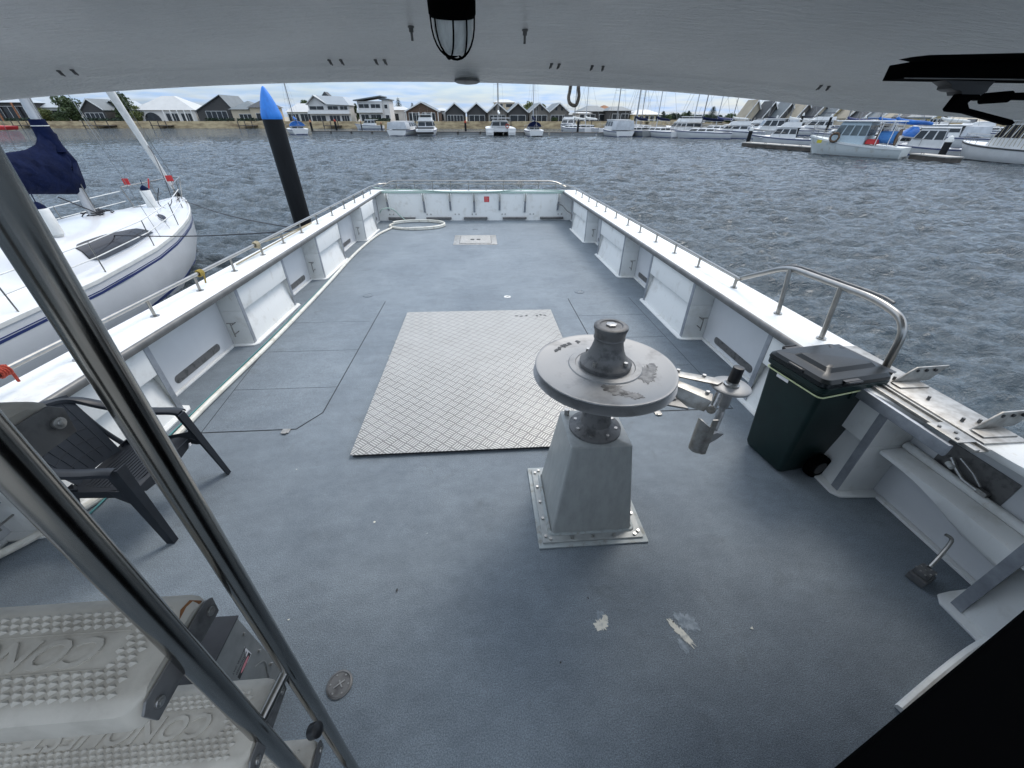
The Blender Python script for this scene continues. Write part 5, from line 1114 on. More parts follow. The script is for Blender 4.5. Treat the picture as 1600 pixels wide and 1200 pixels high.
# its mooring lines to our rail
Wb = lambda x, y, z: MBOAT @ Vector((x, y, z))
Yl = lambda x, y, z: yc.matrix_world @ Vector((x, y, z))
def wrope(name, a, b, r, m, label, sag=0.15):
    P = [a.lerp(b, k/10)-Vector((0, 0, sag*math.sin(PI*k/10))) for k in range(11)]; c = P[0].copy(); o = MB(); o.tube([p-c for p in P], r, 6); ob = o.build(name, m, smooth=True); ob.location = c; return tag(ob, label, 'rope')
wrope('mooring_line', Yl(0.15, -0.3, hs_(0)), Wb(-3.3, 7.6, 0.86), 0.010, M['darkrope'], 'dark mooring line from the bow of the near sloop down to our left rail', 0.10)
wrope('mooring_line', Yl(0.9, -5.2, hs_(5)+.35), Wb(-3.3, 7.3, 0.88), 0.010, M['darkrope'], 'thin dark line from the cabin top of the near sloop across to our left rail', 0.05)

# ------------------------------------------------------------------ far shore
def Yh(u): return float(np.interp(u, [-400, 0, 400, 800, 1000, 1080, 1150], [182, 172, 164, 152, 152, 175, 230]))
shore = [(-420, 186), (-250, 178)]+[(wy(u, 200, Yh(u)-3).x, Yh(u)-3) for u in (0, 200, 400, 600, 800, 900, 1000)]+[(75, 185), (110, 215), (150, 200), (118, 122), (135, 92), (170, 78), (420, 70)]
WZ = 1.75
m_ = MB(); m_.prism([(x, y, -2) for x, y in shore]+[(700, 70, -2), (700, 900, -2), (-600, 900, -2), (-600, 186, -2)], (0, 0, 2+WZ)); tag(m_.build('bank', M['sand']), 'raised bank behind the limestone harbour wall', kind='structure')
m_ = MB(); m_.prism([(x, y+3.2, WZ+0.004) for x, y in shore[:6]]+[(x, y+9, WZ+0.004) for x, y in shore[:6][::-1]], (0, 0, 0.05)); tag(m_.build('lawn', M['grass']), 'green lawn strip above the harbour wall', kind='structure')
rnd = random.Random(11)
secs = []
m_ = MB()
for (a, b) in zip(shore[:-1], shore[1:]):
    A_, B_ = Vector((*a, 0)), Vector((*b, 0)); n_ = (B_-A_).normalized(); o_ = Vector((n_.y, -n_.x, 0))*0.5
    m_.add([A_+o_+Vector((0, 0, -1)), B_+o_+Vector((0, 0, -1)), B_+o_+Vector((0, 0, WZ+0.25)), A_+o_+Vector((0, 0, WZ+0.25)), A_-o_*0.4+Vector((0, 0, WZ+.25)), B_-o_*.4+Vector((0, 0, WZ+.25)), A_-o_*.4+Vector((0, 0, -1)), B_-o_*.4+Vector((0, 0, -1))], [(0, 1, 2, 3), (3, 2, 5, 4), (4, 5, 7, 6), (0, 6, 7, 1), (0, 3, 4, 6), (1, 7, 5, 2)])
tag(m_.build('sea_wall', M['stone']), 'long pale limestone wall along the far side of the harbour', 'wall')

def _P3(u, v, Y): return wy(u, v, Y)
rnd = random.Random(31)
hedge_txt = ('low clipped hedge above the wall in front of the glass fronted house', 'low hedge above the wall below the first gabled house', 'hedge above the wall before the steep dark gable', 'short hedge left of the blue capped pile', 'low hedge below the modern stepped house')
for k, (ua, ub) in enumerate(((10, 60), (128, 200), (322, 366), (372, 405), (575, 610))):
    Y = float(np.interp((ua+ub)/2, [-400, 0, 400, 800, 1000], [182, 172, 164, 152, 152]))-1.6; a_, b_ = _P3(ua, 190, Y), _P3(ub, 190, Y); o = MB()
    for q_ in range(int((b_.x-a_.x)*26)):
        p_ = Vector((rnd.uniform(a_.x, b_.x), Y+rnd.uniform(-.5, .5), WZ+rnd.uniform(.1, 1.0))); a3 = Vector((rnd.uniform(-1, 1), rnd.uniform(-1, 1), rnd.uniform(-1, 1)))*.35; b3 = a3.cross(Vector((rnd.uniform(-1, 1), 1, rnd.uniform(-1, 1)))).normalized()*.22
        o.add([p_-a3-Vector((a_.x, Y, WZ)), p_-b3-Vector((a_.x, Y, WZ)), p_+a3-Vector((a_.x, Y, WZ)), p_+b3-Vector((a_.x, Y, WZ))], [(0, 1, 2, 3)])
    h_ = o.build('hedge', M['leafd']); h_.location = (a_.x, Y, WZ); tag(h_, hedge_txt[k], 'hedge')
lt_ = ('small landing on piles below the pale roofed house at far left', 'small timber landing below the first gabled house', 'timber landing below the white arched house', 'timber landing below the cream house with pyramid roof', 'little landing with steps below the two storey balconied house', 'landing below the brown gabled house', 'landing below the third gabled shed', 'landing below the white pavilion')
for k, (ua, ub) in enumerate(((20, 46), (130, 172), (236, 262), (372, 396), (505, 530), (640, 660), (770, 800), (905, 925))):
    Y = float(np.interp((ua+ub)/2, [-400, 0, 400, 800, 1000], [182, 172, 164, 152, 152]))-7.5; a_, b_ = _P3(ua, 199, Y), _P3(ub, 199, Y); W_l = b_.x-a_.x
    ld_ = thing('landing_stage', lt_[k], 'jetty', (a_.x, Y, 0)); o = MB(); o.span((0, 0, .7), (W_l, 3.6, .9)); o.build('deck', M['timber'], ld_)
    for q_ in range(3): o = MB(); o.cyl((W_l*(.05+.45*q_), .3, -1), (W_l*(.05+.45*q_), .3, 2.2), .14, n=8); o.build('post', M['timber'], ld_)
def P3(u, v, Y): return wy(u, v, Y)
def win(parent, x0, x1, z0, z1, y, frame=True, m='darkglass', nx=1, nm='window'):
    o = MB(); o.span((x0, y-0.04, z0), (x1, y-0.002, z1)); w_ = o.build(nm, M[m], parent)
    if frame:
        f = MB(); t = 0.09
        f.span((x0-t, y-0.10, z1), (x1+t, y-0.003, z1+t)); f.span((x0-t, y-0.10, z0-t), (x0, y-0.003, z1)); f.span((x1, y-0.10, z0-t), (x1+t, y-0.003, z1))
        for k in range(1, nx): xx = x0+(x1-x0)*k/nx; f.span((xx-t/2, y-0.09, z0), (xx+t/2, y-0.041, z1))
        f.build('window_frame', M['fascia'], w_)
    return w_
def gable(u0, u1, vb, ve, va, lab, wm, rm, wins, Y=None, depth=12, fascia=True, door=None, group=None, ov=0.5, apex=None, cat='house'):
    Y = Y or Yh((u0+u1)/2); A_, B_ = P3(u0, vb, Y), P3(u1, vb, Y); W = B_.x-A_.x; z0 = WZ; ze = P3((u0+u1)/2, ve, Y).z; za = P3((u0+u1)/2, va, Y).z
    cx = (A_.x+B_.x)/2; r = thing('gabled_house', lab, cat, (cx, Y, z0), 0, group); h = ze-z0; ha = za-z0; ax = (P3(apex, va, Y).x-cx) if apex else 0
    m_ = MB(); m_.prism([(-W/2+.1, 0, 0), (W/2-.1, 0, 0), (W/2-.1, 0, h), (ax, 0, ha-.1), (-W/2+.1, 0, h)], (0, depth, 0)); m_.build('wall', M[wm], r)
    m_ = MB(); t = 0.22
    for s in (-1, 1):
        ex = s*(W/2+0.05); dz = (ha-h)*0.06
        m_.prism([(ax, -ov, ha), (ex, -ov, h-dz), (ex, -ov, h-dz+t), (ax, -ov, ha+t)], (0, depth+ov*2, 0))
    m_.build('roof', M[rm], r)
    if fascia:
        m_ = MB()
        for s in (-1, 1):
            ex = s*(W/2+0.06); m_.prism([(ax, -ov-.06, ha-.1), (ex, -ov-.06, h-.1), (ex, -ov-.06, h+.26), (ax, -ov-.06, ha+.30)], (0, 0.055, 0))
        m_.build('fascia', M['fascia'], r)
    for wd in wins: win(r, -W/2+W*wd[0], -W/2+W*wd[1], h*wd[2], h*wd[3], -0.0, nx=wd[4] if len(wd) > 4 else 1)
    return r, W, h, ha
def hip(u0, u1, vb, ve, va, lab, wm, rm, wins, Y=None, depth=11, ridge=0.35, cat='house', name='hip_roofed_house'):
    Y = Y or Yh((u0+u1)/2); A_, B_ = P3(u0, vb, Y), P3(u1, vb, Y); W = B_.x-A_.x; z0 = WZ; h = P3((u0+u1)/2, ve, Y).z-z0; ha = P3((u0+u1)/2, va, Y).z-z0
    r = thing(name, lab, cat, ((A_.x+B_.x)/2, Y, z0)); m_ = MB(); m_.span((-W/2+.5, 0, 0), (W/2-.5, depth, h)); m_.build('wall', M[wm], r)
    m_ = MB(); o = 0.6; rw_ = W*ridge/2; v = [(-W/2-.1, -o, h+.004), (W/2+.1, -o, h+.004), (W/2+.1, depth+o, h+.004), (-W/2-.1, depth+o, h+.004), (-rw_, depth*.45, ha), (rw_, depth*.45, ha), (rw_, depth*.55, ha), (-rw_, depth*.55, ha)]
    m_.add(v, [(0, 1, 5, 4), (1, 2, 6, 5), (2, 3, 7, 6), (3, 0, 4, 7), (4, 5, 6, 7), (3, 2, 1, 0)]); m_.build('roof', M[rm], r)
    for wd in wins: win(r, -W/2+W*wd[0], -W/2+W*wd[1], h*wd[2], h*wd[3], 0, nx=wd[4] if len(wd) > 4 else 1)
    return r, W, h, ha

# left to right
r, W, h, ha = hip(-60, 52, 185, 160, 150, 'glass fronted house with orange pillars at the far left shore', 'walldark', 'rooflight', [(0.05, .45, .05, .8, 4), (.52, .95, .05, .8, 4)])
for k in range(4): m_ = MB(); m_.span((-W*.4+k*W*.25, -1.2, 0), (-W*.4+k*W*.25+.35, -.8, h)); m_.build('pillar', M['pillar'], r)
hip(52, 112, 186, 168, 153, 'pale grey metal roofed house behind the bushes on the left shore', 'wallwhite', 'rooflight', [(.2, .45, .2, .8), (.6, .85, .2, .8)], Y=178)
gable(134, 170, 187, 172, 155, 'dark glass gabled house between two bushy trees on the left shore', 'walldark', 'roofgrey', [(.12, .88, .05, .75, 4)])
gable(166, 206, 187, 172, 157, 'dark fronted gabled house with pale roof half behind the second bushy tree', 'walldark', 'rooflight', [(.1, .9, .05, .8, 4)], Y=176)
r, W, h, ha = hip(214, 312, 188, 172, 149, 'white house with large pale hip roof and arched opening on the left shore', 'wallwhite', 'roofwhite', [(.50, .70, .05, .72, 3), (.74, .90, .05, .72, 3)], ridge=0.2)
m_ = MB(); m_.prism([(-W*.36+W*.13*(1-math.cos(PI*k/10)), -0.05, .2+h*.75*math.sin(PI*k/10)) for k in range(11)], (0, 0.045, 0)); m_.build('arched_window', M['darkglass'], r)
m_ = MB()
for k in range(5): m_.cyl((W*(.02+.11*k), -1.6, 0), (W*(.02+.11*k), -1.6, h), .14, n=8)
m_.build('veranda_post', M['fascia'], r)
gable(312, 372, 189, 173, 149, 'steep dark gabled house with grey roof and cream stone piers', 'walldark', 'roofgrey', [(.25, .78, .04, .95, 4)], apex=343, fascia=False)
r, W, h, ha = hip(364, 408, 189, 171, 157, 'cream house with small grey pyramid roof right of the steep dark gable', 'wallcream', 'roofgrey', [(.30, .72, .08, .62, 3)], ridge=0.02)
hip(394, 428, 191, 168, 155, 'cream house with arch and dark tiled roof left of the blue capped pile', 'wallcream', 'roofdark', [(.3, .6, .1, .6)], ridge=.1)
hip(450, 492, 189, 175, 161, 'low white roofed glass house right of the blue capped pile', 'wallwhite', 'roofwhite', [(.08, .45, .05, .8, 3), (.52, .93, .05, .8, 3)], Y=168)
# two-storey houses
def block(u0, u1, vb, lab, wm, name='two_storey_house'):
    Y = Yh((u0+u1)/2); A_, B_ = P3(u0, vb, Y), P3(u1, vb, Y); W = B_.x-A_.x; return thing(name, lab, 'house', ((A_.x+B_.x)/2, Y, WZ)), W, (lambda v: P3((u0+u1)/2, v, Y).z-WZ)
r, W, Zv = block(487, 550, 189, 'two storey white balconied house with pale roof and small gable on top', 'wallwhite')
he, hm_, hg = Zv(163), Zv(176), Zv(150)
m_ = MB(); m_.span((-W/2, 0, 0), (W/2, 10, he)); m_.prism([(-W/2, 0, he), (-W*.10, 0, he), (-W*.30, 0, hg-.2)], (0, 9, 0)); m_.build('wall', M['wallwhite'], r)
m_ = MB(); m_.prism([(-W*.5-.3, -1, he-.2), (-W*.30, -1, hg), (-W*.30, -1, hg+.25), (-W*.5-.3, -1, he+.05)], (0, 11, 0)); m_.prism([(-W*.30, -1, hg), (-W*.02, -1, he-.1), (-W*.02, -1, he+.15), (-W*.30, -1, hg+.25)], (0, 2.5, 0))
m_.build('roof', M['roofwhite'], r)
m_ = MB(); m_.add([(-W*.28, 1.5, hg+.2), (W*.36, 1.5, hg-.1), (W/2+.4, -1, he-.25), (-W*.05, -1, he), (W*.36, 7, hg-.1), (-W*.28, 7, hg+.2), (W/2+.4, 10, he-.25)], [(0, 1, 2, 3), (0, 5, 4, 1), (1, 4, 6, 2), (0, 3, 2, 6, 5)]); m_.build('roof', M['rooflight'], r)
m_ = MB(); m_.prism([(-W*.22, 4, hg), (-W*.02, 4, hg), (-W*.12, 4, hg+1.3)], (0, 4, 0)); m_.build('gablet', M['roofdark'], r)
for a, b in ((-.47, -.13), (-.03, .22), (.27, .45)): win(r, W*a, W*b, hm_+.8, he-.5, 0, nx=2); win(r, W*a, W*b, .15, hm_-.8, 0, nx=3)
m_ = MB(); m_.span((-W/2-.2, -1.3, hm_-.35), (W/2, -.05, hm_+.15)); m_.span((-W/2, -1.25, hm_+.155), (W/2, -1.15, hm_+.55)); m_.build('balcony', M['fascia'], r)
r, W, Zv = block(563, 611, 188, 'modern white two storey house with stepped flat roofs', 'wallwhite')
he, hm_, hb2 = Zv(158), Zv(174), Zv(151)
m_ = MB(); m_.span((-W/2, 0, 0), (W*.28, 10, he)); m_.span((W*.281, 0.6, 0), (W/2, 9, he+.3)); m_.build('wall', M['wallwhite'], r)
m_ = MB(); m_.prism([(-W/2-.9, -1.3, he+.005), (W*.30, -1.3, hb2), (W*.30, -1.3, hb2+.3), (-W/2-.9, -1.3, he+.3)], (0, 11.5, 0)); m_.prism([(W*.2, .2, he+.4), (W/2+.5, .2, he+.305), (W/2+.5, .2, he+.6), (W*.2, .2, hb2-.1)], (0, 9, 0)); m_.build('roof', M['roofgrey'], r)
for a, b in ((-.46, -.14), (-.08, .22)): win(r, W*a, W*b, hm_+.9, he-.8, 0, nx=2)
for a, b in ((-.44, -.2), (-.12, .2)): win(r, W*a, W*b, .15, hm_-.9, 0, nx=2)
win(r, W*.34, W*.44, hm_+.8, he-.9, .6); win(r, W*.34, W*.46, .15, hm_-1, .6)
m_ = MB(); m_.span((-W/2-.3, -1.3, hm_-.35), (W*.28, -.05, hm_+.2)); m_.build('balcony', M['fascia'], r)
hip(608, 640, 188, 172, 166, 'small white house just right of the modern stepped house', 'wallwhite', 'roofwhite', [(.2, .5, .1, .7)], Y=170)
r, W, h, ha = gable(634, 688, 189, 175, 160, 'wide brown gabled house with white posts behind the fishing cruiser', 'wallbrown', 'roofdark', [(.12, .42, .05, .9, 3), (.5, .86, .05, .9, 3)])
m_ = MB()
for k in range(6): m_.cyl((-W/2+.5+(W-1)*k/5, -1.1, 0), (-W/2+.5+(W-1)*k/5, -1.1, h), .12, n=8)
m_.build('veranda_post', M['fascia'], r)
hip(680, 700, 189, 173, 169, 'pale house between the brown gable and the row of boat sheds', 'wallwhite', 'roofwhite', [(.3, .7, .1, .7)], Y=168)
names = ['dark', 'dark', 'taupe', 'dark', 'taupe', 'taupe']
labs = ['first dark gable in the row of six from the left, with tall white framed glazing', 'second gable in the row of six, dark boards with a low glazed front', 'third gable in the row of six, taupe boards, behind the moored catamaran', 'fourth gable in the row of six, near black front between two taupe ones', 'fifth gable in the row of six, taupe boards, right of the stern on yacht mast', 'last gable at the right end of the row of six, taupe with grey roof side']
for k, ua in enumerate((712, 745.5, 777.5, 809, 842, 872.5)):
    wm = 'walldark' if names[k] == 'dark' else 'wallgrey'
    r, W, h, ha = gable(ua-15.6, ua+15.6, 191.5, 176, 161.5, labs[k], wm, 'roofgrey', [(.12, .88, .04, .72, (5, 3, 4, 2, 3, 4)[k])], depth=14, group='row of six gabled boat sheds', ov=.7)
    if names[k] != 'dark':
        for s in (-1, 1): win(r, s*W*.14-.35, s*W*.14+.35, h+.6, h+1.5, 0, frame=False)
hip(772, 806, 180, 160, 154.5, 'tall cream house with terracotta tones rising behind the gabled sheds', 'wallcream', 'roofwhite', [(.1, .4, .75, .92), (.55, .85, .75, .92)], Y=185)
r, W, h, ha = hip(902, 924, 191, 177, 175, 'white flat roofed pavilion right of the gabled sheds', 'wallwhite', 'roofwhite', [(.15, .45, .05, .85), (.55, .85, .05, .85)], ridge=.9)
hip(906, 951, 191, 174, 164.5, 'dark hip roofed house behind the twin masts', 'walldark', 'roofgrey', [(.3, .5, .1, .7), (.65, .85, .1, .7)], Y=164, ridge=.3)
hip(948, 986, 191, 173, 166, 'second dark house with grey hip roof, right of the twin masts', 'walldark', 'roofgrey', [(.2, .45, .1, .7), (.55, .85, .1, .7)], Y=158, ridge=.45)
hip(940, 956, 180, 170, 164, 'small orange roofed house peeping between the two dark hip roofs', 'wallcream', 'rust', [], Y=182, ridge=.1)
r, W, h, ha = hip(986, 1032, 192, 179, 171, 'yellow house with white hip roof behind the leaning masts', 'wallyellow', 'roofwhite', [(.08+.18*k, .20+.18*k, .1, .8) for k in range(5)])
# townhouses beyond the marina on the right
tl = ['cream gable end at the left end of the marina townhouses', 'second marina townhouse with dark glazing and cream pier', 'third marina townhouse with dark steep roof', 'fourth marina townhouse behind the white cruiser', 'fifth marina townhouse with cream front above the flybridges', 'sixth marina townhouse in yellow cream behind the pale masts', 'seventh marina townhouse at the edge of the roof overhang', 'eighth marina townhouse behind the fishing boat mast', 'ninth marina townhouse with navy awning', 'tenth marina townhouse right of the navy awning', 'eleventh marina townhouse behind the tan gabled deck', 'last marina townhouse at far right']
for k in range(12):
    u0 = 1158+26*k; Y = 118-3.6*k; va = (161, 163, 164, 165, 166, 168, 170, 172, 174, 176, 178, 180)[k]
    gable(u0, u0+27, 200, 186-k*.1, va-4, tl[k], ('wallcream', 'walldark', 'walldark', 'wallgrey', 'wallcream', 'wallyellow')[k % 6], ('sand', 'roofdark', 'roofgrey')[k % 3], [(.1, .45, .35, .9, 2), (.55, .9, .35, .9, 2), (.1, .9, .02, .28, 3)], Y=Y, group='townhouses behind the marina', depth=4)

# trees
def clump(m_, c, r, n, s, rnd, flat=1.0):
    for _ in range(n):
        while True:
            p = Vector((rnd.uniform(-1, 1), rnd.uniform(-1, 1), rnd.uniform(-1, 1)))
            if p.length <= 1: break
        p = Vector((p.x*r, p.y*r, p.z*r*flat))+Vector(c); a = Vector((rnd.uniform(-1, 1), rnd.uniform(-1, 1), rnd.uniform(-1, 1))).normalized()*s*rnd.uniform(.6, 1.3); b = a.cross(Vector((rnd.uniform(-1, 1), rnd.uniform(-1, 1), rnd.uniform(-1, 1)))).normalized()*s*rnd.uniform(.4, .9)
        m_.add([p-a, p-b*.8, p+a, p+b], [(0, 1, 2, 3)])
def tree(u, vb, vt, wpx, lab, mt='leaf', Y=None, kind='round', seed=0, name='bushy_tree', cat='tree', z0=None):
    Y = Y or Yh(u)+4; rnd = random.Random(seed+int(u)); p = P3(u, vb, Y); z0 = WZ if z0 is None else z0; Ht = P3(u, vt, Y).z-z0; W = P3(u+wpx/2, vb, Y).x-P3(u-wpx/2, vb, Y).x
    r = thing(name, lab, cat, (p.x, Y, z0)); m_ = MB()
    if kind == 'round':
        m_.tube([(0, 0, 0), (W*.03, 0, Ht*.35), (0, 0, Ht*.7)], [Ht*.05, Ht*.035, Ht*.012], 8)
        for k in range(5): a = rnd.uniform(0, 6.28); m_.tube([(0, 0, Ht*.25), (math.cos(a)*W*.25, math.sin(a)*W*.25, Ht*.6)], [Ht*.02, Ht*.008], 6)
        m_.build('trunk', M['bark'], r); m_ = MB()
        for k in range(20):
            a = rnd.uniform(0, 6.28); q = rnd.uniform(0, .40)*W; zz = rnd.uniform(.14, .86)*Ht; sh = 1-abs(zz/Ht-.5)*.9; clump(m_, (math.cos(a)*q*sh, math.sin(a)*q*sh, zz), W*rnd.uniform(.15, .24), 150, W*.030+.06, rnd, .8)
        m_.build('crown', M[mt], r)
    elif kind == 'pine':
        m_.tube([(0, 0, 0), (0, 0, Ht)], [Ht*.03, Ht*.004], 8); m_.build('trunk', M['bark'], r); m_ = MB(); n = 13
        for j in range(n):
            zz = Ht*(.16+.80*j/n); rr = W/2*(1-j/n)**.8+.15
            for k in range(8):
                a = k*PI/4+j*.4; 
                for q in range(5): clump(m_, (math.cos(a)*rr*(q+1)/5, math.sin(a)*rr*(q+1)/5, zz+rr*.08*q), rr*.09+.06, 5, .10+.02*Ht/10, rnd, .5)
        m_.build('crown', M[mt], r)
    elif kind == 'palm':
        m_.tube([(0, 0, 0), (.2, 0, Ht*.5), (0, 0, Ht*.85)], [.22, .17, .14], 8); m_.build('trunk', M['bark'], r); m_ = MB()
        for k in range(22):
            a = rnd.uniform(0, 6.28); up_ = rnd.uniform(-.2, .9); Lf = W*.55*rnd.uniform(.7, 1.1); pr = None
            for q in range(7):
                t = q/6; pt_ = Vector((math.cos(a)*Lf*t, math.sin(a)*Lf*t, Ht*.86+up_*Lf*t-1.0*Lf*t*t)); 
                if pr is not None: sd_ = Vector((-math.sin(a), math.cos(a), -.5))*W*.05*(1-t*.7); m_.add([pr-sd_, pr+Vector((0, 0, .04)), pr+Vector((sd_.x*-1, sd_.y*-1, sd_.z))*-1, pt_], [(0, 1, 3), (1, 2, 3)])
                pr = pt_
        m_.build('crown', M[mt], r)
    return r
tree(118, 187, 151, 46, 'large dark green bushy tree on the left shore above the navy sail cover', seed=1)
tree(76, 187, 170, 28, 'low yellow green bush beside the mast on the left shore', 'leafb', name='bush', cat='bush', Y=171)
tree(97, 187, 176, 22, 'dark green shrub at the foot of the large bushy tree on the left', name='bush', cat='bush', Y=170)
tree(203, 188, 147, 44, 'dark spreading tree behind the furled jib of the near sloop', seed=4)
tree(222, 190, 165, 26, 'broad olive bush left of the white arched house', 'leafb', name='bush', cat='bush', Y=167)
tree(300, 180, 157, 30, 'distant dark tree between the white house and the steep gable', Y=182)
tree(362, 180, 154, 16, 'small tree behind the steep dark gable', Y=182)
tree(376, 175, 150, 16, 'palm tree above the cream house with the pyramid roof', kind='palm', mt='leaf', name='palm_tree', Y=178)
tree(480, 176, 153, 26, 'round tree left of the two storey balconied house', Y=180)
tree(558, 189, 160, 16, 'dark columnar tree between the two tall houses', Y=168, seed=3)
tree(626, 186, 151, 16, 'tall norfolk pine right of the modern white house', kind='pine', mt='leafd', name='pine_tree', Y=186)
tree(646, 180, 159, 9, 'small distant pine above the brown gable', kind='pine', mt='leafd', name='pine_tree', Y=200)
tree(825, 178, 159, 30, 'olive tree behind the middle gabled sheds', 'leafb', Y=180)
tree(848, 178, 160, 16, 'small olive tree behind the fifth gabled shed', 'leafb', Y=182)
tree(865, 193, 184, 12, 'low green shrub in front of the last gabled shed', name='bush', cat='bush', Y=151)
tree(1034, 190, 173, 10, 'small pine right of the yellow house', kind='pine', mt='leafd', name='pine_tree', Y=170)
tree(1067, 186, 173, 10, 'palm above the low trees right of the yellow house', kind='palm', mt='leaf', name='palm_tree', Y=200)
tree(1074, 186, 172, 8, 'thin pine beside the palm above the low trees', kind='pine', mt='leafd', name='pine_tree', Y=205)
tree(1110, 190, 165, 14, 'tall dark norfolk pine behind the white flybridge cruiser', kind='pine', mt='leafd', name='pine_tree', Y=190)
for k, (u, vt, wd) in enumerate(((1040, 182, 22), (1054, 179, 24), (1070, 180, 26), (1088, 183, 24), (1104, 181, 22), (1122, 183, 24), (1138, 181, 26), (1156, 183, 22), (1020, 183, 14))):
    t_ = tree(u, 190, vt, wd, ['low dark tree just right of the yellow house', 'second low tree right of the yellow house', 'low tree under the distant palm', 'low tree left of the tall norfolk pine', 'low tree at the foot of the tall norfolk pine', 'low tree right of the tall norfolk pine', 'low tree behind the slanting masts', 'low tree beside the cream gable end', 'small tree in front of the yellow house'][k], 'leafd' if k % 2 else 'leaf', Y=195+k % 3*6, seed=k*3)
    t_['group'] = 'low trees on the far point'
# ------------------------------------------------------------------ boats, jetties and piles of the marina
def place(u0, u1, vw):
    p = wz((u0+u1)/2, vw); W = P3(u1, vw, p.y).x-P3(u0, vw, p.y).x; return p, W
def zat(u, v, y): return P3(u, v, y).z
def hull(root, L, B, Fb, Fs, m='gelfar', tr=0.82, fine=0.42, stripe=None, flare=0.82, nm='hull', boot='antifoul'):
    m_ = MB(); secs = []
    def bb(t): return B/2*((tr+(1-tr)*math.sin(PI/2*min(1, t/fine))) if t < fine else max(0.012, 1-((t-fine)/(1-fine))**2.3))
    def zs(t): return Fs+(Fb-Fs)*t**1.8
    T_ = [0, .03, .12, .25, .42, .55, .68, .78, .86, .92, .97, 1.0]
    for t in T_:
        b, z = bb(t), zs(t); y = L*t; yw = y-(L*0.09)*max(0, (t-.6)/.4); bw = b*flare*(1 if t < .8 else 1-(t-.8)*2.2)
        bw = max(bw, .005)
        s_ = [(b, y, z), (b*.99, y-.01, z-.12), ((b+bw)/2*1.02, (y+yw)/2, z*.5), (bw, yw, 0.02), (bw*.5, yw, -.5)]
        secs.append(s_+[(-x, y_, z_) for x, y_, z_ in s_[::-1]])
    m_.loft(secs); h = m_.build(nm, M[m], root, smooth=True, angle=50)
    if boot:
        m_ = MB(); secs = []
        for t in T_[:-1]:
            b = bb(t); y = L*t; yw = y-(L*0.09)*max(0, (t-.6)/.4); bw = max(.01, b*flare*(1 if t < .8 else 1-(t-.8)*2.2))+.015
            s_ = [(bw+.012, yw, 0.16), (bw, yw, -.1)]; secs.append(s_+[(-x, y_, z_) for x, y_, z_ in s_[::-1]])
        m_.loft(secs); m_.build('boot_stripe', M[boot], h)
    if stripe:
        m_ = MB()
        for s in (1, -1):
            secs = []
            for t in T_: b, z = bb(t)*.995+.02, zs(t); secs.append([(s*b, L*t, z-.16), (s*b, L*t, z-.06), (s*(b-.05), L*t, z-.06), (s*(b-.05), L*t, z-.16)])
            m_.loft(secs)
        m_.build('rub_rail', M[stripe], h)
    return bb, zs
def frus(m_, x, y0, y1, w0, w1, z0, z1, fr=0.0, bk=0.0):
    # cabin frustum, fr / bk: how far the front / back lean in at the top
    a = [(x-w0/2, y0, z0), (x+w0/2, y0, z0), (x+w0/2, y1, z0), (x-w0/2, y1, z0)]; b = [(x-w1/2, y0+bk, z1), (x+w1/2, y0+bk, z1), (x+w1/2, y1-fr, z1), (x-w1/2, y1-fr, z1)]
    m_.loft([a, b])
def glaze(root, x, y0, y1, w0, w1, z0, z1, fr, bk, za, zb, m='darkglass', nseg=3, back=True):
    # separate window panels around a frustum between heights za..zb
    def at(z):
        t = (z-z0)/(z1-z0); return w0/2+(w1/2-w0/2)*t, y0+bk*t, y1-fr*t
    wa, ya, yb = at(za); wb, yc_, yd = at(zb); e = 0.02
    for s in (1, -1):
        for k in range(nseg):
            f0, f1 = (k+.08)/nseg, (k+.92)/nseg; o = MB()
            P = [(s*wa+x+s*e, ya+(yb-ya)*f0, za), (s*wa+x+s*e, ya+(yb-ya)*f1, za), (s*wb+x+s*e, yc_+(yd-yc_)*f1, zb), (s*wb+x+s*e, yc_+(yd-yc_)*f0, zb)]
            o.prism(P, (-s*.05, 0, 0)); o.build('side_window', M[m], root)
    for (yy0, yy1, d, nm) in ((yb, yd, e, 'windscreen'),)+(((ya, yc_, -e, 'aft_window'),) if back else ()):
        for k in range(2):
            f0, f1 = (k+.06)/2, (k+.94)/2; o = MB()
            P = [(x-wa+2*wa*f0, yy0+d, za), (x-wa+2*wa*f1, yy0+d, za), (x-wb+2*wb*f1, yy1+d, zb), (x-wb+2*wb*f0, yy1+d, zb)]; o.prism(P, (0, -d*2.5, 0)); o.build(nm, M[m], root)
def rails(root, bb, zs, L, B, h=0.65, t0=.45, n=7, name='bow_rail'):
    o = MB(); P = []
    for k in range(n+1): t = t0+(0.985-t0)*k/n; P.append(((bb(t)-.06), L*t, zs(t)+h))
    Q = [(-x, y, z) for x, y, z in P[::-1]]; o.tube(P+Q, 0.022, 6)
    for x, y, z in P[::2]+Q[::2]: o.tube([(x, y, z), (x, y, z-h)], 0.018, 6)
    o.build(name, M['rail'], root)
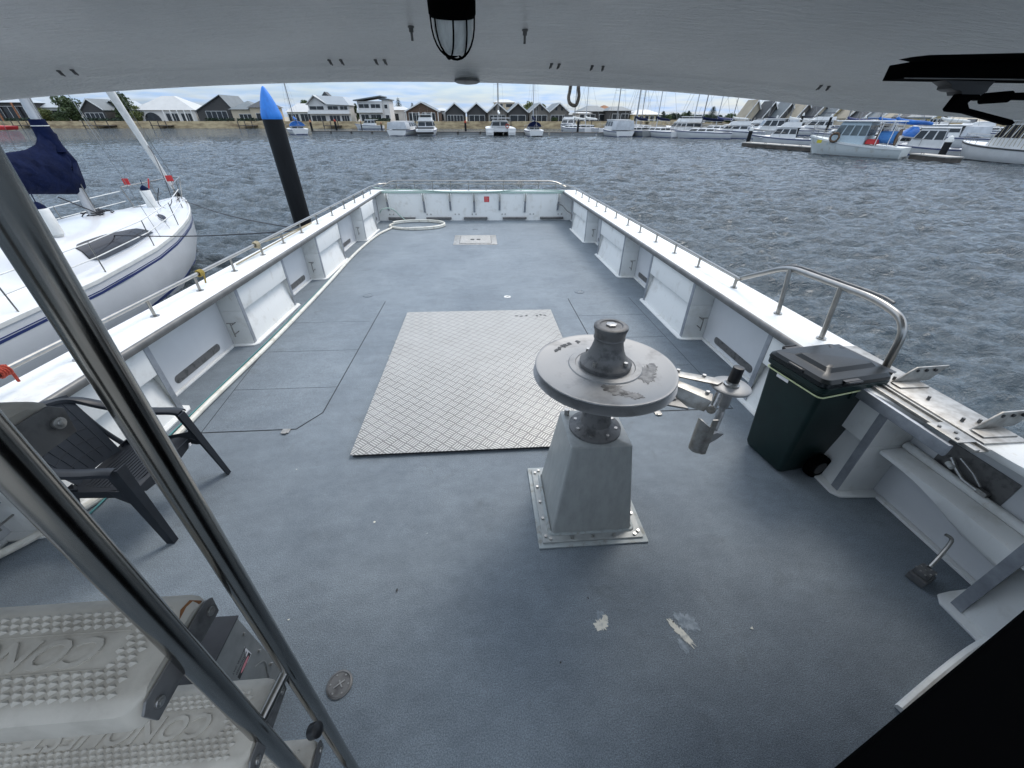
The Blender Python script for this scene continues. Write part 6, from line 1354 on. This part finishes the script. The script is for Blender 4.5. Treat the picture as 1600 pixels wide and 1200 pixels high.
def mast(root, x, y, z0, z1, r=.10, boom=None, cover=None, stay=None, spreaders=True):
    o = MB(); o.tube([(x, y, z0), (x, y, z1)], [r, r*.75], 10)
    if spreaders:
        for f in (.45, .72): o.tube([(x-.9, y, z0+(z1-z0)*f), (x, y, z0+(z1-z0)*f+.08), (x+.9, y, z0+(z1-z0)*f)], .02, 6)
    mm_ = o.build('mast', M['farmast' if (int(z1*10) % 3) else 'alumast'], root, smooth=True)
    if boom:
        o = MB(); o.tube([(x, y-.1, z0+1.1), (x, y-boom, z0+1.05)], .055, 8); o.build('boom', M['alumast'], root)
        if cover:
            o = MB(); P = [(x, y+.05, z0+1.75), (x, y-.25, z0+1.5), (x, y-boom*.4, z0+1.32), (x, y-boom*.8, z0+1.24), (x, y-boom, z0+1.15)]; o.tube(smooth_path(P, 3), [.13+.09*math.sin(k/12*PI) for k in range(13)], 10); o.build('sail_cover', M[cover], root, smooth=True)
    o = MB()
    for sy in (stay or (4.5, -4.5)): o.tube([(x, y+sy, 1.2), (x, y, z1-.1)], .022, 5)
    for s in (1, -1): o.tube([(x+s*1.3, y, 1.0), (x+s*.9, y, z0+(z1-z0)*.45), (x, y, z1*.98)], .012, 5)
    o.build('stay', M['rail'], root)
def yacht(u0, u1, vw, lab, rz=0, L=10.5, boom=3.6, cover=None, mtop=13.5, hullm='gelfar', name='yacht', stripe='stripe', wheel=True, mu=None, canopy=None, cat='yacht', B=None, mast2=None):
    p, W = place(u0, u1, vw); B = B or W
    r = thing(name, lab, cat, (p.x, p.y, 0), rz); bb, zs = hull(r, L, B, 1.25, 1.0, hullm, tr=.72, stripe=stripe)
    o = MB(); y0, y1 = L*.30, L*.78; frus(o, 0, y0, y1, B*.62, B*.48, 0.95, 1.62, .9, .1); o.build('cabin', M['gelfar'], r, bevel=.06)
    glaze(r, 0, y0, y1, B*.62, B*.48, .95, 1.62, .9, .1, 1.18, 1.46, nseg=3)
    o = MB(); o.span((-B*.28, L*.04, zs(0)+.002), (B*.28, L*.27, zs(0)+.01)); o.build('cockpit', M['ink'], r)
    if wheel: o = MB(); o.tube([(.42*math.cos(a*PI/10), L*.08, 1.55+.42*math.sin(a*PI/10)) for a in range(20)], .018, 6, closed=True); o.build('wheel', M['rail'], r)
    rails(r, bb, zs, L, B); o = MB(); zz = zs(0)+.62
    o.tube([(bb(.2)-.05, L*.2, zz), (bb(0)-.05, .05, zz), (-bb(0)+.05, .05, zz), (-bb(.2)+.05, L*.2, zz)], .02, 6)
    for s in (1, -1): o.tube([(s*(bb(0)-.05), .05, zz), (s*(bb(0)-.05), .05, zs(0))], .018, 6)
    o.build('stern_rail', M['rail'], r)
    mast(r, 0, L*.55, 1.6, mtop, boom=boom, cover=cover, stay=(L*.43, -L*.54))
    if canopy: o = MB(); P = [[(s*B*.36*math.cos(a), yy, 1.55+zt_*math.sin(a)) for a in np.linspace(0, PI, 9) for s in (1,)] for yy, zt_ in ((L*.27, .95), (L*.33, 1.0), (L*.42, .35))]; o.loft(P); o.build('spray_hood', M[canopy], r, smooth=True)
    return r, L, B
def cruiser(u0, u1, vw, vt, lab, rz=0, L=10, style='fly', hullm='gelfar', name='motor_cruiser', B=None, cat='motor boat', stripe='stripe', p=None, top='gelfar'):
    q_, W = place(u0, u1, vw); p = p or q_; B = B or W; zt = max(2.6, zat((u0+u1)/2, vt, p.y))
    r = thing(name, lab, cat, (p.x, p.y, 0), rz); Fb, Fs = .13*L+.25, .085*L+.15; bb, zs = hull(r, L, B, Fb, Fs, hullm, stripe=stripe)
    zd = Fs+.05; h1 = min(1.45, (zt-zd)*.55) if style == 'fly' else (zt-zd)*.9
    y0, y1 = L*.26, L*.70; w0, w1 = B*.80, B*.68; fr, bk = L*.11, .15
    o = MB(); frus(o, 0, y0, y1, w0, w1, zd, zd+h1, fr, bk); frus(o, 0, y1-.2, L*.86, w0*.8, w1*.5, zd, zd+.32, .8, 0); o.build('cabin', M['gelfar'], r, bevel=.05)
    glaze(r, 0, y0, y1, w0, w1, zd, zd+h1, fr, bk, zd+h1*.42, zd+h1*.88)
    o = MB(); o.span((-w1/2-.12, y0-.7, zd+h1+.003), (w1/2+.12, y1-fr+.15, zd+h1+.10)); o.build('cabin_roof', M['gelfar'], r, bevel=.03)
    o = MB(); o.span((-B*.36, .25, zs(0)+.002), (B*.36, y0-.1, zs(0)+.012)); o.build('cockpit', M['ink'], r)
    if style == 'fly':
        zf = zd+h1+.10; o = MB(); frus(o, 0, y0-.2, y1-fr-.2, w1*.95, w1*.85, zf, zf+.55, .5, 0); o.build('flybridge', M['gelfar'], r, bevel=.04)
        o = MB(); o.span((-w1*.44, y0, zt-.10), (w1*.44, y0+L*.2, zt)); o.build('hardtop', M[top], r, bevel=.02)
        for s in (1, -1):
            for yy in (y0+.1, y0+L*.19): o = MB(); o.tube([(s*w1*.40, yy, zf+.5), (s*w1*.41, yy, zt-.1)], .03, 6); o.build('post', M['rail'], r)
        o = MB(); frus(o, 0, y1-fr-.9, y1-fr-.5, w1*.8, w1*.7, zf+.56, zf+.95, .25, 0); o.build('flybridge_screen', M['darkglass'], r)
    if style == 'canvas':
        o = MB(); frus(o, 0, .3, y0-.05, B*.86, B*.74, zd+.1, zd+h1-.05, .1, .1); o.build('cockpit_canvas', M['canvasw'], r, bevel=.03)
    rails(r, bb, zs, L, B)
    o = MB(); o.tube([(B*.15, y0+.4, zt), (B*.17, y0+.2, zt+1.5)], .02, 6); o.tube([(-B*.2, y0+.4, zt), (-B*.22, y0+.2, zt+2.1)], .012, 6); o.build('aerial', M['rail'], r)
    return r, L, B, zd, h1
# floating jetty
a, b = wz(487, 209.0), wz(1050, 212.5)
jt = thing('floating_jetty', 'long low grey floating jetty in front of the far houses', 'jetty', (a.x, a.y, 0))
n = 16; d = (b-a)/n; ang = math.atan2(d.y, d.x)
for k in range(n):
    o = MB(); c = d*(k+.5); o.box((c.x, c.y+1.4, .22), (d.length-.5, 2.2, .5), rz=ang); o.build('pontoon', M['concrete'], jt)
    o = MB(); o.box((c.x, c.y+1.4, .50), (d.length-.2, 2.3, .10), rz=ang); o.build('walkway', M['timber'], jt)
def pile(u, vb, vt, lab, cap=None, r=.24, name='marina_pile', Y=None):
    p = wz(u, vb) if Y is None else wy(u, vb, Y); zt = zat(u, vt, p.y); t = thing(name, lab, 'pile', (p.x, p.y, 0), group='black marina piles')
    o = MB(); o.tube([(0, 0, -1), (0, 0, zt-.5)], r, 14); o.build('post', M['pile'], t, smooth=True)
    o = MB(); o.lathe([(r*1.05, zt-.5), (r*1.1, zt-.35), (r*.5, zt-.05), (.02, zt)], n=14); o.build('cap', M[cap or 'pillar'], t, smooth=True); return t
pile(487, 200, 187, 'short black pile behind the first yacht at the left end of the jetty', Y=112)
pile(527, 207.5, 186, 'black pile with red and white cap standing at the jetty left of centre', cap='redrope')
pile(728, 209.5, 188, 'black pile with red and white cap between the cruiser and the catamaran', cap='redrope')
pile(597, 204, 190, 'thin black pile in front of the modern white house', r=.16, Y=125)
pile(566, 204, 188, 'slim black pile left of the small launch by the wall', r=.14, Y=135)
pile(902, 211, 186, 'black pile beside the white flybridge boat right of centre', cap='black')
pile(1167, 226, 198, 'dark timber pile at the outer end of the right hand dock', cap='vinyl', r=.26)
pile(1466, 251, 212, 'leaning dark pile with white cap between the fishing boat and the white launch', cap='vinyl', r=.28)
# boats along the jetty
yacht(455, 487, 210.5, 'white yacht with blue cover moored at the left end of the jetty', rz=R(28), L=9, cover='tarp', mtop=12.5, canopy='tarp')
cruiser(562, 600, 201, 193, 'small white launch lying broadside below the modern house', rz=R(88), L=9, style='open', B=2.8, name='launch', p=wz(600, 201.5))
cruiser(601, 640, 212.5, 190, 'white boat with clear and blue canvas cockpit left of the fishing cruiser', rz=R(-14), L=10, style='canvas', cat='motor boat')
r, L_, B_, zd, h1 = cruiser(648, 681, 213, 178, 'white fishing cruiser seen from its dark cluttered stern, in front of the brown gabled house', L=10.5, style='fly', name='fishing_cruiser')
o = MB(); o.span((-B_*.42, -.35, .35), (B_*.42, -.02, .75)); o.span((-B_*.44, .2, 1.3), (B_*.44, .26, 1.55)); o.build('stern_gear', M['black'], r)
o = MB(); o.tube([(-B_*.42, .2, 1.1), (-B_*.42, .2, 3.6), (B_*.42, .2, 3.6), (B_*.42, .2, 1.1)], .03, 6); o.build('stern_frame', M['rail'], r)
# catamaran
p, W = place(760, 806, 213)
ct = thing('catamaran', 'white sailing catamaran seen from astern, with life ring, before the gabled sheds', 'catamaran', (p.x, p.y, 0))
for s in (1, -1):
    sub = MB(); secs = []
    for t in np.linspace(0, 1, 9):
        bq = W*.13*(1-max(0, (t-.5)/.5)**2)+.02; secs.append([(s*W*.37-bq, 11.5*t, 1.35+.2*t), (s*W*.37+bq, 11.5*t, 1.35+.2*t), (s*W*.37+bq*.8, 11.5*t*.97, -.2), (s*W*.37-bq*.8, 11.5*t*.97, -.2)])
    sub.loft(secs); sub.build('hull', M['gelfar'], ct, smooth=True, angle=40)
    o = MB(); o.span((s*W*.37-W*.11, -.5, .25), (s*W*.37+W*.11, .0, .45)); o.span((s*W*.37-W*.10, -.25, .6), (s*W*.37+W*.10, .0, .8)); o.build('stern_step', M['gelfar'], ct)
o = MB(); o.span((-W*.30, .6, .75), (W*.30, 8.5, 1.36)); o.build('bridge_deck', M['gelfar'], ct)
o = MB(); frus(o, 0, 3, 8.2, W*.66, W*.5, 1.37, 2.7, 2.0, .1); o.build('cabin', M['gelfar'], ct, bevel=.08); glaze(ct, 0, 3, 8.2, W*.66, W*.5, 1.37, 2.7, 2.0, .1, 1.75, 2.4)
o = MB(); o.span((-W*.3, .6, 3.05), (W*.3, 3.4, 3.15)); o.build('cockpit_top', M['gelfar'], ct)
for s in (1, -1): o = MB(); o.tube([(s*W*.28, .8, 1.3), (s*W*.28, .8, 3.05)], .04, 6); o.build('post', M['rail'], ct)
o = MB(); o.tube([(W*.22+.33*math.cos(k*PI/8), .5, 1.75+.33*math.sin(k*PI/8)) for k in range(16)], .09, 6, closed=True); o.build('life_ring', M['redrope'], ct)
mast(ct, -.2, 6.0, 2.7, 16, r=.11, boom=4.5, cover='sail', stay=(5, -5))
yacht(823, 853, 213.5, 'white yacht seen from its round stern with wheel and dark bimini, centre of the jetty', L=11, mtop=15, canopy='navy', cover='navy')
yacht(818, 836, 207, 'second yacht hidden behind the stern on yacht, right of the catamaran', L=9, mtop=12, rz=R(3), p=None) if False else None
cruiser(877, 905, 207.5, 170, 'tall white flybridge boat under the hanging rope loop', L=12, rz=R(160), p=wz(892, 203), style='fly', name='flybridge_cruiser')
yacht(905, 936, 208, 'white yacht with twin masts line right of the black pile', rz=R(35), L=9.5, mtop=14, cover='sail')
r, L_, B_, zd, h1 = cruiser(958, 994, 214, 186, 'white motor boat with grey canvas stern enclosure right of centre', L=9.5, style='canvas', rz=R(8)); mast(r, 0.2, 5, 2.4, 14, r=.10)
yacht(996, 1030, 214, 'grey weathered yacht between the canvas sterned boat and the wheel stern yacht', rz=R(14), L=9, mtop=13.5, hullm='concrete', cover='castdark' if False else 'navy')
yacht(940, 958, 207, 'small white yacht with bare mast behind the jetty, left of the canvas sterned boat', rz=R(-60), L=8, mtop=12, p=None) if False else None
yacht(1040, 1074, 215.5, 'white yacht with open round stern and two wheels left of the flybridge cruiser', rz=R(18), L=11.5, mtop=15, cover='navy')
r, L_, B_, zd, h1 = cruiser(1078, 1116, 216, 182, 'white flybridge cruiser with tall stern door right of the round sterned yacht', L=12, style='fly', rz=R(12), name='flybridge_cruiser')
yacht(1122, 1160, 217, 'long white yacht with navy boom cover left of the dark dock pile', rz=R(62), L=10, mtop=14, B=3.2, cover='navy')
cruiser(1166, 1216, 217, 189, 'white cruiser lying behind the dark dock pile', rz=R(62), L=11, B=3.6, style='fly', name='flybridge_cruiser')
cruiser(1216, 1262, 214, 184, 'white cabin cruiser behind the near flybridge boat on the dock', rz=R(70), L=10, B=3.4, style='canvas')
cruiser(1290, 1350, 212, 176, 'large white flybridge cruiser behind the fishing boat wheelhouse', rz=R(60), L=12, B=4, style='fly', name='flybridge_cruiser', top='navy')
cruiser(1360, 1420, 214, 184, 'white cruiser with blue top behind the net drum', rz=R(70), L=11, B=4, style='fly', name='flybridge_cruiser', top='tarp')
cruiser(1530, 1590, 219, 190, 'white hardtop cruiser behind the long launch at far right', rz=R(75), L=11, B=4, style='fly', name='flybridge_cruiser')
# docks at right
def dock(p0, p1, wd, lab, edge='dockpale'):
    v = p1-p0; r = thing('floating_dock', lab, 'dock', tuple(p0), math.atan2(v.y, v.x)); Ld = v.length
    o = MB(); o.span((0, 0, .05), (Ld, wd, .42)); o.build('float', M['timber'], r); o = MB(); o.span((-.05, -.05, .421), (Ld+.05, wd+.05, .52)); o.build('deck', M[edge], r)
    n = int(Ld/2.5)
    for k in range(n): o = MB(); o.tube([(1+k*2.5, .15, .52), (1+k*2.5, .15, .62), (1.3+k*2.5, .15, .62), (1.3+k*2.5, .15, .52)], .03, 6); o.build('cleat', M['castdark'], r)
    return r
d0, d1 = wz(1158, 229), wz(1276, 238.5)
dock(d0, d1, 1.6, 'narrow floating dock reaching out from the fishing boat bow to the dark pile')
d2, d3 = wz(1474, 255.5), wz(1418, 249); dock(d3, d2, 1.4, 'short dock end between the fishing boat stern and the white capped pile')
# cruiser on the near side
r, L_, B_, zd, h1 = cruiser(1190, 1265, 226, 186, 'white flybridge cruiser alongside the narrow dock, nearest left of the fishing boat', p=wz(1262, 229)+Vector((1.5, 1.8, 0)), rz=R(56), L=7.6, B=3.0, style='fly', name='flybridge_cruiser')
# fishing boat: bow left, stern right
pb_, ps_ = wz(1250, 241), wz(1398, 250)
v = pb_-ps_; Lf = v.length; rz = math.atan2(v.y, v.x)-PI/2
fb = thing('fishing_boat', 'pale blue wooden fishing boat with big blue net drum on its aft deck', 'fishing boat', (ps_.x+1.6, ps_.y+.9, 0), rz)
Bf = 3.7; bb, zs = hull(fb, Lf+.4, Bf, 1.75, .95, 'paleblue', tr=.86, stripe='gelfar', boot='castdark')
o = MB(); frus(o, 0, Lf*.40, Lf*.78, 2.7, 2.5, 1.0, 3.0, .7, 0); o.build('wheelhouse', M['bluetrim'], fb, bevel=.04); glaze(fb, 0, Lf*.40, Lf*.78, 2.7, 2.5, 1.0, 3.0, .7, 0, 1.85, 2.7, nseg=4, m='greyglass')
o = MB(); o.span((-1.45, Lf*.14, 3.003), (1.45, Lf*.76, 3.10)); o.build('wheelhouse_roof', M['gelfar'], fb, bevel=.03)
for s in (1, -1):
    for yy in (.16, .28): o = MB(); o.tube([(s*1.35, Lf*yy, .95), (s*1.35, Lf*yy, 3.0)], .035, 6); o.build('post', M['gelfar'], fb)
nd = thing('net_drum', 'blue net wound on a brown wooden drum on the fishing boat', 'net drum', (0, 0, 0)); nd.matrix_world = fb.matrix_world @ Matrix.Translation((0, Lf*.22, 1.75)) @ Matrix.Rotation(PI/2, 4, 'Z')
o = MB(); o.cyl((-.62, 0, 0), (.72, 0, 0), .50, n=24); o.build('net', M['bluenet'], nd, smooth=True)
for xx in (-.80, .74): o = MB(); o.cyl((xx, 0, 0), (xx+.09, 0, 0), .70, n=28); o.build('drum_side', M['woodreel'], nd, smooth=True)
o = MB(); o.cyl((-.95, 0, 0), (.98, 0, 0), .16, n=12); o.span((-.98, -.08, -.8), (-.86, .08, 0)); o.span((.86, -.08, -.8), (.98, .08, 0)); o.build('drum_stand', M['gelfar'], nd)
rb = MB(); rb.span((-.9, -.45, 0), (.3, .45, .32)); rb.span((-.85, -.4, .321), (.25, .4, .42)); rbo = rb.build('fish_crate', M['red'], bevel=.02); rbo.matrix_world = fb.matrix_world @ Matrix.Translation((-.2, Lf*.335, 1.15)); tag(rbo, 'red crate between the wheelhouse and the net drum of the fishing boat', 'crate')
o = MB(); o.box((-1.66, Lf*.90-.4, 1.25), (.05, .5, .28), rz=-.25); o.build('yellow_mark', M['yellow'], fb)
o = MB(); o.tube([(-1.75+.0, Lf*.70+.38*math.cos(k*PI/8), 1.65+.38*math.sin(k*PI/8)) for k in range(16)], .10, 6, closed=True); o.build('tyre_fender', M['woodreel'], fb)
rails(fb, bb, zs, Lf+.4, Bf, h=.6, t0=.7); mast(fb, 0, Lf*.58, 3.1, 6.5, r=.05, spreaders=False, stay=(2, -3))
# more yachts and cruisers packed along the far and right hand berths
for i, (u0, u1, vw, rzd, cov, lab) in enumerate((
    (928, 950, 208, 40, 'sail', 'small yacht with pale boom cover behind the jetty, left of the canvas sterned boat'),
    (1022, 1046, 209, 50, None, 'thin masted yacht tucked between the grey yacht and the round sterned one'),
    (1010, 1030, 207, 30, 'navy', 'yacht furthest back behind the grey weathered yacht'),
    (1096, 1130, 208, 58, 'navy', 'yacht with leaning mast between the tall flybridge cruiser and the long white yacht'),
    (1136, 1176, 210, 60, 'stripe', 'yacht berthed behind the long white yacht near the dark dock pile'),
    (1160, 1200, 207, 60, 'sail', 'yacht furthest back behind the dark dock pile'),
    (1206, 1250, 208, 62, 'navy', 'yacht seen above the near flybridge cruiser roof'),
    (1300, 1345, 208, 60, 'tarp', 'yacht with blue cover just left of the blue wheelhouse of the fishing boat'),
    (1372, 1420, 210, 62, 'tarp', 'yacht with blue cover high behind the net drum'),
    (1446, 1500, 216, 64, 'navy', 'yacht with navy cover behind the white capped pile'),
    (1490, 1550, 224, 66, 'sail', 'yacht with white boom cover left of the long launch wheelhouse'),
    (1570, 1630, 214, 66, 'navy', 'yacht with navy cover at the far right edge'))):
    yacht(u0, u1, vw, lab, rz=R(rzd), L=9+i % 3, B=3.0, cover=cov, mtop=12+i % 4, boom=3.4+.2*(i % 3))
for i, (u0, u1, vw, vt, rzd, st, tp_, lab) in enumerate((
    (1190, 1232, 209, 186, 64, 'fly', 'gelfar', 'small flybridge cruiser in the back row left of the near cruiser'),
    (1262, 1306, 210, 182, 66, 'fly', 'navy', 'flybridge cruiser with navy top behind the fishing boat bow'),
    (1322, 1366, 206, 180, 66, 'canvas', 'gelfar', 'cabin cruiser with clear canvas in the back row behind the blue wheelhouse'),
    (1402, 1450, 212, 186, 66, 'fly', 'tarp', 'flybridge cruiser with bright blue top left of the white capped pile'),
    (1466, 1520, 222, 196, 66, 'fly', 'gelfar', 'white hardtop cruiser right of the white capped pile'),
    (1500, 1560, 232, 205, 60, 'canvas', 'gelfar', 'cabin cruiser with canvas stern just behind the long launch'))):
    cruiser(u0, u1, vw, vt, lab, rz=R(rzd), L=10+i % 3, B=3.5, style=st, top=tp_, name='cabin_cruiser')
for i, (u, vb, vt) in enumerate(((1205, 212, 180), (1243, 214, 176), (1286, 216, 178), (1338, 216, 180), (1388, 220, 184), (1432, 222, 190), (1552, 240, 196))):
    pile(u, vb, vt, ('black berth pile behind the near flybridge cruiser', 'black berth pile left of the fishing boat bow', 'black berth pile behind the blue wheelhouse', 'black berth pile behind the red crate', 'black berth pile behind the net drum', 'black berth pile left of the blue tarpaulin', 'black berth pile behind the long launch')[i], cap='vinyl', r=.2)
# small things round the fishing boat
cruiser(1425, 1512, 247, 226, 'low white launch with round stern between the leaning pile and the big launch', p=wz(1500, 246)+Vector((.5, .6, 0)), rz=R(38), L=6.5, B=2.2, style='open', name='launch')
b2a, b2b = wz(1640, 262), wz(1512, 250); v = b2b-b2a; Lb = v.length; rz2 = math.atan2(v.y, v.x)-PI/2
wb = thing('work_launch', 'large white launch with glazed wheelhouse and hanging ropes at the far right', 'motor boat', tuple(b2a+Vector((1.2, 1.0, 0))), rz2)
bb, zs = hull(wb, Lb+1.5, 3.9, 1.5, 1.15, 'gelfar', tr=.9, stripe='ink', boot='ink'); o = MB(); frus(o, 0, Lb*.1, Lb*.70, 3.0, 2.9, 1.15, 3.1, .9, .1); o.build('wheelhouse', M['gelfar'], wb, bevel=.04)
glaze(wb, 0, Lb*.1, Lb*.70, 3.0, 2.9, 1.15, 3.1, .9, .1, 1.9, 2.85, nseg=5, m='smoke'); o = MB(); o.span((-1.7, -.2, 3.103), (1.7, Lb*.68, 3.22)); o.build('wheelhouse_roof', M['gelfar'], wb, bevel=.03)
o = MB()
for k in range(12): o.tube([(-1.65, Lb*(.05+.05*k), 3.1), (-1.7-.03*(k % 3), Lb*(.06+.05*k), 2.0-.3*(k % 4)), (-1.68, Lb*(.065+.05*k), 1.3)], .02, 5)
o.build('hanging_ropes', M['tanrope'], wb)
rails(wb, bb, zs, Lb+1.5, 3.9, h=.6, t0=.6)
# yachts whose blue sail covers show between the fishing boats
yacht(1395, 1475, 232, 'yacht with bright blue sail cover right of the net drum', rz=R(60), L=10, B=3.2, cover='tarp', mtop=14, boom=4.5)
yacht(1420, 1480, 240, 'lower yacht with blue tarpaulin over its cockpit beside the leaning pile', rz=R(66), L=8, B=2.8, cover='tarp', mtop=12, canopy='tarp', boom=3.4)
yacht(1340, 1400, 222, 'yacht with purple blue cover just behind the fishing boat stern', rz=R(62), L=9.5, B=3, cover='stripe', mtop=13)
yacht(1250, 1300, 212, 'yacht with pale leaning mast behind the fishing boat bow', rz=R(64), L=11, B=3.3, cover='sail', mtop=14)
o = MB(); o.prism([(0, 0, 0), (2.4, .3, 0), (2.6, .3, .35), (.5, 0, .42)], (0, 1.2, 0)); rd = o.build('red_dinghy', M['red'], bevel=.05); q_ = wz(-6, 204); rd.location = (q_.x-4.2, q_.y, .1); rd.scale = (2.6, 3, 2.6); tag(rd, 'bow of a red boat at the far left edge of the water', 'boat')
